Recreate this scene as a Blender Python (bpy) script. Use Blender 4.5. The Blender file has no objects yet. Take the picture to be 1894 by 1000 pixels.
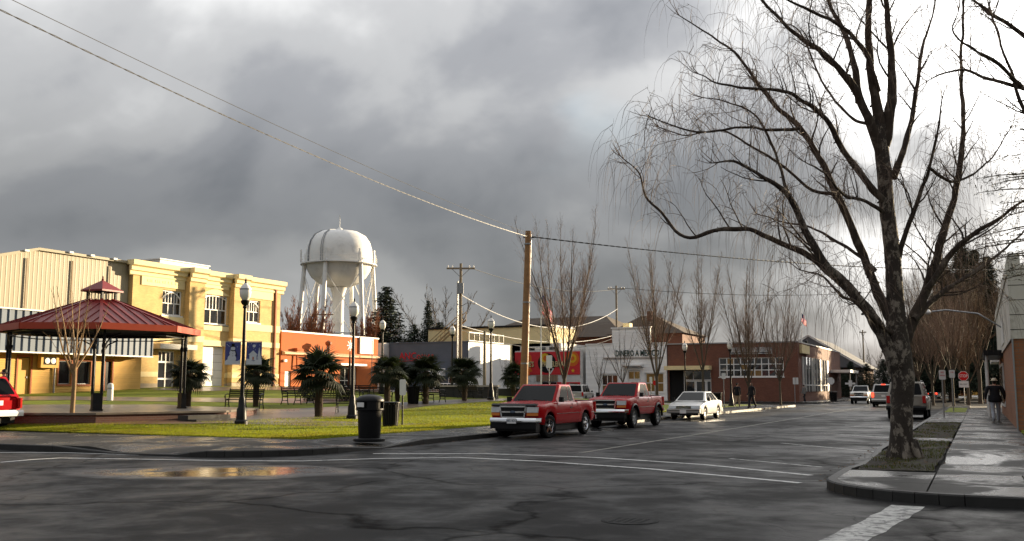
import bpy, bmesh, math, random
from mathutils import Vector, Matrix, noise
random.seed(7)
R_ = math.radians
sc = bpy.context.scene
C = sc.collection

# ------------------------------------------------------------------ camera
F_PX, W_PX, H_PX = 1800.0, 1894.0, 1000.0
PITCH = math.atan(217 / 1800); YAW = R_(25.5); EYE = 1.55
cd = bpy.data.cameras.new('camera'); cam = bpy.data.objects.new('camera', cd); C.objects.link(cam)
cd.sensor_width = 36.0; cd.lens = 36.0 * F_PX / W_PX; cd.clip_start = 0.1; cd.clip_end = 6000
cam.location = (0, 0, EYE); cam.rotation_euler = (R_(90) + PITCH, 0, YAW)
sc.camera = cam

# ------------------------------------------------------------------ light
SUN_AZ, SUN_EL = R_(27), R_(8.6)                 # azimuth from +Y towards +X
SUN_DIR = Vector((math.sin(SUN_AZ) * math.cos(SUN_EL), math.cos(SUN_AZ) * math.cos(SUN_EL), math.sin(SUN_EL)))
sl = bpy.data.lights.new('sun', 'SUN'); sl.energy = 5.0; sl.angle = R_(0.5); sl.color = (1.0, 0.80, 0.52)
so = bpy.data.objects.new('sun', sl); C.objects.link(so)
so.rotation_euler = SUN_DIR.to_track_quat('Z', 'Y').to_euler(); so.location = (30, 60, 40)
sc.view_settings.view_transform = 'Standard'; sc.view_settings.look = 'None'
sc.view_settings.exposure = 1.45; sc.view_settings.gamma = 1.0; sc.view_settings.use_curve_mapping = False
sc.render.engine = 'CYCLES'; sc.cycles.use_denoising = True
sc.cycles.max_bounces = 6; sc.cycles.diffuse_bounces = 2; sc.cycles.glossy_bounces = 3
sc.cycles.transmission_bounces = 4; sc.cycles.caustics_reflective = False; sc.cycles.caustics_refractive = False
sc.cycles.sample_clamp_indirect = 4.0

class NT:
    """tiny node helper"""
    def __init__(s, tree): s.t = tree; s.n = tree.nodes; s.l = tree.links
    def new(s, typ, **kw):
        nd = s.n.new(typ)
        for k, v in kw.items():
            if k.startswith('_'): setattr(nd, k[1:], v)
            else:
                key = int(k[1:]) if k[0] == 'i' and k[1:].isdigit() else k.replace('__', ' ')
                if hasattr(v, 'is_output'): s.l.new(v, nd.inputs[key])
                else: nd.inputs[key].default_value = v
        return nd
    def math(s, op, a, b=None, c=None, clamp=False):
        nd = s.n.new('ShaderNodeMath'); nd.operation = op; nd.use_clamp = clamp
        for i, v in enumerate((a, b, c)):
            if v is None: continue
            if hasattr(v, 'is_output'): s.l.new(v, nd.inputs[i])
            else: nd.inputs[i].default_value = v
        return nd.outputs[0]
    def mix(s, fac, a, b, blend='MIX'):
        nd = s.n.new('ShaderNodeMix'); nd.data_type = 'RGBA'; nd.blend_type = blend
        for i, v in ((0, fac), (6, a), (7, b)):
            if hasattr(v, 'is_output'): s.l.new(v, nd.inputs[i])
            else: nd.inputs[i].default_value = v if i == 0 else tuple(v) + ((1,) if len(v) == 3 else ())
        return nd.outputs[2]
    def ramp(s, fac, stops, interp='EASE'):
        nd = s.n.new('ShaderNodeValToRGB'); cr = nd.color_ramp; cr.interpolation = interp
        while len(cr.elements) < len(stops): cr.elements.new(0.5)
        for e, (p, c) in zip(cr.elements, stops):
            e.position = p; e.color = (c, c, c, 1) if not isinstance(c, tuple) else tuple(c) + ((1,) if len(c) == 3 else ())
        s.l.new(fac, nd.inputs[0]); return nd.outputs[0]
    def noise(s, vec, scale, detail=4, rough=0.5, dist=0.0):
        nd = s.n.new('ShaderNodeTexNoise'); nd.inputs['Scale'].default_value = scale
        nd.inputs['Detail'].default_value = detail; nd.inputs['Roughness'].default_value = rough
        nd.inputs['Distortion'].default_value = dist
        if vec is not None: s.l.new(vec, nd.inputs['Vector'])
        return nd.outputs[0]

# ------------------------------------------------------------------ sky: Nishita behind a broken storm-cloud deck
wd = bpy.data.worlds.new('World'); sc.world = wd; wd.use_nodes = True
wd.node_tree.nodes.clear(); n = NT(wd.node_tree)
SKY = 0.10
tc = n.new('ShaderNodeTexCoord').outputs['Generated']
sep = n.new('ShaderNodeSeparateXYZ', Vector=tc)
zz = n.math('ADD', n.math('ABSOLUTE', sep.outputs[2]), 0.16)
pu = n.math('DIVIDE', sep.outputs[0], zz); pv = n.math('DIVIDE', sep.outputs[1], zz)
plane = n.new('ShaderNodeCombineXYZ', X=pu, Y=pv, Z=-2.14).outputs[0]
warp = n.new('ShaderNodeMapping', Vector=tc); warp.inputs['Scale'].default_value = (1.0, 1.0, 1.35); warp.inputs['Location'].default_value = (-4.75, 0.41, 4.39)
big = n.noise(plane, 0.42, 3, 0.45, 0.3)
fine = n.noise(warp.outputs[0], 7.0, 6, 0.50, 0.3)
wisp = n.noise(warp.outputs[0], 2.6, 5, 0.46, 0.5)
mixn = n.math('ADD', n.math('ADD', n.math('MULTIPLY', big, 0.22), n.math('MULTIPLY', fine, 0.17)), n.math('MULTIPLY', wisp, 0.62))
tone = n.ramp(mixn, [(0.39, (0.188, 0.195, 0.214)), (0.48, (0.285, 0.290, 0.306)), (0.54, (0.40, 0.402, 0.408)), (0.64, (0.68, 0.68, 0.675))])
elev = n.ramp(n.math('ABSOLUTE', sep.outputs[2]), [(0.0, 0.86), (0.06, 0.74), (0.15, 0.64), (0.21, 0.76), (0.28, 1.05), (0.40, 1.30), (0.7, 1.6), (1.0, 1.7)], 'LINEAR')
cloud = n.mix(1.0, tone, elev, 'MULTIPLY')
sunv = n.new('ShaderNodeVectorMath', _operation='DOT_PRODUCT', i0=tc, i1=tuple(Vector((math.sin(R_(17)), math.cos(R_(17)), math.tan(R_(14)))).normalized())).outputs['Value']
glow = n.math('POWER', 2.718, n.math('MULTIPLY', n.math('SUBTRACT', sunv, 1.0), 25.0))
gn = n.math('MULTIPLY', glow, n.ramp(n.math('ADD', n.math('MULTIPLY', fine, 0.6), n.math('MULTIPLY', wisp, 0.4)), [(0.42, 0.30), (0.58, 1.9)]))
glowc = n.math('MINIMUM', n.math('MULTIPLY', gn, 3.6), 2.6)
cloud = n.mix(1.0, cloud, n.mix(1.0, (1.0, 0.97, 0.93), glowc, 'MULTIPLY'), 'ADD')
sky = n.new('ShaderNodeTexSky'); sky.sky_type = 'NISHITA'; sky.sun_disc = False
sky.sun_elevation = SUN_EL; sky.sun_rotation = SUN_AZ; sky.air_density = 1.0; sky.dust_density = 1.5
gap = n.math('ADD', 0.04, n.math('MULTIPLY', n.ramp(n.noise(plane, 0.9, 3, 0.45, 0.6), [(0.26, 0.40), (0.42, 0.0)]), n.ramp(sep.outputs[2], [(0.20, 0.0), (0.30, 1.0)])))
scaled = n.mix(1.0, cloud, (0.475 / SKY,) * 3, 'MULTIPLY')
final = n.mix(gap, scaled, sky.outputs[0])
bg = n.new('ShaderNodeBackground', Color=final, Strength=SKY)
n.l.new(bg.outputs[0], n.new('ShaderNodeOutputWorld').inputs[0])

# ------------------------------------------------------------------ survey helpers (where a sight line meets the ground or a wall)
_F = Vector((-math.sin(YAW), math.cos(YAW), 0)); _Rt = Vector((math.cos(YAW), math.sin(YAW), 0)); _Z = Vector((0, 0, 1))
_FW = _F * math.cos(PITCH) + _Z * math.sin(PITCH); _UP = -_F * math.sin(PITCH) + _Z * math.cos(PITCH)
_C = Vector((0, 0, EYE))
def ray(x, y): return _FW + _Rt * ((x - 947) / F_PX) + _UP * ((500 - y) / F_PX)
def at(x, y, d): r = ray(x, y); return _C + r * (d / r.dot(_F))
def on_x(x, y, X): r = ray(x, y); return _C + r * (X / r.x)
def on_y(x, y, Y): r = ray(x, y); return _C + r * (Y / r.y)
def on_z(x, y, z=0.0): r = ray(x, y); return _C + r * ((z - EYE) / r.z)
def sstep(a, b, t):
    t = max(0.0, min(1.0, (t - a) / (b - a))); return t * t * (3 - 2 * t)
def terrain(X, Y):
    return 0.15 + 0.035 * max(0.0, -21.0 - X) * sstep(20.5, 27, Y) + 0.5 * sstep(33, 55, Y) * sstep(-16.5, -25, X) * (1 - sstep(62, 84, Y)) \
        - 0.035 * max(0.0, -21.0 - X) * 0.6 * sstep(70, 96, Y)
def on_t(x, y):
    r = ray(x, y); t = 5.0
    for i in range(600):
        p = _C + r * t
        if p.z < terrain(p.x, p.y): return p
        t += 0.2
    return p
def drop(x, d):                       # ground point at image column x, d metres deep
    p = at(x, 717, d); return Vector((p.x, p.y, terrain(p.x, p.y)))

# ------------------------------------------------------------------ mesh helpers
class MB:
    def __init__(s): s.v = []; s.f = []; s.m = []
    def add(s, vs, fs, m=0):
        o = len(s.v); s.v += [tuple(x) for x in vs]; s.f += [tuple(i + o for i in f) for f in fs]; s.m += [m] * len(fs); return s
    def box(s, x0, x1, y0, y1, z0, z1, m=0):
        return s.add([(x0, y0, z0), (x1, y0, z0), (x1, y1, z0), (x0, y1, z0), (x0, y0, z1), (x1, y0, z1), (x1, y1, z1), (x0, y1, z1)],
                     [(0, 3, 2, 1), (4, 5, 6, 7), (0, 1, 5, 4), (1, 2, 6, 5), (2, 3, 7, 6), (3, 0, 4, 7)], m)
    def bar(s, p, q, w, h, m=0):        # rectangular bar between two points
        p, q = Vector(p), Vector(q); d = (q - p).normalized()
        a = d.cross(Vector((0, 0, 1))); a = a.normalized() if a.length > 1e-4 else Vector((1, 0, 0)); b = a.cross(d)
        vs = [e + a * (w / 2 * sx) + b * (h / 2 * sy) for e in (p, q) for sx, sy in ((-1, -1), (1, -1), (1, 1), (-1, 1))]
        return s.add(vs, [(0, 3, 2, 1), (4, 5, 6, 7), (0, 1, 5, 4), (1, 2, 6, 5), (2, 3, 7, 6), (3, 0, 4, 7)], m)
    def tube(s, pts, rad, n=6, m=0, cap=True):
        pts = [Vector(p) for p in pts]
        if not isinstance(rad, (list, tuple)): rad = [rad] * len(pts)
        o = len(s.v); a = None
        for i, p in enumerate(pts):
            d = (pts[min(i + 1, len(pts) - 1)] - pts[max(i - 1, 0)])
            if d.length < 1e-7: d = Vector((0, 0, 1))
            d.normalize()
            if a is None:
                a = d.cross(Vector((0, 0, 1)))
                if a.length < 0.05: a = d.cross(Vector((1, 0, 0)))
            a = (a - d * a.dot(d))
            if a.length < 1e-6: a = d.orthogonal()
            a.normalize(); b = d.cross(a)
            for k in range(n):
                t = 2 * math.pi * k / n
                s.v.append(tuple(p + (a * math.cos(t) + b * math.sin(t)) * rad[i]))
        for i in range(len(pts) - 1):
            for k in range(n):
                s.f.append((o + i * n + k, o + i * n + (k + 1) % n, o + (i + 1) * n + (k + 1) % n, o + (i + 1) * n + k)); s.m.append(m)
        if cap:
            s.f.append(tuple(o + k for k in range(n))[::-1]); s.f.append(tuple(o + (len(pts) - 1) * n + k for k in range(n))); s.m += [m, m]
        return s
    def lathe(s, prof, n=16, c=(0, 0, 0), m=0, phase=0.0, cap=True):
        o = len(s.v)
        for r, z in prof:
            for k in range(n):
                t = 2 * math.pi * (k + phase) / n
                s.v.append((c[0] + r * math.cos(t), c[1] + r * math.sin(t), c[2] + z))
        for i in range(len(prof) - 1):
            for k in range(n):
                s.f.append((o + i * n + k, o + i * n + (k + 1) % n, o + (i + 1) * n + (k + 1) % n, o + (i + 1) * n + k)); s.m.append(m)
        if cap: s.f.append(tuple(o + k for k in range(n))[::-1]); s.f.append(tuple(o + (len(prof) - 1) * n + k for k in range(n))); s.m += [m, m]
        return s
    def prism(s, poly, axis, a, b, m=0):
        n = len(poly)
        def P(u, v, w): return {'x': (w, u, v), 'y': (u, w, v), 'z': (u, v, w)}[axis]
        vs = [P(u, v, a) for u, v in poly] + [P(u, v, b) for u, v in poly]
        fs = [tuple(range(n))[::-1], tuple(range(n, 2 * n))] + [(i, (i + 1) % n, n + (i + 1) % n, n + i) for i in range(n)]
        return s.add(vs, fs, m)
    def quad(s, a, b, c, d, m=0): return s.add([a, b, c, d], [(0, 1, 2, 3)], m)
    def slabq(s, q, t, m=0):            # a thin solid on four corners, thickened along its normal
        q = [Vector(p) for p in q]; nn = (q[1] - q[0]).cross(q[3] - q[0]).normalized() * t
        vs = q + [p + nn for p in q]
        return s.add(vs, [(0, 3, 2, 1), (4, 5, 6, 7), (0, 1, 5, 4), (1, 2, 6, 5), (2, 3, 7, 6), (3, 0, 4, 7)], m)
    def mesh(s, name, smooth=None):
        me = bpy.data.meshes.new(name); me.from_pydata(s.v, [], s.f)
        if s.m and max(s.m) > 0: me.polygons.foreach_set('material_index', s.m)
        if smooth is not None:
            me.polygons.foreach_set('use_smooth', [True] * len(me.polygons)); me.set_sharp_from_angle(angle=R_(smooth))
        return me
    def build(s, name, mats, parent=None, smooth=None, loc=None, rot=None):
        me = s.mesh(name, smooth)
        for x in (mats if isinstance(mats, (list, tuple)) else [mats]): me.materials.append(x)
        return put(name, me, parent, loc, rot)
def put(name, me, parent=None, loc=None, rot=None, scale=None):
    o = bpy.data.objects.new(name, me); C.objects.link(o)
    if parent is not None: o.parent = parent
    if loc is not None: o.location = loc
    if rot is not None: o.rotation_euler = rot
    if scale is not None: o.scale = scale
    return o
def tag(o, label=None, cat=None, group=None, kind=None):
    if label: o['label'] = label
    if cat: o['category'] = cat
    if group: o['group'] = group
    if kind: o['kind'] = kind
    return o
def thing(name, label, cat, loc=(0, 0, 0), rz=0.0, group=None):
    o = bpy.data.objects.new(name, None); C.objects.link(o); o.empty_display_size = 0.2
    o.location = loc; o.rotation_euler = (0, 0, rz); return tag(o, label, cat, group)
def struct(o): o['kind'] = 'structure'; return o
_kids = {}
def copy_tree(o, parent=None):
    c = o.copy(); C.objects.link(c); c.parent = parent
    for ch in o.children: copy_tree(ch, c)
    return c
def text_mesh(s, size, depth=0.01, align='CENTER', squash=1.0):
    cu = bpy.data.curves.new('t', 'FONT'); cu.body = s; cu.size = size; cu.extrude = depth; cu.align_x = align; cu.align_y = 'CENTER'
    cu.resolution_u = 2; cu.offset = size * 0.012
    o = bpy.data.objects.new('t', cu); C.objects.link(o)
    dg = bpy.context.evaluated_depsgraph_get(); me = bpy.data.meshes.new_from_object(o.evaluated_get(dg))
    bpy.data.objects.remove(o)
    me.transform(Matrix.Diagonal((squash, 1, 1, 1)))
    me.transform(Matrix.Rotation(R_(90), 4, 'X'))     # upright, readable from -Y
    return me
def lettering(s, size, mat, parent, loc, squash=1.0, depth=0.01, rot=None, name='lettering'):
    me = text_mesh(s, size, depth, squash=squash); me.materials.clear(); me.materials.append(mat)
    return put(name, me, parent, loc, rot)
def clip(poly, conv):                  # Sutherland-Hodgman against a convex CCW outline
    out = list(poly)
    for i in range(len(conv)):
        a, b = conv[i], conv[(i + 1) % len(conv)]
        if not out: return []
        inp, out = out, []
        side = lambda p: (b[0] - a[0]) * (p[1] - a[1]) - (b[1] - a[1]) * (p[0] - a[0])
        for k in range(len(inp)):
            p, q = inp[k - 1], inp[k]; sp, sq = side(p), side(q)
            if (sp >= 0) != (sq >= 0):
                t = sp / (sp - sq); out.append((p[0] + (q[0] - p[0]) * t, p[1] + (q[1] - p[1]) * t))
            if sq >= 0: out.append(q)
    return out

# ------------------------------------------------------------------ materials
_m = {}
def mat(name, col, rough=0.6, metal=0.0, var=0.12, scale=3.0, bump=0.0, bscale=30.0, spec=0.28, coat=0.0, rnd=0.0, dirt=None, emit=None, detail=5):
    if name in _m: return _m[name]
    m = bpy.data.materials.new(name); m.use_nodes = True; t = NT(m.node_tree); b = t.n['Principled BSDF']
    co = t.new('ShaderNodeTexCoord').outputs['Object']
    b.inputs['Roughness'].default_value = rough; b.inputs['Metallic'].default_value = metal
    b.inputs['Specular IOR Level'].default_value = spec; b.inputs['Coat Weight'].default_value = coat
    b.inputs['Coat Roughness'].default_value = 0.06
    c = None
    if var > 0:
        f = t.noise(co, scale, detail, 0.6)
        k = t.ramp(f, [(0.3, 1 - var), (0.7, 1 + var)], 'LINEAR')
        # two-tone multiply keeps values above 1 possible
        c = t.mix(1.0, col, t.mix(t.math('SUBTRACT', f, 0.0), (1 - 1.6 * var,) * 3, (1 + 1.6 * var,) * 3), 'MULTIPLY')
        t.l.new(t.math('ADD', rough - 0.08, t.math('MULTIPLY', f, 0.16)), b.inputs['Roughness'])
    if dirt:
        dcol, amt, dsc = dirt
        f2 = t.ramp(t.noise(co, dsc, 6, 0.65, 0.3), [(0.5, 0.0), (0.68, amt)])
        c = t.mix(f2, c if c is not None else col, dcol)
    if rnd > 0:
        r = t.new('ShaderNodeObjectInfo').outputs['Random']
        k = t.math('ADD', 1 - rnd, t.math('MULTIPLY', r, 2 * rnd))
        kk = t.new('ShaderNodeCombineXYZ', X=k, Y=k, Z=k).outputs[0]
        c = t.mix(1.0, c if c is not None else col, kk, 'MULTIPLY')
    if c is not None: t.l.new(c, b.inputs['Base Color'])
    else: b.inputs['Base Color'].default_value = tuple(col) + (1,)
    if bump > 0:
        bn = t.new('ShaderNodeBump', Strength=bump, Distance=0.02, Height=t.noise(co, bscale, 4, 0.6))
        t.l.new(bn.outputs[0], b.inputs['Normal'])
    if emit:
        b.inputs['Emission Color'].default_value = tuple(emit[0]) + (1,); b.inputs['Emission Strength'].default_value = emit[1]
    _m[name] = m; return m
def brick_mat(name, c1, c2, mortar, bw=0.22, bh=0.075, rough=0.85, axis='xz', wear=0.2):
    if name in _m: return _m[name]
    m = bpy.data.materials.new(name); m.use_nodes = True; t = NT(m.node_tree); b = t.n['Principled BSDF']
    co = t.new('ShaderNodeTexCoord').outputs['Object']; s = t.new('ShaderNodeSeparateXYZ', Vector=co)
    u = t.math('ADD', s.outputs[0], s.outputs[1])
    v = t.new('ShaderNodeCombineXYZ', X=u, Y=s.outputs[2], Z=0.0).outputs[0]
    br = t.new('ShaderNodeTexBrick', Vector=v, Color1=tuple(c1) + (1,), Color2=tuple(c2) + (1,), Mortar=tuple(mortar) + (1,), Scale=1.0)
    br.inputs['Brick Width'].default_value = bw; br.inputs['Row Height'].default_value = bh; br.inputs['Mortar Size'].default_value = 0.009
    f = t.noise(co, 1.3, 6, 0.65)
    c = t.mix(1.0, br.outputs[0], t.mix(f, (1 - wear * 1.6,) * 3, (1 + wear * 1.6,) * 3), 'MULTIPLY')
    t.l.new(c, b.inputs['Base Color']); b.inputs['Roughness'].default_value = rough
    bn = t.new('ShaderNodeBump', Strength=0.35, Distance=0.01, Height=br.outputs[1]); bn.invert = True
    t.l.new(bn.outputs[0], b.inputs['Normal']); _m[name] = m; return m

M = {}
M['glass'] = mat('window_glass', (0.012, 0.014, 0.016), 0.06, 0, 0.25, 1.5, spec=0.6)
M['glass_warm'] = mat('warm_window_glass', (0.22, 0.13, 0.045), 0.12, 0, 0.5, 1.2)
M['car_glass'] = mat('car_glass', (0.004, 0.005, 0.006), 0.10, 0, 0.0, spec=0.05)
M['white'] = mat('white_paint', (0.78, 0.77, 0.74), 0.5, 0, 0.06, 2)
M['white_old'] = mat('weathered_white_paint', (0.62, 0.60, 0.57), 0.7, 0, 0.16, 1.2, dirt=((0.30, 0.28, 0.25), 0.5, 1.4))
M['black_metal'] = mat('black_iron', (0.006, 0.006, 0.0065), 0.45, 0, 0.15, 8, spec=0.25)
M['steel'] = mat('galvanised_steel', (0.30, 0.31, 0.32), 0.42, 0.6, 0.12, 9)
M['chrome'] = mat('chrome', (0.72, 0.73, 0.75), 0.12, 1.0, 0.04, 5)
M['rubber'] = mat('tyre_rubber', (0.006, 0.006, 0.006), 0.8, 0, 0.2, 12, spec=0.2)
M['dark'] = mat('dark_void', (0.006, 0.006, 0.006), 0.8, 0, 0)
M['buff'] = brick_mat('buff_brick', (0.64, 0.44, 0.165), (0.56, 0.37, 0.13), (0.50, 0.38, 0.20))
M['cream'] = mat('cream_stone', (0.80, 0.66, 0.36), 0.75, 0, 0.06, 2)
M['split'] = brick_mat('split_face_block', (0.42, 0.34, 0.24), (0.36, 0.29, 0.2), (0.3, 0.26, 0.2), 0.4, 0.2)
M['redbrick'] = brick_mat('red_brick', (0.19, 0.060, 0.032), (0.14, 0.043, 0.023), (0.11, 0.075, 0.058))
M['orangebrick'] = brick_mat('orange_brick', (0.28, 0.11, 0.045), (0.22, 0.08, 0.033), (0.15, 0.11, 0.075), 0.3, 0.1)
M['terracotta'] = mat('orange_stucco', (0.47, 0.125, 0.032), 0.85, 0, 0.14, 2.2, bump=0.2, bscale=60, dirt=((0.30, 0.10, 0.04), 0.5, 1.6))
M['tan_metal'] = mat('tan_metal_siding', (0.34, 0.295, 0.205), 0.5, 0.0, 0.05, 0.6)
M['blue_metal'] = mat('blue_grey_metal', (0.14, 0.17, 0.215), 0.45, 0.0, 0.08, 1.0, rnd=0.12)
M['wood_yellow'] = mat('yellow_siding', (0.58, 0.34, 0.075), 0.65, 0, 0.10, 1.5, rnd=0.06)
M['rust_trim'] = mat('rust_red_trim', (0.34, 0.10, 0.03), 0.65, 0, 0.1, 3)
M['roof_red'] = mat('red_metal_roof', (0.17, 0.014, 0.012), 0.42, 0.0, 0.10, 2, rnd=0.07)
M['fascia_red'] = mat('red_roof_edge', (0.34, 0.055, 0.025), 0.4, 0.1, 0.08, 2)
M['concrete'] = mat('damp_concrete', (0.055, 0.054, 0.052), 0.5, 0, 0.22, 1.6, bump=0.12, bscale=70, rnd=0.09, spec=0.07, dirt=((0.02, 0.02, 0.019), 0.7, 0.9))
M['joint'] = mat('dirt_joint', (0.022, 0.02, 0.018), 0.8, 0, 0.2, 5)
M['kerb'] = mat('wet_kerb_stone', (0.035, 0.034, 0.032), 0.5, 0, 0.3, 2.5, rnd=0.15, bump=0.15, bscale=50, spec=0.15)
M['paving'] = mat('wet_plaza_paving', (0.17, 0.145, 0.12), 0.30, 0, 0.2, 0.9, bump=0.06, bscale=50, dirt=((0.06, 0.055, 0.05), 0.7, 0.5))
M['brown_paving'] = mat('wet_brown_paving', (0.16, 0.085, 0.05), 0.32, 0, 0.25, 2, bump=0.1, bscale=60)
M['lawn'] = mat('lawn', (0.16, 0.185, 0.012), 0.85, 0, 0.35, 1.1, bump=0.8, bscale=60, dirt=((0.06, 0.055, 0.02), 0.5, 0.7), spec=0.2)
def leafy(name, col, tr=0.5):
    m = bpy.data.materials.new(name); m.use_nodes = True; t = NT(m.node_tree); b = t.n['Principled BSDF']; out = t.n['Material Output']
    co = t.new('ShaderNodeTexCoord').outputs['Object']; f = t.noise(co, 0.8, 6, 0.6)
    c = t.mix(f, tuple(v * 0.55 for v in col), tuple(v * 1.45 for v in col)); f2 = t.ramp(t.noise(co, 0.35, 5, 0.6, 0.5), [(0.48, 0.0), (0.66, 0.6)]); c = t.mix(f2, c, (col[0] * 0.9, col[1] * 0.62, col[2] * 1.3)); t.l.new(c, b.inputs['Base Color']); b.inputs['Roughness'].default_value = 0.6; b.inputs['Specular IOR Level'].default_value = 0.25
    tl = t.new('ShaderNodeBsdfTranslucent', Color=c); mx = t.new('ShaderNodeMixShader', i0=tr, i1=b.outputs[0], i2=tl.outputs[0]); t.l.new(mx.outputs[0], out.inputs[0]); return m
M['blade'] = leafy('grass_blades', (0.215, 0.235, 0.012), 0.55)
M['soil'] = mat('damp_soil', (0.022, 0.016, 0.010), 0.9, 0, 0.35, 3, bump=0.6, bscale=40, dirt=((0.05, 0.055, 0.012), 0.8, 2.0))
M['ground'] = mat('far_ground', (0.06, 0.06, 0.045), 0.9, 0, 0.3, 0.05)
M['red_paint'] = mat('red_car_paint', (0.33, 0.002, 0.005), 0.25, 0.0, 0.04, 1.5, coat=0.09, spec=0.12)
M['white_car'] = mat('white_car_paint', (0.62, 0.61, 0.58), 0.3, 0.0, 0.05, 1.5, coat=0.6)
M['grey_car'] = mat('silver_car_paint', (0.40, 0.39, 0.37), 0.32, 0.4, 0.05, 1.5, coat=0.6)
M['dark_car'] = mat('dark_car_paint', (0.018, 0.018, 0.02), 0.3, 0.1, 0.05, 1.5, coat=0.6)
M['lamp_lens'] = mat('headlight_lens', (0.55, 0.56, 0.56), 0.12, 0.3, 0.2, 9)
M['amber'] = mat('amber_lens', (0.55, 0.15, 0.02), 0.2, 0, 0.1, 9)
M['tail'] = mat('red_tail_lens', (0.42, 0.012, 0.010), 0.2, 0, 0.15, 9)
M['brake'] = mat('lit_brake_lamp', (0.6, 0.02, 0.01), 0.3, 0, 0, emit=((1.0, 0.05, 0.02), 1.6))
M['plastic'] = mat('black_plastic', (0.006, 0.006, 0.0065), 0.45, 0, 0.15, 7, spec=0.22)
M['globe'] = mat('frosted_lamp_globe', (0.74, 0.72, 0.68), 0.3, 0, 0.04, 6)
M['pole_wood'] = mat('utility_pole_wood', (0.30, 0.165, 0.075), 0.85, 0, 0.3, 5, bump=0.4, bscale=25)
M['pole_grey'] = mat('weathered_pole_wood', (0.22, 0.18, 0.13), 0.85, 0, 0.3, 5)
M['cable'] = mat('cable', (0.075, 0.073, 0.07), 0.5, 0.0, 0.3, 3)
M['cable_dark'] = mat('dark_cable', (0.02, 0.02, 0.02), 0.5, 0, 0)
M['bark'] = mat('grey_brown_bark', (0.085, 0.065, 0.045), 0.9, 0, 0.35, 6, bump=0.5, bscale=30)
M['bark_red'] = mat('reddish_twigs', (0.185, 0.125, 0.092), 0.85, 0, 0.3, 1.5)
M['bark_tan'] = mat('tan_young_bark', (0.24, 0.155, 0.08), 0.85, 0, 0.3, 8, bump=0.3, bscale=40)
M['needles'] = mat('dark_needles', (0.022, 0.034, 0.020), 0.8, 0, 0.4, 1.2, spec=0.2)
M['frond'] = leafy('palm_frond', (0.020, 0.028, 0.010), 0.25)
M['fibre'] = mat('palm_trunk_fibre', (0.055, 0.038, 0.022), 0.95, 0, 0.4, 9, bump=0.8, bscale=30)
M['sign_white'] = mat('white_sign_face', (0.72, 0.71, 0.69), 0.45, 0, 0.06, 6)
M['sign_red'] = mat('red_sign_face', (0.55, 0.012, 0.012), 0.45, 0, 0.05, 6)
M['skin'] = mat('skin', (0.45, 0.26, 0.18), 0.55, 0, 0.08, 12)
M['hair'] = mat('dark_hair', (0.02, 0.014, 0.01), 0.6, 0, 0.2, 30)

def wet_concrete():
    m = bpy.data.materials.new('damp_concrete_slab'); m.use_nodes = True; t = NT(m.node_tree); b = t.n['Principled BSDF']
    co = t.new('ShaderNodeTexCoord').outputs['Object']; n1 = t.noise(co, 1.3, 7, 0.65, 0.3); n2 = t.noise(co, 0.55, 5, 0.6, 0.6); n3 = t.noise(co, 55, 4, 0.7)
    r = t.new('ShaderNodeObjectInfo').outputs['Random']; k = t.math('ADD', 0.85, t.math('MULTIPLY', r, 0.3)); kk = t.new('ShaderNodeCombineXYZ', X=k, Y=k, Z=k).outputs[0]
    c = t.mix(n1, (0.020, 0.0195, 0.019), (0.062, 0.060, 0.057)); c = t.mix(t.math('MULTIPLY', n3, 0.3), c, (0.11, 0.107, 0.10)); c = t.mix(1.0, c, kk, 'MULTIPLY'); t.l.new(c, b.inputs['Base Color'])
    w = t.ramp(n2, [(0.46, 0.0), (0.58, 1.0)])
    t.l.new(t.math('SUBTRACT', 0.56, t.math('MULTIPLY', w, 0.34)), b.inputs['Roughness']); t.l.new(t.math('ADD', 0.04, t.math('MULTIPLY', w, 0.18)), b.inputs['Specular IOR Level'])
    bn = t.new('ShaderNodeBump', Strength=0.25, Distance=0.01, Height=n3); t.l.new(bn.outputs[0], b.inputs['Normal']); return m
M['concrete'] = wet_concrete()
M['dim_blade'] = leafy('shaded_strip_grass', (0.075, 0.085, 0.014), 0.4)  # darker copy of the grass, with the strip's shade put into its colour
M['beige_car'] = mat('beige_car_paint', (0.27, 0.245, 0.205), 0.32, 0.0, 0.05, 1.5, coat=0.3)
# ================================================================== SETTING
KL, KR = -13.95, -2.25               # kerb lines of the street
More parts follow.
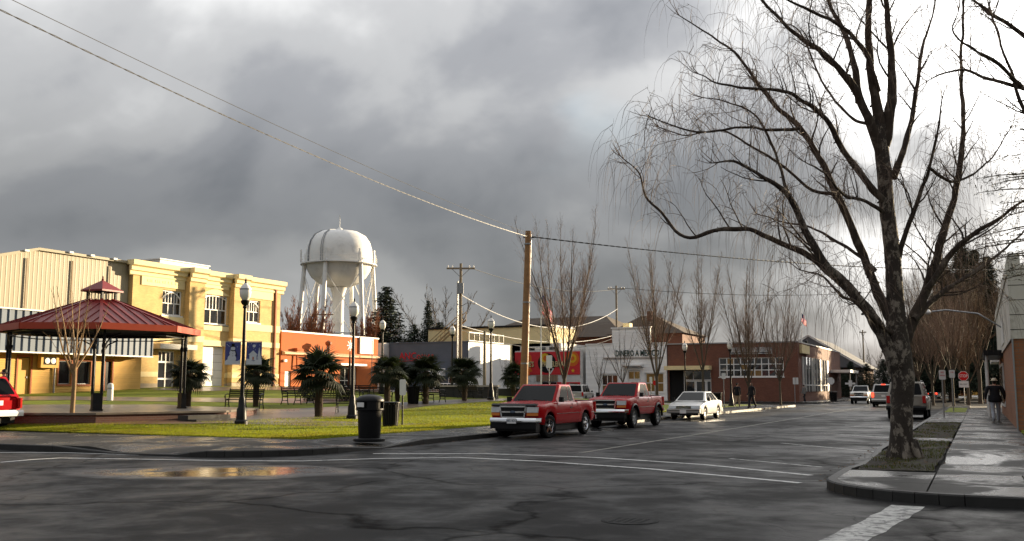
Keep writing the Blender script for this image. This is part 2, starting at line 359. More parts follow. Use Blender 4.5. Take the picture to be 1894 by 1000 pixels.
# special materials: wet asphalt, birch bark, painted line
def asphalt_mat():
    m = bpy.data.materials.new('wet_asphalt'); m.use_nodes = True; t = NT(m.node_tree); b = t.n['Principled BSDF']
    co = t.new('ShaderNodeTexCoord').outputs['Object']
    big = t.noise(co, 0.16, 5, 0.55, 0.4); mid = t.noise(co, 0.9, 6, 0.65, 0.3); grit = t.noise(co, 60, 3, 0.7)
    st = t.new('ShaderNodeMapping', Vector=co); st.inputs['Scale'].default_value = (0.9, 0.12, 1)
    streak = t.noise(st.outputs[0], 1.0, 5, 0.6, 0.2)
    wv = t.new('ShaderNodeMapping', Vector=co)
    dist = t.new('ShaderNodeVectorMath', _operation='SCALE', i0=t.new('ShaderNodeTexNoise', Vector=co, Scale=0.7, Detail=5.0).outputs[1]); dist.inputs['Scale'].default_value = 1.6
    addv = t.new('ShaderNodeVectorMath', _operation='ADD', i0=co, i1=dist.outputs[0])
    vo = t.new('ShaderNodeTexVoronoi', Vector=addv.outputs[0], Scale=0.16); vo.feature = 'DISTANCE_TO_EDGE'
    vo2 = t.new('ShaderNodeTexVoronoi', Vector=addv.outputs[0], Scale=1.3); vo2.feature = 'DISTANCE_TO_EDGE'
    crack = t.ramp(vo.outputs[0], [(0.0, 1.0), (0.016, 0.0)], 'LINEAR')
    alli = t.math('MULTIPLY', t.ramp(vo2.outputs[0], [(0.0, 1.0), (0.03, 0.0)], 'LINEAR'), t.ramp(big, [(0.55, 0.0), (0.62, 0.9)]))
    cr = t.math('MAXIMUM', t.math('MULTIPLY', crack, 0.8), alli)
    sx = t.new('ShaderNodeSeparateXYZ', Vector=addv.outputs[0])
    def patch(cx, cy, a, b, ang):                    # soft-edged film of rain water
        dx = t.math('SUBTRACT', sx.outputs[0], cx + 0.8); dy = t.math('SUBTRACT', sx.outputs[1], cy + 0.8); c_, s_ = math.cos(ang), math.sin(ang)
        u = t.math('DIVIDE', t.math('ADD', t.math('MULTIPLY', dx, c_), t.math('MULTIPLY', dy, s_)), a); v = t.math('DIVIDE', t.math('SUBTRACT', t.math('MULTIPLY', dy, c_), t.math('MULTIPLY', dx, s_)), b)
        return t.math('SUBTRACT', 1.35, t.math('ADD', t.math('MULTIPLY', u, u), t.math('MULTIPLY', v, v)), clamp=True)
    film = None
    for pt in ((-12.9, 14.2, 2.6, 1.35, R_(26)), (-12.9, 34.4, 1.0, 1.6, 0), (-13.4, 66, .5, 2.2, 0), (-13.4, 82.5, .5, 2.4, 0), (-3.0, 50, .6, 1.6, 0), (-12.0, 45.5, 0.9, 2.0, 0)):
        k_ = patch(*pt); film = k_ if film is None else t.math('MAXIMUM', film, k_)
    film = t.math('MULTIPLY', t.math('SUBTRACT', 1.0, t.math('MULTIPLY', t.math('SUBTRACT', 1.0, film), 1.0)), t.ramp(mid, [(0.34, 0.35), (0.52, 1.0)]))
    base = t.mix(mid, (0.008, 0.008, 0.0085), (0.034, 0.0335, 0.033))
    base = t.mix(t.math('MULTIPLY', t.ramp(streak, [(0.45, 0.0), (0.7, 1.0)]), 0.35), base, (0.008, 0.008, 0.008))
    base = t.mix(t.math('MULTIPLY', t.ramp(grit, [(0.45, 0.0), (0.75, 1.0)]), 0.5), base, (0.075, 0.073, 0.07))
    base = t.mix(t.ramp(t.noise(co, 0.33, 4, 0.6, 0.8), [(0.58, 0.0), (0.66, 0.4)]), base, (0.010, 0.010, 0.010))
    base = t.mix(cr, base, (0.003, 0.003, 0.003))
    t.l.new(base, b.inputs['Base Color'])
    wetm = t.ramp(t.math('ADD', t.math('MULTIPLY', big, 0.55), t.math('MULTIPLY', mid, 0.45)), [(0.42, 0.0), (0.60, 1.0)])
    rough = t.math('SUBTRACT', t.math('ADD', 0.52, t.math('MULTIPLY', grit, 0.12)), t.math('MULTIPLY', wetm, 0.20))
    rough = t.math('ADD', t.math('MULTIPLY', rough, t.math('SUBTRACT', 1.0, film)), t.math('MULTIPLY', film, 0.12))
    t.l.new(rough, b.inputs['Roughness'])
    sp_ = t.math('ADD', 0.03, t.math('ADD', t.math('MULTIPLY', wetm, 0.085), t.math('MULTIPLY', film, 0.62)))
    t.l.new(t.math('MULTIPLY', sp_, t.math('SUBTRACT', 1.0, t.math('MULTIPLY', cr, 0.9))), b.inputs['Specular IOR Level'])
    h = t.math('MULTIPLY', t.math('SUBTRACT', t.math('MULTIPLY', grit, 0.35), cr), t.math('SUBTRACT', 1.0, t.math('MULTIPLY', film, 0.85)))
    bn = t.new('ShaderNodeBump', Strength=0.6, Distance=0.012, Height=h); t.l.new(bn.outputs[0], b.inputs['Normal'])
    return m
def paint_mat(name, col, wear=0.5):
    m = bpy.data.materials.new(name); m.use_nodes = True; t = NT(m.node_tree); b = t.n['Principled BSDF']
    co = t.new('ShaderNodeTexCoord').outputs['Object']
    f = t.ramp(t.noise(co, 5.0, 8, 0.72, 0.5), [(wear - 0.07, 0.0), (wear + 0.06, 1.0)], 'LINEAR')
    t.l.new(t.mix(f, (0.04, 0.04, 0.04), col), b.inputs['Base Color']); b.inputs['Roughness'].default_value = 0.45
    return m
M['asphalt'] = asphalt_mat(); M['paint'] = paint_mat('worn_white_road_paint', (0.55, 0.55, 0.53), 0.41)
M['paint_worn'] = paint_mat('very_worn_road_paint', (0.42, 0.42, 0.40), 0.48)
M['paint_yellow'] = paint_mat('faded_centre_line', (0.20, 0.185, 0.13), 0.5)

mb = MB(); mb.quad((-3000, -3000, -0.06), (3000, -3000, -0.06), (3000, 3000, -0.06), (-3000, 3000, -0.06))
struct(mb.build('ground', M['ground']))
mb = MB(); mb.quad((-140, -40, 0), (120, -40, 0), (120, 420, 0), (-140, 420, 0))
struct(mb.build('road', M['asphalt']))

# ---- blocks: kerb outline with a rounded corner
def arc(cx, cy, r, a0, a1, n=10): return [(cx + r * math.cos(R_(a0 + (a1 - a0) * i / n)), cy + r * math.sin(R_(a0 + (a1 - a0) * i / n))) for i in range(n + 1)]
YL, YR = 16.95, 14.35
left_out = [(-110, YL)] + arc(KL - 2.6, YL + 2.6, 2.6, -90, 0) + arc(KL - 3, 84, 3, 0, 90) + [(-110, 87)]
right_out = arc(KR + 2.0, YR + 2.0, 2.0, 180, 270) + [(70, YR), (70, 93)] + arc(KR + 3, 90, 3, 90, 180)
RAMPS = [(-17.6, YL, 'y'), (KL, YL + 4.6, 'x')]
def swz(x, y):                        # pavement surface: 0.15 with two dropped-kerb ramps on the left corner
    z = 0.15
    for rx, ry, ax in RAMPS:
        d, a = (y - ry, abs(x - rx)) if ax == 'y' else (rx - x, abs(y - ry))
        if d < 1.6 and a < 1.9: z -= 0.115 * max(0, 1 - max(d, 0) / 1.6) * (1 - sstep(0.8, 1.9, a))
    return z
def inset(poly, d):
    n_ = len(poly); out = []
    for i in range(n_):
        p0, p1, p2 = poly[i - 1], poly[i], poly[(i + 1) % n_]
        def nrm(a, b):
            dx, dy = b[0] - a[0], b[1] - a[1]; L = math.hypot(dx, dy) or 1; return -dy / L, dx / L
        n1, n2 = nrm(p0, p1), nrm(p1, p2); bx, by = n1[0] + n2[0], n1[1] + n2[1]; k = d * 2 / (bx * bx + by * by + 1e-9)
        out.append((p1[0] + bx * k, p1[1] + by * k))
    return out
def kerb(outline, lo, hi, parent):
    """kerb stones of about 2 m along the listed outline"""
    pts = []
    for i in range(lo, hi):
        a, b = Vector(outline[i]), Vector(outline[i + 1]); L = (b - a).length; k = max(1, round(L / 2.0)) if L > 1.0 else 1
        for j in range(k): pts.append(a.lerp(b, j / k))
    pts.append(Vector(outline[hi])); inn = 0.16
    for a, b in zip(pts[:-1], pts[1:]):
        d = (b - a).normalized(); nn = Vector((-d.y, d.x)) * inn; a2 = a + d * 0.006; b2 = b - d * 0.006
        za, zb = swz(a.x, a.y), swz(b.x, b.y)
        k = MB(); vs = []
        for p, z in ((a2, za), (b2, zb)):
            vs += [(p.x, p.y, -0.05), (p.x, p.y, z - 0.02), (p.x + nn.x * 0.15, p.y + nn.y * 0.15, z), (p.x + nn.x, p.y + nn.y, z), (p.x + nn.x, p.y + nn.y, -0.05)]
        k.add(vs, [(0, 1, 6, 5), (1, 2, 7, 6), (2, 3, 8, 7), (3, 4, 9, 8), (0, 4, 3, 2, 1), (5, 6, 7, 8, 9)])
        k.build('kerb_stone', M['kerb'], parent)
def slab_cells(parent, outline, x0, x1, y0, y1, sub=1, gap=0.012, name='paving_slab', m='concrete', dz=0.0):
    mb = MB()
    x0 += gap; x1 -= gap; y0 += gap; y1 -= gap
    for i in range(sub):
        for j in range(sub):
            a, b = x0 + (x1 - x0) * i / sub, x0 + (x1 - x0) * (i + 1) / sub; c, d = y0 + (y1 - y0) * j / sub, y0 + (y1 - y0) * (j + 1) / sub
            p = clip([(a, c), (b, c), (b, d), (a, d)], outline)
            if len(p) < 3: continue
            mb.add([(x, y, swz(x, y) + dz) for x, y in p] + [(x, y, swz(x, y) - 0.06) for x, y in p],
                   [tuple(range(len(p)))] + [(k, k + len(p), (k + 1) % len(p) + len(p), (k + 1) % len(p)) for k in range(len(p))])
    if mb.v: mb.build(name, M[m], parent)
# left pavement
base = MB(); base.add([(x, y, 0.02) for x, y in inset(left_out, 0.1)], [tuple(range(len(left_out)))])
side_l = struct(base.build('pavement', M['joint']))
kerb(left_out, 0, len(left_out) - 2, side_l)
lin = inset(left_out, 0.165)
xs = [-44, -41.5] + [-39 + 2.3 * i for i in range(11)]; xs[-1] = KL - 0.0
xs = sorted(set([round(v, 2) for v in xs if v < KL - 0.3] + [KL]))
for a, b in zip(xs[:-1], xs[1:]):
    for c, d in ((YL, YL + 2.4), (YL + 2.4, 21.9)):
        slab_cells(side_l, lin, a, b, c, d, 6 if b > -21 else 1)
ys = [21.9] + [24.0 + 2.4 * i for i in range(26)]
for c, d in zip(ys[:-1], ys[1:]):
    slab_cells(side_l, lin, KL - 2.6, KL, c, min(d, 87), 6 if c < 26 else 1)
# right pavement
base = MB(); base.add([(x, y, 0.02) for x, y in inset(right_out, 0.1)], [tuple(range(len(right_out)))])
side_r = struct(base.build('pavement', M['joint'])); rin = inset(right_out, 0.165)
right_k = right_out[10::-1] + right_out[-1:-13:-1]
kr = [(KR, 90)] + [(KR, YR + 2.0)] + arc(KR + 2.0, YR + 2.0, 2.0, 180, 270)[1:] + [(40, YR)]
kerb(kr, 0, len(kr) - 1, side_r)
WX0, WX1 = -0.72, 1.12                # walk between planting strip and shop fronts
def slab_grid(parent, outl, xs, ys, **k):
    for a, b in zip(xs[:-1], xs[1:]):
        for c, d in zip(ys[:-1], ys[1:]): slab_cells(parent, outl, a, b, c, d, **k)
slab_grid(side_r, rin, [KR, -0.72, 0.55, 2.4, 4.3, 6.2], [YR, 15.85, 17.9], sub=3)
slab_grid(side_r, rin, [WX0, WX1], [17.9 + 1.85 * i for i in range(30)])
slab_grid(side_r, rin, [KR, WX0], [44.5 + 2.2 * i for i in range(20)])
def sheet(name, poly, z, m, jitter=0.0, cut=1.5, follow=None):
    bm = bmesh.new(); vs = [bm.verts.new((x, y, z)) for x, y in poly]; bm.faces.new(vs)
    bmesh.ops.triangulate(bm, faces=bm.faces[:])
    if follow:
        for _ in range(7):
            es = [e for e in bm.edges if e.calc_length() > cut]
            if not es: break
            bmesh.ops.subdivide_edges(bm, edges=es, cuts=1); bmesh.ops.triangulate(bm, faces=bm.faces[:])
        for v in bm.verts: v.co.z = follow(v.co.x, v.co.y) + z
    me = bpy.data.meshes.new(name); bm.to_mesh(me); bm.free()
    if sum(p.normal.z for p in me.polygons) < 0: me.flip_normals()
    me.materials.append(m); return put(name, me)
def wobble(poly, amt, step=0.5, seed=0):
    out = []
    for i, a in enumerate(poly):
        b = poly[(i + 1) % len(poly)]; L = math.hypot(b[0] - a[0], b[1] - a[1]); k = max(1, int(L / step))
        for j in range(k):
            x, y = a[0] + (b[0] - a[0]) * j / k, a[1] + (b[1] - a[1]) * j / k
            nv = noise.noise_vector(Vector((x * 0.9 + seed, y * 0.9, seed))); out.append((x + nv.x * amt, y + nv.y * amt))
    return out
# planting strip by the birch, verge beyond the walk, far right strips
def strip(name, poly, z=0.150, m='soil', amt=0.06): return struct(sheet(name, wobble(poly, amt, 0.35), z, M[m]))
strip('planting_strip', [(KR + 0.25, 18.1), (WX0 - 0.05, 18.3), (WX0 - 0.05, 28.5), (KR + 0.2, 28.5)], 0.145)
strip('planting_strip', [(KR + 0.25, 30.2), (WX0 - 0.05, 30.2), (WX0 - 0.05, 44.3), (KR + 0.2, 44.3)], 0.145)
slab_grid(side_r, rin, [KR, WX0], [28.5, 30.2])
strip('verge', [(WX1 + 0.03, 18.0), (30, 18.0), (30, 36.9), (WX1 + 0.03, 36.9)], 0.150, 'lawn')
strip('verge', [(KR + 0.3, 62), (WX0 - 0.1, 62), (WX0 - 0.1, 76), (KR + 0.3, 76)], 0.158, 'lawn')
# far blocks: pavement in front of the shops at the end of the park, and far side of the street
mb = MB(); mb.box(-130, KL - 0.3, 99.5, 330, -0.05, 0.14); fb = struct(mb.build('far_pavement', M['concrete']))
mb = MB(); mb.box(KR + 0.3, 90, 108, 330, -0.05, 0.14); struct(mb.build('far_pavement', M['concrete']))

# ---- the park: lawn on a gentle rise, wet plaza and paths
x0p, x1p, y0p, y1p = -100.0, KL - 2.62, 21.92, 84.0
mb = MB(); nx, ny = 84, 63
for j in range(ny + 1):
    for i in range(nx + 1):
        x = x0p + (x1p - x0p) * i / nx; y = y0p + (y1p - y0p) * j / ny
        z = terrain(x, y); mb.v.append((x, y, z if 0 < i < nx and j > 0 else z - 0.0))
for j in range(ny):
    for i in range(nx):
        a = j * (nx + 1) + i; mb.f.append((a, a + 1, a + nx + 2, a + nx + 1)); mb.m.append(0)
lawn = struct(mb.build('park_lawn', M['lawn'], smooth=60))
def tpath(name, pix, m, z=0.012, amt=0.05):
    poly = [(p.x, p.y) for p in (on_t(x, y) for x, y in pix)]
    poly = [(min(x, x1p - 0.02), max(y, y0p + 0.02)) for x, y in poly]
    return struct(sheet(name, wobble(poly, amt, 1.0), z, M[m], follow=terrain))
# brown path in front of the gazebo, plaza to the right of it, walks towards the buildings
tpath('plaza', [(-60, 776), (100, 777), (420, 783), (560, 788), (760, 786), (800, 783), (700, 781), (590, 779), (575, 776), (640, 770), (700, 762), (800, 750), (900, 743), (960, 741), (960, 737), (800, 741), (640, 752), (520, 757), (400, 756), (300, 748), (120, 748), (-60, 750)], 'paving')
def tband(name, y_lo, y_hi, xs_, m, z=0.02):
    pts = [(x, y_lo(x)) for x in xs_] + [(x, y_hi(x)) for x in xs_[::-1]]; return tpath(name, pts, m, z)
tpath('footpath', [(-60, 741), (130, 740), (420, 744), (560, 746), (700, 741), (700, 737), (520, 737), (300, 735), (100, 733), (-60, 734)], 'paving', 0.016)
tpath('footpath', [(-60, 787), (130, 787.5), (330, 785), (420, 783.5), (420, 777), (130, 775), (-60, 774)], 'brown_paving', 0.022)
p = on_t(700, 742)
sheetp = struct(sheet('plaza', [(-48.5, 47), (-48.5, 84), (-44, 84), (-30, 80), (-18, 80), (-18, 70), (-32, 66), (-42, 56), (-44.5, 47)], 0.014, M['paving'], follow=terrain))
# grass blades along the near edge so the lawn has a rough outline
rg = random.Random(3); mb = MB()
for k in range(190000):
    u = rg.random()
    if u < 0.5: x = rg.uniform(-40, -16.7); y = 21.86 + abs(rg.gauss(0, 1.0)) * 1.5
    else: x = x1p - 9 * rg.random() ** 1.5 + 0.05; y = rg.uniform(22, 56)
    z = terrain(x, y); h = rg.uniform(0.045, 0.075) * (0.8 + 0.5 * noise.noise(Vector((x, y, 0)))); a = rg.uniform(0, 6.28); w = 0.009
    dx, dy = math.cos(a) * w, math.sin(a) * w; lx, ly = rg.uniform(-.03, .03), rg.uniform(-.03, .03)
    mb.v += [(x - dx, y - dy, z - 0.005), (x + dx, y + dy, z - 0.005), (x + lx, y + ly, z + h)]; o_ = len(mb.v) - 3; mb.f.append((o_, o_ + 1, o_ + 2))
mb.m = [0] * len(mb.f)
tag(mb.build('grass', M['blade']), 'short yellow-green grass along the sunlit edge of the park', 'grass', kind='stuff')
rg = random.Random(5); mb = MB()
for k in range(9000):
    if rg.random() < 0.6: x, y = rg.uniform(KR + 0.25, WX0 - 0.05), rg.choice((rg.uniform(18.4, 28.4), rg.uniform(30.3, 44)))
    else: x, y = WX1 + abs(rg.gauss(0, 0.8)) + 0.02, rg.uniform(18, 36.5)
    if noise.noise(Vector((x * 1.3, y * 0.8, 0))) < -0.05: continue
    h = rg.uniform(0.02, 0.06); a = rg.uniform(0, 6.28); w = 0.008; dx, dy = math.cos(a) * w, math.sin(a) * w
    mb.add([(x - dx, y - dy, 0.14), (x + dx, y + dy, 0.14), (x + rg.uniform(-.03, .03), y + rg.uniform(-.03, .03), 0.15 + h)], [(0, 1, 2)])
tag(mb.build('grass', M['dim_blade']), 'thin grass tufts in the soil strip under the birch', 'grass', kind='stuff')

# ---- road markings
def stripe(name, pts, w, m='paint', z=0.004):
    mb = MB(); pts = [Vector((p[0], p[1])) for p in pts]; L, Rr = [], []
    fine = []
    for a, b in zip(pts[:-1], pts[1:]):
        k = max(1, int((b - a).length / 0.4)); fine += [a.lerp(b, j / k) for j in range(k)]
    fine.append(pts[-1])
    for i, p in enumerate(fine):
        d = (fine[min(i + 1, len(fine) - 1)] - fine[max(i - 1, 0)]).normalized(); nn = Vector((-d.y, d.x)); ww = w / 2 * (1 + 0.22 * noise.noise(Vector((p.x * 3, p.y * 3, 1))))
        j = nn * 0.02 * noise.noise(Vector((p.x, p.y, 7))); L.append(p + nn * ww + j); Rr.append(p - nn * ww + j)
    mb.v = [(p.x, p.y, z) for p in L + Rr]; k = len(fine)
    mb.f = [(i, k + i, k + i + 1, i + 1) for i in range(k - 1)]; mb.m = [0] * (k - 1)
    return struct(mb.build(name, M[m]))
g2 = lambda x, y: tuple(on_z(x, y, 0))[:2]
stripe('crosswalk_line', [g2(690, 839), g2(900, 839), g2(1100, 846), g2(1300, 859), g2(1500, 879)], 0.14)
stripe('crosswalk_line', [g2(0, 855), g2(60, 850), g2(111, 847), g2(250, 849), g2(429, 852), g2(560, 852.5), g2(700, 848), g2(850, 846), g2(1000, 853), g2(1200, 867), g2(1480, 893)], 0.14)
stripe('crosswalk_line', [g2(0, 837), g2(120, 837), g2(259, 841.5)], 0.12)
stripe('crosswalk_line', [(-0.93, 14.1), (-1.1, 12.4), (-1.33, 10.65), (-1.9, 6.0), (-2.4, 2.0)], 0.42, 'paint_worn')
stripe('centre_line', [(-8.72, 21.97), (-8.6, 35), (-8.5, 84)], 0.12, 'paint_yellow')
for a, b in [((-5.05, 21.74), (-2.9, 20.2)), ((-5.13, 28.4), (-2.4, 25.6)), ((-5.05, 35.4), (-2.45, 32.6)), ((-5.05, 42.4), (-2.45, 39.6)), ((-5.05, 49.4), (-2.45, 46.6)), ((-5.05, 63.4), (-2.45, 60.6))]:
    stripe('parking_stall_line', [a, b], 0.10, 'paint_worn')
M['iron'] = mat('wet_cast_iron', (0.012, 0.012, 0.012), 0.6, 0.0, 0.2, 9, spec=0.1)
# manhole cover set flush in the junction
p = on_z(1165, 963, 0); mh = thing('manhole_cover', 'round cast iron manhole cover sunk in the junction asphalt', 'manhole cover', (p.x, p.y, 0.0))
mb = MB(); mb.lathe([(0.34, 0.002), (0.34, 0.006), (0.31, 0.006)], 32, cap=False); mb.build('rim', mat('wet_cast_iron', (0.012, 0.012, 0.012), 0.6, 0.0, 0.2, 9, spec=0.1), mh)
mb = MB(); mb.lathe([(0.305, 0.002), (0.305, 0.007)], 32)
for i in range(-3, 4):
    for j in range(-3, 4):
        if i * i + j * j < 9: mb.box(i * .085 - .025, i * .085 + .025, j * .085 - .025, j * .085 + .025, 0.007, 0.0095)
mb.build('cover_plate', M['iron'], mh)

# fallen leaves on lawn, pavement and in the gutter
rg = random.Random(17); mb = MB()
for k in range(1500):
    u = rg.random()
    if u < .45: x, y = rg.uniform(-38, -17), 22 + abs(rg.gauss(0, 2.5)); z = terrain(x, y) + .05
    elif u < .7: x, y = min(KR + .3 + abs(rg.gauss(0, .8)), 1.0), rg.uniform(18.5, 44); z = .165
    elif u < .85: x, y = KL + .15 + abs(rg.gauss(0, .12)), rg.uniform(22, 84); z = .012
    else: x, y = KR - .12 - abs(rg.gauss(0, .12)), rg.uniform(17, 60); z = .012
    a = rg.uniform(0, 6.28); r = rg.uniform(.02, .045); c_, s_ = math.cos(a) * r, math.sin(a) * r
    mb.add([(x + c_, y + s_, z), (x - s_ * .6, y + c_ * .6, z + .012), (x - c_, y - s_, z + .004), (x + s_ * .6, y - c_ * .6, z)], [(0, 1, 2, 3)])
tag(mb.build('fallen_leaves', mat('brown_leaves', (0.11, 0.055, 0.02), .8, 0, .4, 3)), 'brown leaves scattered over lawn, strip and gutters', 'leaves', kind='stuff')
# ================================================================== BUILDINGS
# local frame of a building: x along the front, front wall at y = 0 facing -y, z up
def wall(mb, x0, x1, z0, z1, holes=(), y=0.0, t=0.25, m=0):
    xs = sorted({x0, x1, *[h[0] for h in holes], *[h[1] for h in holes]}); zs = sorted({z0, z1, *[h[2] for h in holes], *[h[3] for h in holes]})
    for a, b in zip(xs[:-1], xs[1:]):
        for c, d in zip(zs[:-1], zs[1:]):
            u, v = (a + b) / 2, (c + d) / 2
            if any(h[0] < u < h[1] and h[2] < v < h[3] for h in holes): continue
            mb.quad((a, y, c), (b, y, c), (b, y, d), (a, y, d), m)
    for h in holes:
        a, b, c, d = h[:4]
        mb.quad((a, y, c), (a, y, d), (a, y + t, d), (a, y + t, c), m); mb.quad((b, y, c), (b, y + t, c), (b, y + t, d), (b, y, d), m)
        mb.quad((a, y, d), (b, y, d), (b, y + t, d), (a, y + t, d), m); mb.quad((a, y, c), (a, y + t, c), (b, y + t, c), (b, y, c), m)
def window(root, x0, x1, z0, z1, nx=2, nz=2, y=0.14, fw=0.07, mf='white', mg='glass', name='window', sill=True, mull=None, warm=0.0, seed=1):
    rw = random.Random(seed + int(x0 * 10)); mw = mull or fw * 0.7; f = MB()
    f.box(x0, x0 + fw, y - 0.04, y + 0.05, z0, z1); f.box(x1 - fw, x1, y - 0.04, y + 0.05, z0, z1)
    f.box(x0 + fw, x1 - fw, y - 0.037, y + 0.047, z0, z0 + fw); f.box(x0 + fw, x1 - fw, y - 0.037, y + 0.047, z1 - fw, z1)
    ix0, ix1, iz0, iz1 = x0 + fw, x1 - fw, z0 + fw, z1 - fw
    zl = nz if isinstance(nz, (list, tuple)) else [k / nz for k in range(1, nz)]
    zc = [iz0] + [iz0 + (iz1 - iz0) * k for k in zl] + [iz1]
    nxs = nx if isinstance(nx, (list, tuple)) else [nx] * (len(zc) - 1)
    for z in zc[1:-1]: f.box(ix0, ix1, y - 0.03, y + 0.04, z - mw / 2, z + mw / 2)
    for r, (za, zb) in enumerate(zip(zc[:-1], zc[1:])):
        for k in range(1, nxs[r]):
            x = ix0 + (ix1 - ix0) * k / nxs[r]; f.box(x - mw / 2, x + mw / 2, y - 0.026, y + 0.036, za, zb)
    if sill: f.box(x0 - 0.08, x1 + 0.08, y - 0.2, y - 0.041, z0 - 0.09, z0 - 0.002)
    w = f.build(name, M[mf], root)
    for r, (za, zb) in enumerate(zip(zc[:-1], zc[1:])):
        for k in range(nxs[r]):
            a, b = ix0 + (ix1 - ix0) * k / nxs[r], ix0 + (ix1 - ix0) * (k + 1) / nxs[r]
            g = MB(); tilt = rw.uniform(-0.006, 0.006); g.add([(a, y + 0.015, za), (b, y + 0.015 + tilt, za), (b, y + 0.015 - tilt, zb), (a, y + 0.015, zb)], [(0, 1, 2, 3)])
            g.build('pane', M['glass_warm' if rw.random() < warm else mg], w)
    return w
def shell(root, W, D, H, m, front=True, roof='roof_flat', holes=(), z0=0.0, name='wall', t=0.25, par=0.0, back=True):
    mb = MB(); wall(mb, 0, W, z0, H, holes, t=t)
    mb.quad((0, 0, z0), (0, 0, H), (0, D, H), (0, D, z0)); mb.quad((W, 0, z0), (W, D, z0), (W, D, H), (W, 0, H)); mb.quad((0, D, z0), (0, D, H), (W, D, H), (W, D, z0))
    w = mb.build(name, M[m], root)
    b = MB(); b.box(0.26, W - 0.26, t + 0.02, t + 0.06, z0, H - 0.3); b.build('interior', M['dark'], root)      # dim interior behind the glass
    r = MB(); r.box(0.01, W - 0.01, 0.26, D - 0.01, H - 0.35 - par, H - 0.3 - par); r.build('roof', M[roof], root)
    return w
M['roof_flat'] = mat('flat_roof_felt', (0.10, 0.10, 0.10), 0.9, 0, 0.2, 1)
def block(mb, x0, x1, y0, y1, z0, z1, m=0): mb.box(x0, x1, y0, y1, z0, z1, m)

# ------------------------------------------------------------ civic building, buff brick, facing the park
Y0, Z0 = 46.8, 1.12
cb = thing('civic_building', 'two-storey buff brick hall with arched windows and cream cornice facing the park', 'building', (-50, Y0, Z0), R_(90))
W = 15.1; H = 8.82
U = lambda y: y - Y0
w1 = (U(49.45), U(51.25), 5.38, 7.1); w2 = (U(53.3), U(55.85), 5.0, 7.15); w3 = (U(57.75), U(59.5), 5.38, 7.1)
dr = (U(49.3), U(50.8), 0.0, 2.95); gd = (U(53.2), U(55.75), 0.0, 3.42)
shell(cb, W, 18, H, 'buff', holes=[w1, w2, w3, dr, gd], t=0.3, z0=-0.3)
for a, b in ((U(51.5), U(53.0)), (U(56.05), U(57.45))):
    mb = MB(); mb.box(a, b, -0.45, 0.0, 0.82, H - 0.66); mb.build('pilaster', M['buff'], cb)
    mb = MB(); mb.box(a - 0.02, b + 0.02, -0.48, 0, -0.3, 0.8); mb.build('pilaster_base', M['split'], cb)
    for z0_, z1_ in ((1.16, 1.56), (3.62, 4.06)): mb = MB(); mb.box(a - 0.03, b + 0.03, -0.50, 0, z0_, z1_); mb.build('stone_band', M['cream'], cb)
segs = [(0.0, U(51.5), 0), (U(51.5), U(53.0), 1), (U(53.0), U(56.05), 0), (U(56.05), U(57.45), 1), (U(57.45), W, 0)]
for k, (a, b, pj) in enumerate(segs):          # stepped cornice, one length per bay
    o_ = -0.47 if pj else 0.0; e = 0.04 if pj else 0.0; mb = MB()
    prof = [(o_, H - 1.0), (o_ - 0.10, H - 0.94), (o_ - 0.10, H - 0.72), (o_ - 0.22, H - 0.66), (o_ - 0.22, H - 0.42), (o_ - 0.40, H - 0.32), (o_ - 0.40, H), (0.25, H), (0.25, H - 0.3), (o_ + 0.002, H - 0.3)]
    mb.prism(prof, 'x', a - e - (0.35 if k == 0 else 0), b + e + (0.3 if k == 4 else 0)); mb.build('cornice', M['cream'], cb)
for a, b in ((0.0, dr[0] - 0.05), (dr[1] + 0.05, U(51.5)), (U(53.0), gd[0] - 0.02), (gd[1] + 0.02, U(56.05)), (U(57.45), W)):
    mb = MB(); mb.box(a, b, -0.06, -0.002, -0.3, 0.72); mb.build('base_course', M['split'], cb)
    mb = MB(); mb.box(a, b, -0.05, -0.002, 1.16, 1.5); mb.build('stone_band', M['cream'], cb)
for a, b in ((0.0, U(51.5)), (U(57.45), W)):
    mb = MB(); mb.box(a, b, -0.05, -0.002, 4.75, 5.28); mb.build('stone_band', M['cream'], cb)
    mb = MB(); mb.box(a, b, -0.045, -0.002, 3.55, 3.95); mb.build('stone_band', M['cream'], cb)
mb = MB(); mb.box(U(53.0), U(56.05), -0.07, -0.002, 3.44, 3.85); mb.box(U(53.0), U(56.05), -0.06, -0.002, 4.55, 4.98); mb.build('lintel', M['cream'], cb)
for k, (a, b) in enumerate(((U(47.5), U(51.4)), (U(57.6), U(61.0)), (U(53.15), U(55.9)))):
    mb = MB(); mb.box(a, b, -0.06, -0.002, 7.25 if k < 2 else 7.62, 7.92); pn = mb.build('name_panel', M['cream'], cb)
    if k == 0:
        mb = MB(); rn = random.Random(2); x = a + 0.5
        while x < b - 0.4:                         # raised letter-sized blocks, unreadable at this distance
            wd_ = rn.uniform(0.1, 0.17); mb.box(x, x + wd_, -0.075, -0.061, 7.5, 7.68); x += wd_ + rn.choice((0.04, 0.05, 0.16))
        mb.build('raised_lettering', M['cream'], pn)
window(cb, *w1, nx=[3, 6], nz=[0.48], fw=0.09, seed=2); window(cb, *w3, nx=[3, 6], nz=[0.48], fw=0.09, seed=3)
ww = window(cb, *w2, nx=[3, 7], nz=[0.50], fw=0.10, seed=4)
def arch_bar(x0, x1, zs, rise, y=0.10, w=0.07, n_=14):
    mb = MB(); pts = []
    for k in range(n_ + 1):
        t = k / n_; pts.append((x0 + (x1 - x0) * t, y, zs + rise * math.sin(math.pi * t) ** 0.8))
    for p, q in zip(pts[:-1], pts[1:]): mb.bar(p, q, w, w)
    return mb.build('arch_bar', M['white'], cb)
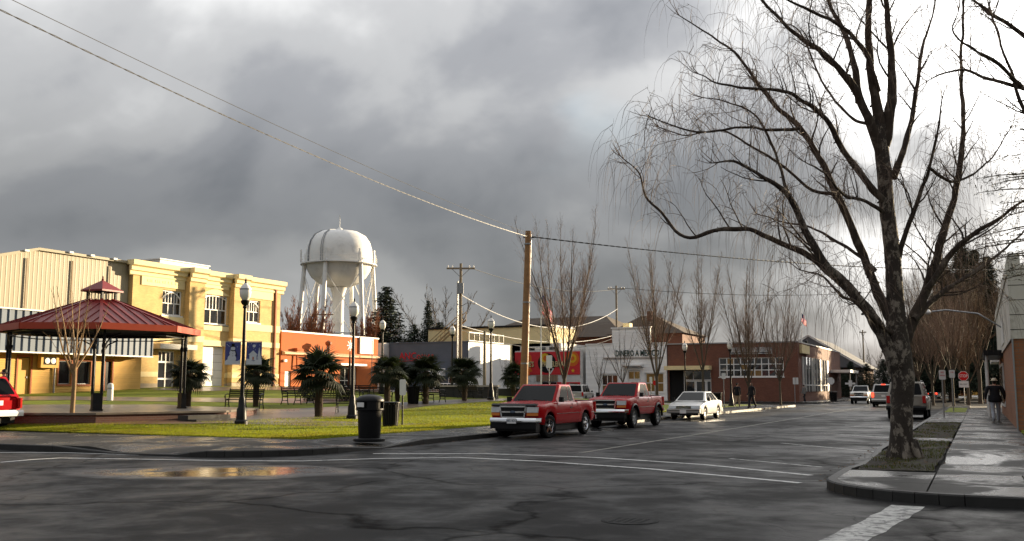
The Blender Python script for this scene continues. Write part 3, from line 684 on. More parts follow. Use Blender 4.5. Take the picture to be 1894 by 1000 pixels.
arch_bar(w1[0] + 0.08, w1[1] - 0.08, 6.52, 0.45); arch_bar(w3[0] + 0.08, w3[1] - 0.08, 6.52, 0.45); arch_bar(w2[0] + .05, w2[1] - .05, 6.82, 0.28)
mb = MB(); poly = [(w2[0] - 0.1, 7.16)] + [(w2[0] - 0.1 + (w2[1] - w2[0] + 0.2) * k / 12, 7.2 + 0.36 * math.sin(math.pi * k / 12)) for k in range(13)] + [(w2[1] + 0.1, 7.16)]
mb.prism(poly, 'y', -0.05, -0.002); mb.build('arch_stone', M['cream'], cb)
# entrance door with transom
dmb = MB(); x0, x1 = dr[0], dr[1]
for a, b in ((x0, x0 + .09), ((x0 + x1) / 2 - .05, (x0 + x1) / 2 + .05), (x1 - .09, x1)): dmb.box(a, b, 0.08, 0.18, 0, 2.95)
dmb.box(x0 + .09, x1 - .09, 0.083, 0.177, 2.12, 2.24); dmb.box(x0 + .09, x1 - .09, 0.083, 0.177, 2.85, 2.95); dmb.box(x0 + .09, x1 - .09, 0.083, 0.177, 0, 0.25)
dmb.box(x0 + .09, x1 - .09, 0.085, 0.175, 0.98, 1.1)
for k in range(1, 4): dmb.box(x0 + (x1 - x0) * k / 4 - .03, x0 + (x1 - x0) * k / 4 + .03, 0.087, 0.173, 2.24, 2.85)
dd = dmb.build('door', M['white'], cb)
for a, b in ((x0 + .12, (x0 + x1) / 2 - .08), ((x0 + x1) / 2 + .08, x1 - .12)):
    g = MB(); g.box(a, b, 0.12, 0.13, 0.25, 2.1); g.build('pane', M['glass'], dd)
    g = MB(); g.box(a, b, 0.12, 0.13, 2.26, 2.84); g.build('pane', M['glass'], dd)
for k in range(6):                               # sectional white door
    mb = MB(); z = 3.42 * k / 6; mb.box(gd[0], gd[1], 0.22, 0.27, z + 0.006, z + 0.56); mb.build('door_panel', M['white'], cb)
mb = MB(); mb.box(U(48.2), U(51.6), -1.25, -0.01, 3.02, 3.36); mb.build('canopy', mat('grey_canopy', (0.45, 0.43, 0.38), 0.5, 0, 0.08, 2), cb)
mb = MB(); mb.box(U(61.15), U(61.3), -0.16, -0.02, 0.0, H - 0.45); mb.box(U(61.08), U(61.37), -0.2, -0.01, H - 0.75, H - 0.45); mb.build('downpipe', M['rust_trim'], cb)
mb = MB(); mb.box(U(52.6), U(57.6), 3.6, 8, H - 0.4, H + 0.95); ph = mb.build('roof_plant_room', M['white'], cb)
mb = MB(); mb.box(U(52.5), U(57.7), 3.5, 8.1, H + 0.95, H + 1.03); mb.build('coping', M['white'], ph)

# ------------------------------------------------------------ tan metal hall behind
mh_ = thing('metal_hall', 'tall windowless hall clad in ribbed tan metal behind the low yellow shop', 'building', (-50.35, 30, 1.1), R_(90))
top = lambda x: 8.66 if x > 9.75 else 8.66 - (9.75 - x) * 0.27
mb = MB(); x = 0.0
while x < 16.6:
    b = min(x + 0.30, 16.65); mid = (x + b) / 2
    for a, c, y in ((x, x + 0.20, 0.0), (x + 0.23, b - 0.03, -0.008)):
        mb.quad((a, y, 0), (c, y, 0), (c, y, top(c)), (a, y, top(a)))
    mb.quad((x + .2, 0, 0), (x + .23, -.008, 0), (x + .23, -.008, top(x + .23)), (x + .2, 0, top(x + .2)))
    mb.quad((b - .03, -.008, 0), (b, 0, 0), (b, 0, top(b)), (b - .03, -.008, top(b - .03))); x = b
mb.quad((0, 0, 0), (0, 20, 0), (0, 20, top(0)), (0, 0, top(0))); mb.quad((16.6, 0, 0), (16.6, 0, 8.6), (16.6, 20, 8.6), (16.6, 20, 0))
mb.build('wall', M['tan_metal'], mh_)
mb = MB(); mb.quad((0, -0.05, top(0)), (9.75, -0.05, 8.66), (9.75, 20, 8.66), (0, 20, top(0))); mb.quad((9.75, -0.05, 8.66), (16.6, -0.05, 8.66), (16.6, 20, 8.66), (9.75, 20, 8.66)); mb.build('roof', M['tan_metal'], mh_)
mb = MB(); mb.bar((0, -0.1, top(0) + 0.02), (9.75, -0.1, 8.68), 0.14, 0.16); mb.bar((9.75, -0.1, 8.68), (16.6, -0.1, 8.68), 0.14, 0.16); mb.build('eave_trim', M['tan_metal'], mh_)
for x in (9.0, 12.2, 15.1):
    mb = MB(); mb.box(x, x + 0.08, -0.1, -0.05, 4, top(x) - 0.4); mb.build('downpipe', mat('brown_pipe', (0.28, 0.2, 0.12), 0.6), mh_)
for x in (8.7, 11.8, 13.4, 15.2):
    mb = MB(); mb.box(x, x + 0.28, -0.3, -0.12, top(x) + 0.02, top(x) + 0.14); mb.build('floodlight', M['white'], mh_)

# ------------------------------------------------------------ low yellow shop with metal fascia
ls = thing('low_shop', 'low yellow boarded shop with blue-grey metal fascia left of the brick hall', 'building', (-49, 28.0, 1.15), R_(90))
W = 18.85
Ul = lambda px: on_x(px, 700, -49).y - 28.0
d1 = (Ul(31), Ul(55), 0, 2.15); wa = (Ul(107), Ul(130), 0.62, 2.0); wb = (Ul(142), Ul(166), 0.62, 2.0); d2 = (Ul(193), Ul(206), 0, 2.05)
shell(ls, W, 1.2, 4.7, 'wood_yellow', holes=[d1, wa, wb, d2], t=0.2, z0=-0.3)
holes_ = [d1, wa, wb, d2]; nb = 20; bh = 2.45 / nb
for k in range(nb):                              # lap siding, board by board
    z = -0.05 + k * bh; runs = [(0.0, W)]
    for h in holes_:
        if h[2] - 0.02 < z + bh / 2 < h[3] + 0.02:
            runs = [r for (a, b) in runs for r in ((a, min(b, h[0] - 0.02)), (max(a, h[1] + 0.02), b)) if r[1] - r[0] > 0.05]
    for a, b in runs:
        mb = MB(); mb.prism([(-0.004, z), (-0.028, z + 0.003), (-0.006, z + bh), (-0.004, z + bh)], 'x', a, b); mb.build('board', M['wood_yellow'], ls)
mb = MB()
mb.box(d1[0] + .06, d1[1] - .06, 0.06, 0.1, 0, 2.1); dq = mb.build('door', M['wood_yellow'], ls)
mb = MB(); mb.box(d1[1] - .2, d1[1] - .16, 0.02, 0.06, 0.95, 1.05); mb.build('handle', M['steel'], dq)
mb = MB(); mb.box(d2[0], d2[1], 0.06, 0.1, 0, 2.0); mb.build('door', M['plastic'], ls)
for (a, b, c, d) in (d1, d2, wa, wb):
    mb = MB(); mb.box(a - .1, a - .001, -0.06, -0.03, c, d + .1); mb.box(b + .001, b + .1, -0.06, -0.03, c, d + .1); mb.box(a - .1, b + .1, -0.065, -0.031, d + 0.001, d + .12)
    if c > 0: mb.box(a - .1, b + .1, -0.07, -0.031, c - .12, c)
    mb.build('trim', M['rust_trim'], ls)
for h in (wa, wb): window(ls, *h, nx=1, nz=1, y=0.1, fw=0.05, mf='steel', sill=False)
n_p = 40; pw = (W + 0.1) / n_p
for k in range(n_p):                             # standing fascia panels
    a = -0.05 + k * pw; zt = 4.72; mb = MB()
    mb.prism([(a + 0.005, -0.9), (a + pw * 0.80, -0.9), (a + pw * 0.84, -0.96), (a + pw * 0.96, -0.96), (a + pw - 0.003, -0.9), (a + pw - 0.003, -0.82), (a + 0.005, -0.82)], 'z', 2.42, zt)
    mb.build('fascia_panel', M['blue_metal'], ls)
mb = MB(); mb.box(-0.05, W + 0.05, -0.98, -0.80, 2.34, 2.42); mb.box(-0.05, W + 0.05, -0.98, -0.80, 4.72, 4.80); mb.build('fascia_edge', M['white'], ls)
mb = MB(); mb.box(-0.05, W + 0.05, -0.80, -0.03, 2.36, 2.40); mb.build('soffit', M['wood_yellow'], ls)
acx = Ul(82); ac = thing('air_conditioner', 'wall air conditioner with two round fans on the yellow shop front', 'air conditioner', (-49 + 0.08, 28 + acx, 1.15 + 1.45), R_(90))
mb = MB(); mb.box(-0.6, 0.6, -0.32, 0, 0.1, 0.9); mb.build('housing', M['wood_yellow'], ac)
mb = MB(); mb.box(-0.42, 0.42, -0.335, -0.322, 0.28, 0.72); mb.build('grille', M['dark'], ac)
for s in (-1, 1):
    mb = MB(); mb.lathe([(0.17, 0), (0.17, 0.02), (0.05, 0.03)], 14); mb.build('fan', M['white'], ac, loc=(s * 0.2, -0.336, 0.5), rot=(R_(90), 0, 0))
pp = MB(); pp.tube([(Ul(98), -0.1, 0), (Ul(98), -0.1, 2.3)], 0.05, 8); pp.build('downpipe', M['steel'], ls)

# ------------------------------------------------------------ orange stucco shop
ob = thing('stucco_shop', 'single-storey orange stucco shop with white coping beside the brick hall', 'building', (-50, 62.15, 1.15), R_(90))
Uo = lambda px, py=690: on_x(px, py, -50).y - 62.15
W = 13.9; H = 4.85
d = (0.55, 1.35, 0, 1.75); sw = (Uo(629), Uo(660), 0.5, 2.15)
shell(ob, W, 14, H, 'terracotta', holes=[d, sw], t=0.3, z0=-0.3)
mb = MB(); mb.box(-0.05, W + 0.05, -0.08, 0.35, H, H + 0.12); mb.build('coping', M['white'], ob)
mb = MB(); mb.prism([(-0.003, 3.0), (-0.34, 3.08), (-0.34, 3.22), (-0.003, 3.34)], 'x', 0.1, W - 0.2); mb.build('ledge', mat('peach_ledge', (0.72, 0.47, 0.28), 0.7), ob)
mb = MB(); mb.box(d[0], d[1], 0.12, 0.17, 0, 1.75); mb.build('door', M['white'], ob)
window(ob, *sw, nx=3, nz=[0.3], fw=0.09, seed=6)
mb = MB(); mb.box(sw[0] - 0.9, sw[1] + 0.5, -0.75, -0.01, 2.32, 2.5); mb.build('awning', M['white'], ob)
bx = Uo(663), Uo(687)
mb = MB(); mb.box(bx[0], bx[1], -0.16, -0.01, 3.45, 4.95); sb = mb.build('sign_board', M['white'], ob)
mb = MB(); mb.box(bx[0] + .15, bx[1] - .15, -0.175, -0.161, 3.65, 4.75); mb.build('sign_face', M['sign_white'], sb)
for px, z0_, z1_ in ((588, 2.2, 4.3), (672, 1.0, 4.6)):
    u = Uo(px); mb = MB(); mb.tube([(u, -0.9, z0_), (u, -0.9, z1_)], 0.04, 6); mb.build('sign_pole', M['steel'], ob)
u = Uo(588); mb = MB(); mb.lathe([(0.02, -.6), (0.16, -.55), (0.17, 0), (0.28, .12), (0.28, .3), (0.05, .45)], 10); mb.build('lantern_sign', M['rust_trim'], ob, loc=(u + 0.15, -0.9, 3.9))
u = Uo(545); mb = MB(); mb.tube([(u, -0.15, 3.3), (u, -0.2, 1.95), (u + 2.2, -0.2, 1.85)], 0.06, 8); mb.box(u - .2, u + .2, -.36, -.02, 3.35, 3.6); mb.build('vent_pipe', M['terracotta'], ob)
for u in (0.25, 4.1): mb = MB(); mb.box(u, u + .3, -.2, -.01, 2.45, 2.65); mb.build('wall_light', M['white'], ob)
u = Uo(621.6); sf = thing('snowflake_ornament', 'white snowflake ornament on a tapering pole before the orange shop', 'ornament', (-48.6, 62.15 + u, 1.2))
mb = MB(); mb.tube([(0, 0, 0), (0, 0, 2.6), (0, 0, 3.6)], [0.16, 0.09, 0.03], 8); mb.build('pole', M['black_metal'], sf)
mb = MB()
for k in range(4):
    a = k * math.pi / 4; mb.bar((0, -math.cos(a) * .48, 3.95 - math.sin(a) * .48), (0, math.cos(a) * .48, 3.95 + math.sin(a) * .48), 0.07, 0.07)
mb.build('snowflake', M['white'], sf)

# ------------------------------------------------------------ blue-grey store with white side, across the far corner
bs = thing('blue_store', 'blue-grey walled store with red script lettering and sunlit white side', 'building', (on_y(710, 680, 86).x, 86, 0.75))
BX0 = on_y(710, 680, 86).x; W = on_y(866, 680, 86).x - BX0; H = on_y(790, 632, 86).z - .85
hb = [(W * .77, W * .91, 0, 1.95)]
shell(bs, W, 9.6, H, 'dark', holes=hb, z0=-0.4)
M['blue_wall'] = mat('slate_blue_wall', (0.085, 0.11, 0.15), 0.75, 0, 0.18, 0.9)
mb = MB(); wall(mb, 0, W - 0.05, -0.4, H, hb, y=-0.02, t=0.1); mb.build('front_wall', M['blue_wall'], bs)
mb = MB(); mb.quad((W + .01, -0.02, -.4), (W + .01, 9.6, -.4), (W + .01, 9.6, H), (W + .01, -0.02, H)); mb.build('side_wall', M['white'], bs)
mb = MB(); mb.box(-.05, W + .06, -.08, 9.7, H, H + .1); mb.build('coping', M['blue_wall'], bs)
window(bs, hb[0][0], hb[0][1], 0.05, 1.9, nx=2, nz=1, y=0.1, seed=9)
mb = MB(); mb.prism([(-0.03, 2.75), (-1.1, 2.15), (-1.1, 2.0), (-0.03, 2.0)], 'x', W * .56, W * .74); mb.build('awning', M['white'], bs)
M['red_script'] = mat('red_sign_paint', (0.42, 0.02, 0.035), 0.5, 0, 0.1, 5)
lettering('ANComes', 1.0, M['red_script'], bs, (W * .4, -0.08, H - 1.35), squash=0.95, depth=0.02, name='script_lettering')
mb = MB(); mb.bar((W * .18, -0.07, H - 1.85), (W * .6, -0.07, H - 1.7), 0.03, 0.05); mb.build('underline', M['red_script'], bs)
gw = thing('grey_store', 'plain pale grey store wall between the orange shop and the blue store', 'building', (on_y(690, 680, 85).x, 85, 0.75))
shell(gw, on_y(709.5, 680, 85).x - on_y(690, 680, 85).x, 8, H + .05, 'white_old', z0=-.4)
# storey set back on the roof, with outside stair and sign frame
us = thing('rooftop_house', 'cream upper storey with an outside timber stair rising behind the blue store', 'building', (-63.4, 108, 0.75))
shell(us, 17, 8, 8.2, 'cream', z0=-.4)
mb = MB(); mb.box(-.1, 17.1, -.15, 8.1, 8.2, 8.42); mb.build('parapet', M['plastic'], us)
st = MB()
for s in (0, 0.9): st.bar((1.2, -1.0 - s, 5.5), (6.0, -1.0 - s, 9.2), 0.08, 0.2); st.bar((1.2, -1.0 - s, 6.5), (6.0, -1.0 - s, 10.2), 0.06, 0.08)
for k in range(9): t = k / 8; st.bar((1.2 + 4.8 * t, -1.0, 5.5 + 3.7 * t), (1.2 + 4.8 * t, -1.0, 6.5 + 3.7 * t), 0.05, 0.05)
st.build('stair', mat('raw_timber', (0.35, 0.24, 0.12), 0.8, 0, 0.2, 3), us)
sf2 = thing('sign_frame', 'black open lattice sign frame on the roof edge of the blue store', 'sign frame', (BX0 + W - .2, 87.2, .75 + H + .1))
mb = MB()
for z in (0, 0.85): mb.bar((-0.4, 0, z + .1), (-0.4, 8, z + .1), .1, .12)
for k in range(8): mb.bar((-0.4, k * 8 / 7, 0), (-0.4, k * 8 / 7, 1.05), .08, .08)
mb.build('lattice', M['black_metal'], sf2)
ag = thing('grey_annex', 'grey concrete annex with barred window right of the blue store', 'building', (-51.5, 108, 0.6))
shell(ag, 6.5, 8, 6.3, 'white_old', holes=[(1.0, 3.4, 1.6, 4.0)], z0=-.4); window(ag, 1.0, 3.4, 1.6, 4.0, 6, 1, mf='plastic')
mb = MB(); mb.box(2.0, 6.4, -1.2, -.02, -0.3, 1.9); mb.build('porch', M['white'], ag)

# ------------------------------------------------------------ big brick building with hipped brown roof behind
hr = thing('hip_roof_building', 'large brick building with broad brown hipped roof rising behind the shops', 'building', (on_y(868, 640, 150).x, 150, 0.5))
W, D, H = on_y(1148, 620, 150).x - on_y(868, 640, 150).x, 26.0, on_y(1060, 624, 150).z - 0.5
shell(hr, W, D, H, 'redbrick', z0=-.5)
rf = MB(); e = 0.9; rz = on_y(1000, 588, 163).z - 0.5
rf.add([(-e, -e, H), (W + e, -e, H), (W + e, D + e, H), (-e, D + e, H), (W * .17, D / 2, rz), (W * .74, D / 2, rz)], [(0, 1, 5, 4), (1, 2, 5), (2, 3, 4, 5), (3, 0, 4), (0, 3, 2, 1)])
M['brown_roof'] = mat('brown_shingles', (0.075, 0.055, 0.04), 0.9, 0, 0.2, 1.2, dirt=((0.13, 0.11, 0.09), 0.5, 0.25))
rfo = rf.build('hipped_roof', M['brown_roof'], hr)
mb = MB(); mb.box(W * .30, W * .62, -1.4, 1.0, H - 1.2, H + .9); mb.build('bay', M['white'], hr)
for k in range(4): window(hr, W * .66 + k * 2.2, W * .66 + 1.2 + k * 2.2, H - 3.6, H - 1.6, 1, 2, y=-0.03, mf='white')
hg = thing('gable_roof_house', 'house with sunlit tan roof slope behind the white false-front shop', 'house', (on_y(1128, 620, 128).x, 128, 0.4))
Wg, Hg, Rg = on_y(1262, 620, 128).x - on_y(1128, 620, 128).x, on_y(1200, 617, 128).z - .4, on_y(1160, 585, 134).z - .4
shell(hg, Wg, 12, Hg, 'redbrick', z0=-.4)
mb = MB(); mb.add([(-.5, -.5, Hg), (Wg + .5, -.5, Hg), (Wg + .5, 12.5, Hg), (-.5, 12.5, Hg), (Wg * .25, 6, Rg), (Wg * .45, 6, Rg)], [(0, 1, 5, 4), (1, 2, 5), (2, 3, 4, 5), (3, 0, 4), (0, 3, 2, 1)]); mb.build('roof', M['brown_roof'], hg)
mb = MB(); mb.box(Wg * .4, Wg * .4 + .7, 4, 4.7, Hg + .5, Rg + .5); mb.build('chimney', M['redbrick'], hg)

# ------------------------------------------------------------ red cake shop
M['red_wall'] = mat('bright_red_wall', (0.58, 0.030, 0.035), 0.6, 0, 0.12, 1.5)
M['sun_yellow'] = mat('yellow_paint', (0.68, 0.42, 0.02), 0.6, 0, 0.1, 3)
M['sun_orange'] = mat('orange_paint', (0.62, 0.14, 0.015), 0.6, 0, 0.1, 3)
cs = thing('cake_shop', 'bright red shop with painted suns and lettering across its front', 'building', (-49.2, 104, 0.35))
W, H = 8.5, 5.5
hs = [(3.2, 5.3, 0.0, 1.9), (6.9, 7.9, 0.3, 1.7)]
shell(cs, W, 12, H, 'white_old', holes=hs, z0=-.3)
mb = MB(); mb.box(0, W - .3, -.06, -.003, 2.7, 5.35); mb.build('sign_wall', M['red_wall'], cs)
mb = MB(); mb.box(6.0, 6.88, -.05, -.003, 0, 1.85); mb.box(7.92, 8.2, -.05, -.003, 0, 1.85); mb.box(6.88, 7.92, -.05, -.003, 1.72, 1.85); mb.box(5.33, 5.9, -.05, -.003, 0, 1.85); mb.build('red_trim', M['red_wall'], cs)
mb = MB()
for k in range(13): mb.box(2.75 + k * .21, 2.75 + k * .21 + .16, -.08, -.003, 1.95, 2.66)
mb.build('grille', mat('tan_slats', (0.3, 0.2, 0.13), 0.7), cs)
window(cs, *hs[0], nx=1, nz=[.55], seed=3); window(cs, *hs[1], nx=1, nz=1, mf='sun_orange', seed=5)
def disc(parent, name, x, z, r, y, m, n_=20, t=0.012):
    mb = MB(); mb.prism([(x + r * math.cos(2 * math.pi * k / n_), z + r * math.sin(2 * math.pi * k / n_)) for k in range(n_)], 'y', y - t, y); return mb.build(name, M[m], parent)
def star(parent, x, z, r, y, m, k_=5, rin=0.42):
    mb = MB(); mb.prism([(x + (r if k % 2 == 0 else r * rin) * math.sin(math.pi * k / k_), z + (r if k % 2 == 0 else r * rin) * math.cos(math.pi * k / k_)) for k in range(2 * k_)], 'y', y - .012, y); return mb.build('painted_star', M[m], parent)
disc(cs, 'painted_disc', 4.1, 4.05, 1.15, -.062, 'dark'); disc(cs, 'painted_sun', 3.85, 4.55, .62, -.076, 'sun_yellow'); disc(cs, 'painted_sun', 3.95, 4.6, .3, -.09, 'sun_orange')
disc(cs, 'painted_sun', 1.5, 4.55, .68, -.062, 'sun_orange'); star(cs, 1.5, 4.55, .35, -.076, 'sun_yellow', 8, .5)
disc(cs, 'painted_sun', 7.25, 4.5, .85, -.0615, 'sun_orange'); disc(cs, 'painted_sun', 7.3, 4.55, .5, -.074, 'sun_yellow'); star(cs, 7.3, 4.55, .33, -.088, 'sun_orange', 9, .6)
disc(cs, 'painted_sun', 1.3, 3.45, .6, -.062, 'sun_yellow'); star(cs, 1.3, 3.45, 1.05, -.065, 'sun_orange', 10, .7)
star(cs, 7.35, 3.15, .26, -.062, 'sun_yellow'); star(cs, 6.6, 3.6, .16, -.062, 'sun_yellow')
mb = MB(); mb.prism([(3.9, 3.75), (5.0, 3.4), (4.55, 2.75)], 'y', -.09, -.078); mb.build('slice_outline', M['white'], cs)
mb = MB(); mb.prism([(4.05, 3.66), (4.86, 3.4), (4.5, 2.95)], 'y', -.105, -.092); mb.build('slice', M['dark'], cs)
M['sign_cream'] = mat('cream_letters', (0.70, 0.55, 0.28), 0.6, 0, 0.06, 4)
for dx, mm, yy in ((0.045, 'dark', -.115), (0, 'sign_cream', -.13)):
    lettering("LENE'S", .85, M[mm], cs, (1.7 + dx, yy, 3.9 - dx), squash=.62, depth=.008); lettering('PASTELERIA', .85, M[mm], cs, (4.85 + dx, yy, 3.9 - dx), squash=.62, depth=.008)
mb = MB(); mb.box(0.2, 5.5, 1, 1.4, H, H + .55); mb.build('roof_vent_row', M['white_old'], cs)
for x in (1.4, 2.8, 4.0): mb = MB(); mb.box(x, x + .7, .9, 1.0, H + .1, H + .42); mb.build('vent', M['dark'], cs)
# ------------------------------------------------------------ white false-front shop
M['white_board'] = mat('white_boards', (0.84, 0.83, 0.81), 0.65, 0, 0.07, 1.4, rnd=0.05)
ds = thing('false_front_shop', 'white boarded shop with stepped false front and DINERO A MEXICO lettering', 'building', (-40.3, 104, 0.3))
W = 9.5; H = 6.1
Ud = lambda px: on_y(px, 690, 104).x + 40.3
hd = [(Ud(1112), Ud(1143), 0.55, 2.75), (Ud(1161), Ud(1184), 0.0, 3.15), (Ud(1193), Ud(1228), 0.75, 2.9)]
shell(ds, W, 14, H, 'white_board', holes=hd, z0=-.3)
fx = Ud(1133), Ud(1204)
mb = MB(); mb.box(fx[0], fx[1], 0, .3, H, H + 1.75); mb.build('false_front', M['white_board'], ds)
bh = .3
for k in range(26):
    z = -0.1 + k * bh
    if z + bh > H + 1.75: break
    runs = [(0.0, W)] if z < H - .05 else [fx]
    for h in hd:
        if h[2] - .05 < z + bh / 2 < h[3] + .05: runs = [r for (a, b) in runs for r in ((a, min(b, h[0] - .1)), (max(a, h[1] + .1), b)) if r[1] - r[0] > .05]
    for a, b in runs:
        mb = MB(); mb.prism([(-.004, z), (-.035, z + .004), (-.008, z + bh), (-.004, z + bh)], 'x', a, b); mb.build('board', M['white_board'], ds)
mb = MB(); mb.box(fx[0] - .1, fx[1] + .1, -.12, .32, H + 1.752, H + 1.9); mb.build('coping', M['white'], ds)
for a, b in ((0, fx[0] - .02), (fx[1] + .02, W)): mb = MB(); mb.box(a, b, -.1, .3, H + .002, H + .12); mb.build('coping', M['white'], ds)
mb = MB(); mb.box(2.2, 9.0, -.2, -.04, 4.5, 4.62); mb.build('ledge', mat('grey_ledge', (0.35, 0.3, 0.27), 0.7), ds)
M['green_letter'] = mat('dark_green_letters', (0.03, 0.06, 0.05), 0.6, 0, .1, 5)
lettering('DINERO A MEXICO', .98, M['green_letter'], ds, (6.15, -.08, 5.05), squash=.60, depth=.02)
mb = MB(); mb.prism([(-.04, 3.85), (-.9, 3.8), (-.9, 3.65), (-.04, 3.5)], 'x', hd[1][0] - .4, hd[1][1] + .4); mb.build('door_hood', M['white'], ds)
window(ds, *hd[0], nx=3, nz=[.45], fw=.12, seed=4, warm=.2); window(ds, *hd[2], nx=2, nz=[.48], fw=.12, seed=8, warm=.85)
dw = window(ds, hd[1][0], hd[1][1], 2.15, 3.12, nx=2, nz=1, fw=.1, sill=False)
mb = MB(); mb.box(hd[1][0], hd[1][1], .12, .17, 0, 2.13); dd = mb.build('door', M['white'], ds)
mb = MB(); mb.box(hd[1][0] + .35, hd[1][1] - .35, .105, .118, 1.0, 1.9); mb.build('pane', M['glass'], dd)
mb = MB(); mb.box(fx[0] + .6, fx[0] + 1.4, 2, 3, H, H + 2.5); mb.build('chimney', M['cream'], ds)
# ------------------------------------------------------------ long red-brick store at the corner
st = thing('corner_store', 'long low red-brick store with white-framed windows at the far street corner', 'building', (-30.7, 104, 0.15))
W = 13.9; H = 6.1; D = 34
Us = lambda px: on_y(px, 690, 104).x + 30.7
en = (0.15, Us(1315), 0.0, 3.3); wn = (Us(1330), Us(1450), 2.55, 4.6)
shell(st, W, D, H, 'redbrick', holes=[en, wn], z0=-.2, t=.3)
for k in range(0, 9): pass
window(st, *wn, nx=9, nz=3, fw=.10, seed=11, warm=.12, mull=.09)
mb = MB(); mb.box(-.05, en[1] + .1, -1.3, -.01, 3.32, 3.75); mb.build('canopy', M['cream'], st)
e0 = Us(1264)
mb = MB(); mb.box(en[0], e0 - .05, .2, .26, 0, 3.3); mb.build('recess', M['dark'], st)
window(st, e0, en[1], 2.2, 3.28, nx=3, nz=1, y=.2, fw=.09, sill=False, seed=3)
for a, b in ((e0, (e0 + en[1]) / 2 - .25), ((e0 + en[1]) / 2 - .22, en[1] - .6), (en[1] - .57, en[1])):
    f = window(st, a, b, 0.02, 2.18, nx=1, nz=1, y=.2, fw=.11, name='door', sill=False)
mb = MB(); mb.box(-.08, W + .08, -.1, D, H, H + .13); mb.build('coping', M['steel'], st)
sgx = Us(1352), Us(1430)
mb = MB(); mb.box(sgx[0], sgx[1], -.25, -.01, 4.95, 5.65); sg = mb.build('sign_board', mat('mottled_sign', (0.42, 0.42, 0.42), 0.5, 0, 0.5, 2.5, dirt=((0.09, 0.09, 0.1), .9, 1.5)), st)
mb = MB(); mb.box(sgx[0] + .15, sgx[1] - .15, -.27, -.252, 5.05, 5.12); mb.build('sign_stripe', M['dark'], sg)
for k in range(10):                              # side windows along the street: tall ribbed screens
    y = 2.2 + k * 2.0
    mb = MB(); mb.box(W + .01, W + .14, y, y + .22, 1.0, 4.7); mb.build('screen_post', M['white_old'], st)
    mb = MB(); mb.box(W + .005, W + .05, y + .22, y + 2.0, 1.0, 4.7); mb.build('screen_pane', M['glass'] if k % 3 else M['steel'], st)
    mb = MB(); mb.box(W + .012, W + .1, y + .22, y + 2.0, 1.65, 1.75); mb.build('screen_rail', M['white'], st)
mb = MB(); mb.box(W + .01, W + .3, 1.0, 6.0, 5.0, 5.9); mb.build('sign_board', M['cream'], st)
mb = MB(); mb.box(W + .02, W + 2.4, 24, 33, 3.3, 3.65); mb.build('canopy', M['white'], st)
for y in (25, 32): mb = MB(); mb.tube([(W + 2.2, y, 0), (W + 2.2, y, 3.3)], .08, 8); mb.build('canopy_post', M['white_old'], st)
mb = MB(); mb.lathe([(0.25, 0), (0.25, .35), (.12, .4), (.12, .9), (.2, .95), (.2, 1.1), (.02, 1.3)], 10); mb.build('roof_vent', M['plastic'], st, loc=(W - 2.5, 22, H))
# ------------------------------------------------------------ far end of the street
fh = thing('grey_roof_house', 'house with broad grey roof beyond the brick corner store', 'house', (-31, 160, 0.1))
shell(fh, 14, 26, 5.0, 'redbrick', z0=-.2)
mb = MB(); mb.add([(-1, -1, 4.6), (15, -1, 4.6), (15, 27, 4.6), (-1, 27, 4.6), (7, -1, 9.6), (7, 27, 9.6)], [(0, 4, 5, 3), (1, 2, 5, 4), (0, 1, 4), (2, 3, 5), (0, 3, 2, 1)])
mb.build('roof', mat('grey_shingles', (0.12, 0.12, 0.125), 0.85, 0, 0.12, 2), fh)
mb = MB(); mb.bar((7, -1.08, 9.65), (15.1, -1.08, 4.6), .1, .3); mb.bar((7, -1.08, 9.65), (-1.1, -1.08, 4.6), .1, .3); mb.build('barge_board', M['white_old'], fh)
for x in (2, 6, 10): window(fh, x, x + 1.6, 1.2, 2.8, 2, 2, y=-0.03)
def cottage(label, X, Y, w, d, h, rise, mw, rot=0.0):
    o = thing('house', label, 'house', (X, Y, 0.1), rot); shell(o, w, d, h, mw, z0=-.2)
    mb = MB(); mb.add([(-.5, -.5, h), (w + .5, -.5, h), (w + .5, d + .5, h), (-.5, d + .5, h), (-.5, d / 2, h + rise), (w + .5, d / 2, h + rise)], [(0, 1, 5, 4), (2, 3, 4, 5), (0, 4, 3), (1, 2, 5), (0, 3, 2, 1)]); mb.build('gable_roof', M['brown_roof'], o)
    window(o, w * .2, w * .2 + 1.4, .9, 2.2, 2, 2, y=-0.03); window(o, w * .65, w * .65 + 1.4, .9, 2.2, 2, 2, y=-0.03)
    mb = MB(); mb.box(w * .45, w * .45 + 1, -.08, -.01, 0, 2.1); mb.build('door', M['rust_trim'], o); return o
cottage('ochre cottage at the far end of the street under the big trees', -9, 215, 12, 8, 3.0, 2.6, 'wood_yellow')
cottage('pale cottage far beyond the stop sign', 6, 190, 11, 8, 3.0, 2.4, 'white_old')
cottage('far house with brown roof left of the street end', -60, 205, 14, 9, 4.5, 3.2, 'white_old')

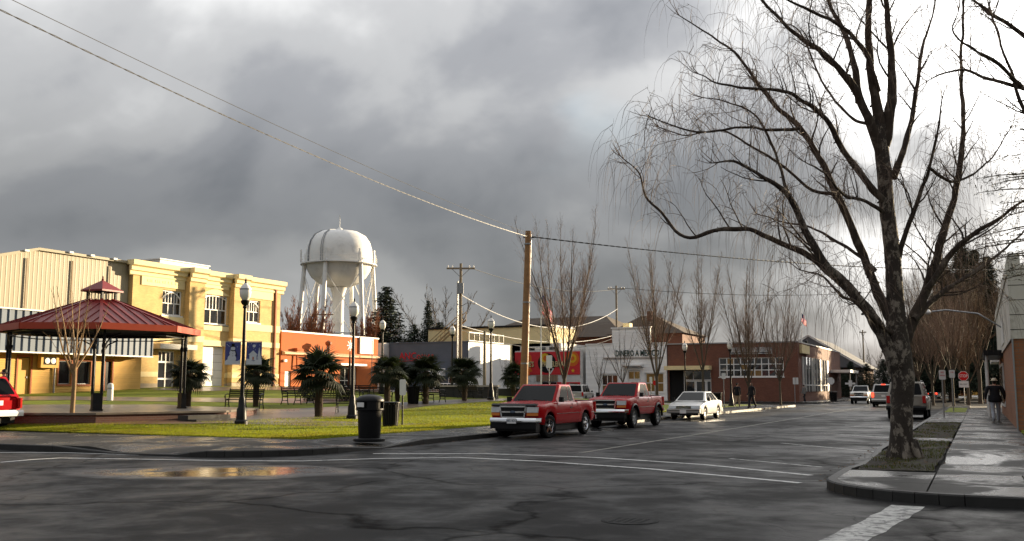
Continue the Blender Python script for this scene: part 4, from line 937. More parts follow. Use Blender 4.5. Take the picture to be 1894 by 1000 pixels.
# ------------------------------------------------------------ right-hand side of the street
M['stucco'] = mat('stained_pale_stucco', (0.56, 0.53, 0.47), 0.85, 0, 0.14, 0.8, bump=0.15, bscale=40, dirt=((0.20, 0.17, 0.14), .65, 1.1))
rb = thing('brick_corner_building', 'tall shop with brick base and stained pale stucco top at the right edge', 'building', (1.10, 36.9, 0.14))
W, D, H = 16.0, 26.0, 5.85
mb = MB(); wall(mb, 0, W, -.1, 3.05); mb.quad((0, 0, -.1), (0, 0, 3.05), (0, D, 3.05), (0, D, -.1)); mb.quad((W, 0, -.1), (W, D, -.1), (W, D, 3.05), (W, 0, 3.05)); mb.quad((0, D, -.1), (0, D, 3.05), (W, D, 3.05), (W, D, -.1)); mb.build('brick_base', M['orangebrick'], rb)
mb = MB(); mb.box(-.06, W + .03, -.04, D + .03, 3.05, 5.2); mb.build('stucco_wall', M['stucco'], rb)
for k in range(4): mb = MB(); mb.box(-.062, W + .03, -.048, -.041, 3.35 + k * .5, 3.37 + k * .5); mb.build('stucco_joint', M['joint'], rb)
mb = MB(); mb.prism([(-.10, 5.2), (-.10, 5.55), (-.02, 5.9), (.35, 5.95), (.35, 5.2)], 'y', -.06, D); mb.build('parapet', M['stucco'], rb)
mb = MB(); mb.prism([(-.04, 5.2), (-.04, 5.55), (.3, 5.55), (.3, 5.2)], 'x', .36, W); mb.build('parapet', M['stucco'], rb)
mb = MB(); mb.box(-.09, -.065, 9, 13.5, 3.3, 4.4); mb.build('bracket_sign', M['white_old'], rb)
mb = MB(); mb.tube([(-.02, -.03, 0), (-.02, -.03, 3.05)], .03, 6); mb.build('conduit', M['steel'], rb)
mb = MB(); mb.box(-.85, -.01, 15, 24, 2.95, 3.2); mb.build('canopy', M['plastic'], rb)
for y in (15.5, 23.5): mb = MB(); mb.tube([(-.72, y, 0), (-.72, y, 2.95)], .06, 8); mb.build('canopy_post', M['white_old'], rb)
for k in range(3):
    mb = MB(); mb.box(-.07, -.005, 15.6 + k * 2.7, 17.8 + k * 2.7, .5, 2.6); sh = mb.build('shop_window', M['white_old'], rb)
    mb = MB(); mb.box(-.085, -.071, 15.75 + k * 2.7, 17.65 + k * 2.7, .65, 2.45); mb.build('pane', M['glass'], sh)
mb = MB(); mb.tube([(-.06, 12, 4.1), (-1.0, 11.9, 4.75), (-2.3, 11.8, 4.95), (-2.9, 11.8, 4.9)], .035, 8); rl = mb.build('street_light_arm', M['steel'], rb)
mb = MB(); mb.lathe([(.02, -.12), (.15, -.06), (.17, 0), (.10, .1), (.02, .13)], 12); mb.build('lamp_head', M['sign_white'], rl, loc=(-3.1, 11.8, 4.88))
w2_ = thing('white_shop', 'narrow white shop front behind the brick corner building', 'building', (1.2, 63.0, 0.14))
shell(w2_, 12, 7, 5.85, 'white_old', z0=-.1)
mb = MB(); mb.box(-.5, -.01, 0.2, 6.8, 2.9, 3.15); mb.build('canopy', M['white_old'], w2_)
lo = thing('reflection_block', 'unseen low building added past the white shop to darken reflections in the pickups', 'building', (3.2, 71.0, 0.14))  # out-of-view building, added so the pickup sides reflect it, not bright sky
shell(lo, 13, 19, 4.3, 'redbrick', z0=-.1)
mb = MB(); mb.box(-.1, 13.1, -.1, 19.1, 4.3, 4.45); mb.build('coping', M['steel'], lo)
q = at(1932, 497, 68); mb = MB(); mb.tube([(q.x - 3.2, q.y - 71, 4.0), (q.x - 3.2, q.y - 71, q.z - .1)], .06, 8); mb.build('service_mast', M['steel'], lo)
# ================================================================== PARK FURNITURE, TOWER, POLES
# ------------------------------------------------------------ gazebo
gp = at(178, 757, 40); gz = 0.52; GR = 3.3; PZ = 0.17
gb = thing('gazebo', 'octagonal park gazebo with red standing-seam metal roof, cupola and paired black posts', 'gazebo', (gp.x, gp.y, gz))
view = math.atan2(-gp.y, -gp.x)              # one corner looks at the street junction
brk = brick_mat('gazebo_brick_edge', (0.13, 0.045, 0.03), (0.10, 0.035, 0.025), (0.13, 0.10, 0.08), 0.22, 0.07)
def ang8(k): return view + math.pi / 4 * k
Rp = 6.4
mb = MB()
for r, z in ((Rp, -0.4), (Rp, PZ - 0.07)): mb.v += [(r * math.cos(ang8(k)), r * math.sin(ang8(k)), z) for k in range(8)]
for k in range(8): mb.f.append((k, (k + 1) % 8, 8 + (k + 1) % 8, 8 + k)); mb.m.append(0)
mb.build('platform_edge', brk, gb)
mb = MB(); mb.prism([((Rp + .08) * math.cos(ang8(k)), (Rp + .08) * math.sin(ang8(k))) for k in range(8)], 'z', PZ - 0.07, PZ); mb.build('platform', M['paving'], gb)
for k, (da, r) in enumerate(((-0.62, Rp + .3), (-.62, Rp + .75))):
    a = view - da - .0; mb = MB(); c_, s_ = math.cos(a), math.sin(a); tx, ty = -s_, c_; zt = PZ - .14 * (k + 1)
    mb.add([(c_ * (r - .55) + tx * e * 1.0, s_ * (r - .55) + ty * e * 1.0, z) for z in (-.3, zt) for e in (-1, 1)] + [(c_ * r + tx * e * 1.0, s_ * r + ty * e * 1.0, z) for z in (-.3, zt) for e in (-1, 1)],
           [(2, 3, 7, 6), (4, 5, 7, 6), (0, 2, 6, 4), (1, 3, 7, 5)]); mb.build('step', M['concrete'], gb)
for cl in range(4):                            # four pairs of slim posts on square plinths
    a = view + cl * math.pi / 2; cx, cy = GR * math.cos(a), GR * math.sin(a)
    da = a + math.pi / 2 + R_(20)
    for s in (-1, 1):
        px, py = cx + s * .14 * math.cos(da) * 1.25, cy + s * .14 * math.sin(da) * 1.25
        mb = MB(); mb.tube([(px, py, PZ + .62), (px, py, 3.32)], .055, 10); mb.lathe([(.075, 2.55), (.09, 2.6), (.09, 2.68), (.075, 2.72)], 10, (px, py, 0)); mb.build('post', M['black_metal'], gb, smooth=40)
    mb = MB(); mb.box(-.18, .18, -.11, .11, PZ, PZ + .62); mb.box(-.20, .20, -.13, .13, PZ, PZ + .06); mb.box(-.19, .19, -.12, .12, PZ + .6, PZ + .64); mb.build('plinth', M['black_metal'], gb, loc=(cx, cy, 0), rot=(0, 0, da))
    for s in (-1, 1):                            # curved brackets under the beam
        b = a + s * math.pi / 4; ux, uy = -math.sin(a) * s, math.cos(a) * s
        pts = [(cx + ux * .15, cy + uy * .15, 2.55), (cx + ux * .35, cy + uy * .35, 2.92), (cx + ux * .75, cy + uy * .75, 3.12)]
        mb = MB(); mb.tube(pts, .035, 6); mb.build('bracket', M['black_metal'], gb)
RE, ZE, RC, ZC = 3.9, 3.42, 0.55, 4.60
for k in range(8):
    A0, A1 = ang8(k), ang8(k + 1)
    mb = MB(); r = 3.5; mb.bar((r * math.cos(A0), r * math.sin(A0), 3.28), (r * math.cos(A1), r * math.sin(A1), 3.28), .12, .14); mb.build('ring_beam', M['black_metal'], gb)
    mb = MB(); r = 3.4; mb.bar((r * math.cos(A0), r * math.sin(A0), 3.08), (r * math.cos(A1), r * math.sin(A1), 3.08), .04, .04); mb.build('tie_rail', M['black_metal'], gb)
    e0, e1 = Vector((RE * math.cos(A0), RE * math.sin(A0), ZE)), Vector((RE * math.cos(A1), RE * math.sin(A1), ZE))
    c0, c1 = Vector((RC * math.cos(A0), RC * math.sin(A0), ZC)), Vector((RC * math.cos(A1), RC * math.sin(A1), ZC))
    mb = MB(); mb.add([e0, e1, c1, c0, e0 - Vector((0, 0, .05)), e1 - Vector((0, 0, .05)), c1 - Vector((0, 0, .06)), c0 - Vector((0, 0, .06))], [(4, 5, 6, 7)]); mb.build('soffit', M['plastic'], gb)
    up = ((c0 + c1) / 2 - (e0 + e1) / 2); along = (e1 - e0); L = along.length; al = along.normalized(); upn = up.normalized(); nn = al.cross(upn).normalized()
    rf = bpy.data.objects.new('roof_face', None); C.objects.link(rf); rf.parent = gb
    NP = 8
    def edge_pt(s):                              # where the up-slope line from eave position s meets hip or curb
        h0 = (RE - RC); full = up.length; half = L / 2; topw = (c1 - c0).length / 2
        x = abs(s - half); t = 1.0 if x <= topw else (half - x) / (half - topw)
        return e0 + al * s + upn * (full * t)
    for j in range(NP):                          # standing-seam panels
        s0, s1 = L * j / NP, L * (j + 1) / NP; g_ = .008
        a, b = e0 + al * (s0 + g_), e0 + al * (s1 - g_)
        c, d = edge_pt(s1 - g_), edge_pt(s0 + g_)
        poly = [a, b, c, d]
        mid = L / 2; tw = (c1 - c0).length / 2
        brk_pts = [x for x in (mid - tw, mid + tw) if s0 + g_ < x < s1 - g_]
        if brk_pts: poly = [a, b, c] + [edge_pt(x) for x in sorted(brk_pts, reverse=True)] + [d]
        mb = MB(); nq = len(poly); mb.add(poly + [p + nn * .012 for p in poly], [tuple(range(nq))[::-1], tuple(range(nq, 2 * nq))] + [(i, (i + 1) % nq, nq + (i + 1) % nq, nq + i) for i in range(nq)])
        if j > 0: mb.bar(e0 + al * s0 + nn * .025, edge_pt(s0) + nn * .025, .022, .05)
        mb.build('roof_panel', M['roof_red'], rf)
    mb = MB(); mb.bar(e0 + nn * .02, c0 + nn * .03, .12, .05); mb.build('hip_cap', M['roof_red'], gb)
    mb = MB(); o_ = (e0 + e1).normalized() * .03; mb.slabq([e0 + Vector((0, 0, -.22)) + o_, e1 + Vector((0, 0, -.22)) + o_, e1 + Vector((0, 0, .03)) + o_, e0 + Vector((0, 0, .03)) + o_], .04); mb.build('fascia', M['fascia_red'], gb)
cu = bpy.data.objects.new('cupola', None); C.objects.link(cu); cu.parent = gb
for k in range(4):
    a = view + k * math.pi / 2; mb = MB(); mb.box(-.05, .05, -.05, .05, ZC - .1, ZC + .42); mb.build('corner_post', M['black_metal'], cu, loc=(.52 * math.cos(a), .52 * math.sin(a), 0))
    b = a + math.pi / 2; p, q = Vector((.52 * math.cos(a), .52 * math.sin(a), 0)), Vector((.52 * math.cos(b), .52 * math.sin(b), 0))
    for t in (.25, .5, .75): mb = MB(); c_ = p.lerp(q, t); mb.bar((c_.x, c_.y, ZC - .05), (c_.x, c_.y, ZC + .42), .03, .03); mb.build('louvre_bar', M['black_metal'], cu)
    mb = MB(); mb.bar((p.x, p.y, ZC + .4), (q.x, q.y, ZC + .4), .08, .07); mb.build('head_rail', M['black_metal'], cu)
    mb = MB(); P0, P1, T = Vector((.82 * math.cos(a), .82 * math.sin(a), ZC + .42)), Vector((.82 * math.cos(b), .82 * math.sin(b), ZC + .42)), Vector((0, 0, ZC + .86))
    mb.add([P0, P1, T, P0 - Vector((0, 0, .07)), P1 - Vector((0, 0, .07))], [(0, 1, 2), (3, 4, 1, 0), (3, 4, 2)]); mb.build('cap_face', M['roof_red'], cu)
mb = MB(); mb.lathe([(.04, 0), (.05, .06), (.02, .1), (.035, .14), (.01, .2)], 8); mb.build('finial', M['roof_red'], cu, loc=(0, 0, ZC + .83))

# ------------------------------------------------------------ street lamps
def lamp(label, pos, h=5.0):
    o = thing('street_lamp', label, 'street lamp', pos, 0, 'black acorn-globe street lamps'); k = h / 5.0
    mb = MB(); mb.lathe([(.24, 0), (.24, .12), (.19, .18), (.17, .55), (.13, .62), (.115, .9), (.09, 1.0)], 12); mb.build('base', M['black_metal'], o, smooth=35)
    mb = MB(); mb.lathe([(.075, 1.0), (.062, 3.0 * k), (.05, 4.05 * k), (.085, 4.08 * k), (.085, 4.12 * k), (.06, 4.15 * k), (.14, 4.24 * k), (.16, 4.32 * k), (.12, 4.35 * k)], 12); mb.build('post', M['black_metal'], o, smooth=35)
    mb = MB(); z = 4.35 * k; mb.lathe([(.11, z), (.19, z + .12), (.215, z + .28), (.20, z + .38)], 14); mb.build('globe', M['globe'], o, smooth=50)
    mb = MB(); z += .381; mb.lathe([(.215, z), (.215, z + .035), (.2, z + .04)], 14); mb.build('globe_band', M['steel'], o, smooth=35)
    mb = MB(); z += .042; mb.lathe([(.195, z), (.15, z + .1), (.07, z + .17), (.06, z + .2)], 14); mb.build('globe_cap', M['globe'], o, smooth=50)
    mb = MB(); z += .2; mb.lathe([(.05, z), (.03, z + .05), (.04, z + .08), (.008, z + .2)], 8); mb.build('finial', M['black_metal'], o)
    return o
L1 = on_t(446, 785)
lamp('street lamp with two winter banners in front of the brick hall', L1, (785 - 500) / 1800 * 33.6 * 0.965)
l2 = drop(652, 41.3); lamp('street lamp rising before the water tower legs, second from the gazebo', l2, 4.95)
l3 = drop(908, 59); lamp('street lamp on the mown rise left of the leaning utility pole', l3, 4.95)
l4 = drop(706, 66); lamp('street lamp between the orange shop and the dark conifer', l4, 4.95)
l5 = drop(836, 72); lamp('small distant street lamp before the blue store wall', l5, 5.0)
for px, d, t in ((1268, 79, 'street lamp before the entrance canopy of the brick corner store'), (1352, 76, 'street lamp with a sign on it before the long store window')):
    p = at(px, 717, d); lamp(t, (p.x, p.y, 0.15), 5.05)
# banners hung from the first lamp
M['banner_blue'] = mat('blue_banner', (0.055, 0.065, 0.22), 0.7, 0, 0.25, 4)
M['snow'] = mat('banner_snow', (0.50, 0.52, 0.60), 0.7, 0, 0.12, 6)
sc1 = 33.6 / 1800.0
for s, lab, kind in ((-1, 'blue winter banner with a snowman on the left of the lamp post', 0), (1, 'blue winter banner with a snowy house on the right of the lamp post', 1)):
    bo = thing('winter_banner', lab, 'banner', (L1.x, L1.y, L1.z), YAW); z0, z1 = (785 - 670) * sc1, (785 - 627) * sc1
    x0, x1 = (.10, .66) if s > 0 else (-.66, -.10)
    mb = MB(); mb.box(x0, x1, -.006, .006, z0, z1); mb.build('cloth', M['banner_blue'], bo)
    for z in (z0 - .02, z1 + .02): mb = MB(); mb.tube([(0, 0, z), (x1 if s > 0 else x0, 0, z)], .014, 6); mb.build('arm', M['steel'], bo)
    mb = MB(); g_ = [(x0, z0)] + [(x0 + (x1 - x0) * t / 6, z0 + .16 + .05 * math.sin(t * 1.3 + s)) for t in range(7)] + [(x1, z0)]; mb.prism(g_, 'y', -.009, -.0065); mb.build('snow_ground', M['snow'], bo)
    xm = (x0 + x1) / 2
    def dsc(nm, x, z, r, m_, y=-.010, n_=14): 
        mb = MB(); mb.prism([(x + r * math.cos(6.2832 * k / n_), z + r * math.sin(6.2832 * k / n_)) for k in range(n_)], 'y', y - .002, y); return mb.build(nm, M[m_], bo)
    if kind == 0:
        dsc('snowman_body', xm - .03, z0 + .20, .155, 'snow'); dsc('snowman_chest', xm - .01, z0 + .40, .115, 'snow', -.0125); dsc('snowman_head', xm, z0 + .565, .08, 'snow', -.015)
        mb = MB(); mb.box(xm - .09, xm + .09, -.0175, -.0152, z0 + .625, z0 + .645); mb.box(xm - .055, xm + .055, -.0177, -.0154, z0 + .645, z0 + .74); mb.build('hat', M['dark'], bo)
        mb = MB(); mb.bar((xm - .08, -.018, z0 + .505), (xm + .09, -.018, z0 + .485), .004, .03); mb.bar((xm + .09, -.018, z0 + .49), (xm + .15, -.018, z0 + .28), .004, .03); mb.build('scarf', M['dark'], bo)
        for z in (.3, .38, .45): dsc('button', xm, z0 + z, .012, 'dark', -.018, 8)
    else:
        mb = MB(); mb.box(xm - .16, xm + .1, -.011, -.0092, z0 + .14, z0 + .34); mb.build('house_wall', M['snow'], bo)
        mb = MB(); mb.prism([(xm - .2, z0 + .34), (xm + .14, z0 + .34), (xm - .03, z0 + .5)], 'y', -.0125, -.0112); mb.build('house_roof', M['snow'], bo)
        mb = MB(); mb.box(xm - .05, xm + .0, -.0135, -.0115, z0 + .16, z0 + .27); mb.build('house_door', M['rust_trim'], bo)
        mb = MB(); mb.prism([(xm + .12, z0 + .2), (xm + .26, z0 + .2), (xm + .19, z0 + .62)], 'y', -.011, -.0092); mb.build('snowy_tree', M['snow'], bo); dsc('moon', xm, z0 + .66, .055, 'snow')
    rb_ = random.Random(4 + s)
    for k in range(10): dsc('snowflake', rb_.uniform(x0 + .05, x1 - .05), rb_.uniform(z0 + .5, z1 - .04), rb_.uniform(.008, .016), 'snow', -.0065, 6)

# ------------------------------------------------------------ benches
def bench(label, pos, rz, proto=[None]):
    if proto[0] is None:
        o = thing('park_bench', label, 'bench', pos, rz, 'black iron park benches'); proto[0] = o
        for k in range(5): mb = MB(); y = -.02 - k * .09; mb.box(-.86, .86, y - .035, y + .035, .42 + .006 * k, .445 + .006 * k); mb.build('seat_slat', M['black_metal'], o)
        for k in range(5): mb = MB(); z = .52 + k * .085; y = .04 + k * .022; mb.box(-.86, .86, y, y + .025, z, z + .06); mb.build('back_slat', M['black_metal'], o)
        for x in (-.84, 0.0, .84):
            mb = MB(); mb.tube([(x, .12, 0), (x, .02, .22), (x, .0, .42), (x, .06, .6), (x, .16, .95)], .026, 6); mb.tube([(x, -.46, 0), (x, -.40, .2), (x, -.40, .42)], .026, 6); mb.tube([(x, .0, .41), (x, -.40, .41)], .024, 6); mb.tube([(x, -.41, .21), (x, .04, .21)], .018, 5)
            mb.build('leg_frame', M['black_metal'], o)
        for x in (-.86, .86):
            mb = MB(); mb.tube([(x, .08, .68), (x, -.15, .70), (x, -.38, .66), (x, -.46, .58), (x, -.40, .50), (x, -.36, .56)], .024, 6); mb.tube([(x, -.40, .42), (x, -.38, .62)], .02, 6); mb.build('armrest', M['black_metal'], o)
        return o
    o = copy_tree(proto[0]); o.location = pos; o.rotation_euler = (0, 0, rz); o['label'] = label; return o
for px, py, rz, lab in ((454, 756, 20, 'bench beside the palm at the foot of the banner lamp post'), (546, 748, 78, 'bench seen end-on left of the big palm before the orange shop'),
                        (622, 764, 205, 'bench seen from behind between the big palm and the black litter bin'), (692, 748, 60, 'bench behind the slatted litter bin near the paired palms'),
                        (793, 744, 170, 'bench behind the palm on the far lawn before the blue store'), (866, 737, 160, 'bench between the far palm and the lamp on the rise'),
                        (655, 744, 20, 'bench in the shade of the orange shop front')):
    p = on_t(px, py); bench(lab, (p.x, p.y, p.z + .012), R_(rz))
# ------------------------------------------------------------ litter bins
p = on_z(683, 816, .15); lb = thing('litter_bin', 'large round black litter bin with domed lid on the corner pavement', 'litter bin', (p.x, p.y, .15))
mb = MB(); mb.lathe([(.40, 0), (.42, .02), (.42, .07), (.40, .09), (.30, .095)], 28); mb.build('base_plate', M['plastic'], lb, smooth=35)
mb = MB(); mb.lathe([(.285, .095), (.29, .12), (.315, .7), (.325, .80), (.37, .82), (.37, .86)], 28); mb.build('barrel', M['plastic'], lb, smooth=35)
mb = MB()
for k in range(4):
    a = YAW + R_(20) + k * math.pi / 2
    poly = [(.365 * math.cos(a + t), .365 * math.sin(a + t)) for t in (-.42, -.25, 0, .25, .42)] + [(.32 * math.cos(a + t), .32 * math.sin(a + t)) for t in (.42, 0, -.42)]
    mb.prism(poly, 'z', .86, 1.06)
mb.build('lid_posts', M['plastic'], lb)
mb = MB(); mb.lathe([(.375, 1.04), (.38, 1.07), (.36, 1.12), (.28, 1.18), (.15, 1.215), (.02, 1.225)], 28); mb.build('dome_lid', M['plastic'], lb, smooth=50)
mb = MB(); mb.lathe([(.30, .86), (.30, 1.04)], 20); mb.build('liner', M['dark'], lb)
a = YAW + R_(-100); mb = MB(); mb.box(-.12, .12, -.012, 0, .90, 1.02); mb.build('flap', M['globe'], lb, loc=(.35 * math.cos(YAW + R_(-125)), .35 * math.sin(YAW + R_(-125)), 0), rot=(0, 0, YAW + R_(-35)))
def slat_bin(label, p, k=1.0):
    o = thing('slatted_bin', label, 'litter bin', p, 0, 'slatted iron litter bins')
    for j in range(20):
        a = 2 * math.pi * j / 20; mb = MB(); mb.bar((.27 * k * math.cos(a), .27 * k * math.sin(a), .06), (.33 * k * math.cos(a), .33 * k * math.sin(a), .86 * k), .045, .014); mb.build('slat', M['black_metal'], o)
    mb = MB(); mb.lathe([(.24 * k, .08), (.28 * k, .80 * k)], 16); mb.build('liner', M['dark'], o)
    mb = MB(); mb.lathe([(.33 * k, .84 * k), (.36 * k, .86 * k), (.36 * k, .89 * k), (.31 * k, .9 * k)], 20); mb.build('rim', M['black_metal'], o, smooth=40)
    mb = MB(); mb.lathe([(.26 * k, 0), (.28 * k, .06)], 16); mb.build('foot', M['black_metal'], o); return o
p = on_t(722, 789); slat_bin('slatted black bin just behind the large domed litter bin', p); p = on_t(764, 747); slat_bin('dark slatted bin before the far bench and the blue store', p, 1.05)
p = at(1327, 717, 84); slat_bin('dark bin against the brick corner store wall', (p.x, p.y, .15), 1.1); p = at(1541, 717, 100); slat_bin('dark bin on the far corner of the brick store', (p.x, p.y, .15), 1.15)
# ------------------------------------------------------------ signs on posts
def post_sign(label, px, d, z0, ztop, w, h, yaw=0.0, base=None, face='sign_white', text=None, shape='rect', back=False, post='steel', fz=None):
    g = at(px, 717, d); b = terrain(g.x, g.y) if base is None else base
    o = thing('road_sign', label, 'sign', (g.x, g.y, b), YAW + yaw)
    mb = MB(); mb.tube([(0, .03, 0), (0, .03, ztop)], .032, 8); mb.build('post', M[post], o)
    zc = ztop - h / 2
    mb = MB()
    if shape == 'rect':
        c = .04; mb.prism([(-w / 2 + c, zc - h / 2), (w / 2 - c, zc - h / 2), (w / 2, zc - h / 2 + c), (w / 2, zc + h / 2 - c), (w / 2 - c, zc + h / 2), (-w / 2 + c, zc + h / 2), (-w / 2, zc + h / 2 - c), (-w / 2, zc - h / 2 + c)], 'y', -.012, -.004)
    else: mb.prism([(w / 2 * 1.082 * math.cos(R_(22.5 + 45 * k)), zc + w / 2 * 1.082 * math.sin(R_(22.5 + 45 * k))) for k in range(8)], 'y', -.012, -.004)
    mb.build('sign_face', M[face], o)
    if text:
        for (s, size, dz, m_) in text: lettering(s, size, M[m_], o, (0, -.016, zc + dz), squash=.8, depth=.002)
    return o
post_sign('blank white sign on a thin post behind the large litter bin', 745, 37, 0, 1.72, .24, .60, R_(10), post='black_metal')
g = post_sign('white parking sign at the kerb beside the birch trunk', 1744, 47, 0, 2.25, .32, .46, 0, .15, text=[('NO', .12, .11, 'sign_red'), ('PARKING', .075, -.03, 'sign_red')])
post_sign('second white parking sign behind the kerbside one', 1762, 58, 0, 2.45, .34, .46, 0, .15, text=[('2 HR', .11, .09, 'sign_red')])
sp = at(1783, 717, 88); so_ = thing('stop_sign', 'red octagonal STOP sign with white plate below at the far corner', 'sign', (sp.x, sp.y, .15), YAW - R_(20))
mb = MB(); mb.tube([(0, .03, 0), (0, .03, 2.75)], .035, 8); mb.build('post', M['steel'], so_)
for r, y, m_ in ((.42, -.006, 'sign_white'), (.385, -.012, 'sign_red')):
    mb = MB(); mb.prism([(r * 1.082 * math.cos(R_(22.5 + 45 * k)), 2.45 + r * 1.082 * math.sin(R_(22.5 + 45 * k))) for k in range(8)], 'y', y - .004, y); mb.build('octagon', M[m_], so_)
lettering('STOP', .36, M['sign_white'], so_, (0, -.02, 2.45), squash=.78, depth=.003)
mb = MB(); mb.box(-.40, .40, -.012, -.004, 1.44, 2.0); mb.build('plate', M['sign_white'], so_); lettering('ALL WAY', .16, M['dark'], so_, (0, -.016, 1.72), squash=.9, depth=.002)
p = post_sign('pair of blank white signs on a post at the end of the park pavement', 1470, 92, 0, 2.35, .30, .62, -R_(8), .15)
mb = MB(); mb.box(.02, .34, -.012, -.004, 1.73, 2.35); mb.build('sign_face', M['sign_white'], p)
post_sign('back of an octagonal sign outside the ribbed windows of the brick store', 1537, 104, 0, 2.5, .75, .75, 0, .15, shape='oct')
q = post_sign('white notice sign on a post behind the white sedan', 1339, 70, 0, 2.45, .30, .42, 0, .15)
post_sign('grey-backed sign pair on a post before the cake shop', 1016, 66, 0, 2.9, .40, .85, R_(5))
post_sign('thin post with a small sign before the false-front shop', 1204, 72, 0, 2.2, .2, .4, 0, .15)
post_sign('small round red sign on the tree before the false-front shop', 1212, 74, 0, 1.95, .36, .36, 0, .15, face='sign_red', shape='oct')
# street-name cross sign
p = at(1573, 717, 104); o = thing('street_name_sign', 'white crossed street-name blades on a post beyond the brick store', 'sign', (p.x, p.y, .15), YAW)
mb = MB(); mb.tube([(0, 0, 0), (0, 0, 2.3)], .04, 8); mb.build('post', M['steel'], o); mb = MB(); mb.box(-.55, .55, -.02, .0, 1.75, 1.95); mb.build('blade', M['sign_white'], o); mb = MB(); mb.box(-.18, .18, -.045, -.022, 1.55, 2.2); mb.build('blade', M['sign_white'], o)
# low planter wall across the far plaza
a, b = at(812, 717, 62), at(918, 717, 61); pw_ = thing('planter_wall', 'low pale concrete planter wall across the far plaza', 'wall', (a.x, a.y, terrain(a.x, a.y)), math.atan2(b.y - a.y, b.x - a.x)); Lw = (b - a).length
for k in range(4): mb = MB(); mb.box(Lw * k / 4 + .01, Lw * (k + 1) / 4 - .01, 0, .5, -.3, .62); mb.build('wall_block', M['concrete'], pw_)
mb = MB(); mb.box(-.1, Lw + .1, -.08, .58, .62, .72); mb.build('coping', mat('pale_concrete', (0.42, 0.37, 0.30), .6, 0, .12, 2), pw_)
a, b = at(920, 717, 70), at(1000, 717, 69); pw2 = thing('planter_wall', 'darker low concrete wall behind the first red pickup', 'wall', (a.x, a.y, terrain(a.x, a.y)), math.atan2(b.y - a.y, b.x - a.x)); Lw = (b - a).length
for k in range(3): mb = MB(); mb.box(Lw * k / 3 + .01, Lw * (k + 1) / 3 - .01, 0, .5, -.3, .5); mb.build('wall_block', M['concrete'], pw2)
p = on_t(203, 741); bo = thing('bollard', 'short pale concrete bollard beside the gazebo posts', 'bollard', (p.x, p.y, p.z)); mb = MB(); mb.lathe([(.16, 0), (.15, .8), (.12, .88), (.02, .92)], 14); mb.build('shaft', M['white_old'], bo, smooth=40)
mb = MB(); mb.lathe([(.155, .6), (.158, .62), (.158, .66), (.155, .68)], 14); mb.build('band', M['steel'], bo)

# ------------------------------------------------------------ water tower
tp = at(622, 717, 150); wt = thing('water_tower', 'white elevated water tower on slanted legs with a domed tank', 'water tower', (tp.x, tp.y, 0.3), YAW + R_(10))
k = 150 / 1800.0; zc = 1.25 + (717 - 490) * k; RT = 62.5 * k * .985
M['tank'] = mat('white_tank_paint', (0.80, 0.79, 0.76), 0.45, 0, 0.05, 0.4, dirt=((0.42, 0.40, 0.36), .35, .5))
prof = [(0.9, zc - 3.45), (RT * .35, zc - 3.4), (RT * .62, zc - 2.85), (RT * .82, zc - 1.95), (RT * .95, zc - .8), (RT, zc + .1), (RT, zc + 1.6), (RT * .985, zc + 2.5), (RT * .93, zc + 3.5), (RT * .80, zc + 4.5), (RT * .58, zc + 5.15), (RT * .3, zc + 5.4), (.02, zc + 5.45)]
mb = MB(); mb.lathe(prof, 48); mb.build('tank', M['tank'], wt, smooth=50)
mb = MB(); mb.lathe([(1.35, zc - 3.5), (.95, zc - 4.6), (.88, zc - 6), (.88, 0)][::-1], 20); mb.build('riser', M['tank'], wt, smooth=40)
mb = MB(); mb.lathe([(RT - .05, zc - .1), (RT + .75, zc - .08), (RT + .75, zc + .06), (RT - .05, zc + .08)], 48); bal = mb.build('balcony', M['tank'], wt)
for z in (.55, 1.0): mb = MB(); mb.tube([((RT + .72) * math.cos(6.2832 * j / 48), (RT + .72) * math.sin(6.2832 * j / 48), zc + z) for j in range(49)], .03, 4); mb.build('rail', M['tank'], bal)
for j in range(24): a = 6.2832 * j / 24; mb = MB(); mb.bar(((RT + .72) * math.cos(a), (RT + .72) * math.sin(a), zc), ((RT + .72) * math.cos(a), (RT + .72) * math.sin(a), zc + 1.05), .05, .05); mb.build('baluster', M['tank'], bal)
feet = []
for j in range(6):
    a = 6.2832 * j / 6 + R_(8); t0 = Vector(((RT + .1) * math.cos(a), (RT + .1) * math.sin(a), zc + .3)); t1 = Vector(((RT + 1.5) * math.cos(a), (RT + 1.5) * math.sin(a), 0)); feet.append((t0, t1))
    mb = MB(); mb.tube([t1, t0], [.36, .33], 12); mb.build('leg', M['tank'], wt, smooth=40)
for j in range(6):
    (a0, a1), (b0, b1) = feet[j], feet[(j + 1) % 6]
    for u, v in ((a0.lerp(a1, .08), b0.lerp(b1, .52)), (b0.lerp(b1, .08), a0.lerp(a1, .52)), (a0.lerp(a1, .56), b0.lerp(b1, .98)), (b0.lerp(b1, .56), a0.lerp(a1, .98))): mb = MB(); mb.tube([u, v], .07, 6); mb.build('brace', M['tank'], wt)
    mb = MB(); mb.tube([a0.lerp(a1, .54), b0.lerp(b1, .54)], .13, 8); mb.build('strut', M['tank'], wt)
mb = MB(); mb.lathe([(.5, zc + 5.4), (.45, zc + 5.7), (.1, zc + 5.95)], 12); mb.tube([(0, 0, zc + 5.9), (0, 0, zc + 7.7)], .04, 5); mb.box(-.09, .09, -.09, .09, zc + 7.3, zc + 7.8); mb.build('mast', M['tank'], wt)
mb = MB()
for j in range(18): t = R_(-82) + R_(165) * j / 18
lad = [(r + .12, z) for r, z in prof[5:]]
for off in (-.03, .03):
    a = -math.pi / 2 - R_(30) + off; mb.tube([(r * math.cos(a), r * math.sin(a), z) for r, z in lad], .05, 5)
mb.build('ladder', M['steel'], wt)
mb = MB(); a = -math.pi / 2 - R_(62); mb.tube([(r * math.cos(a), r * math.sin(a), z) for r, z in lad], .12, 6); mb.build('cable_riser', M['steel'], wt)
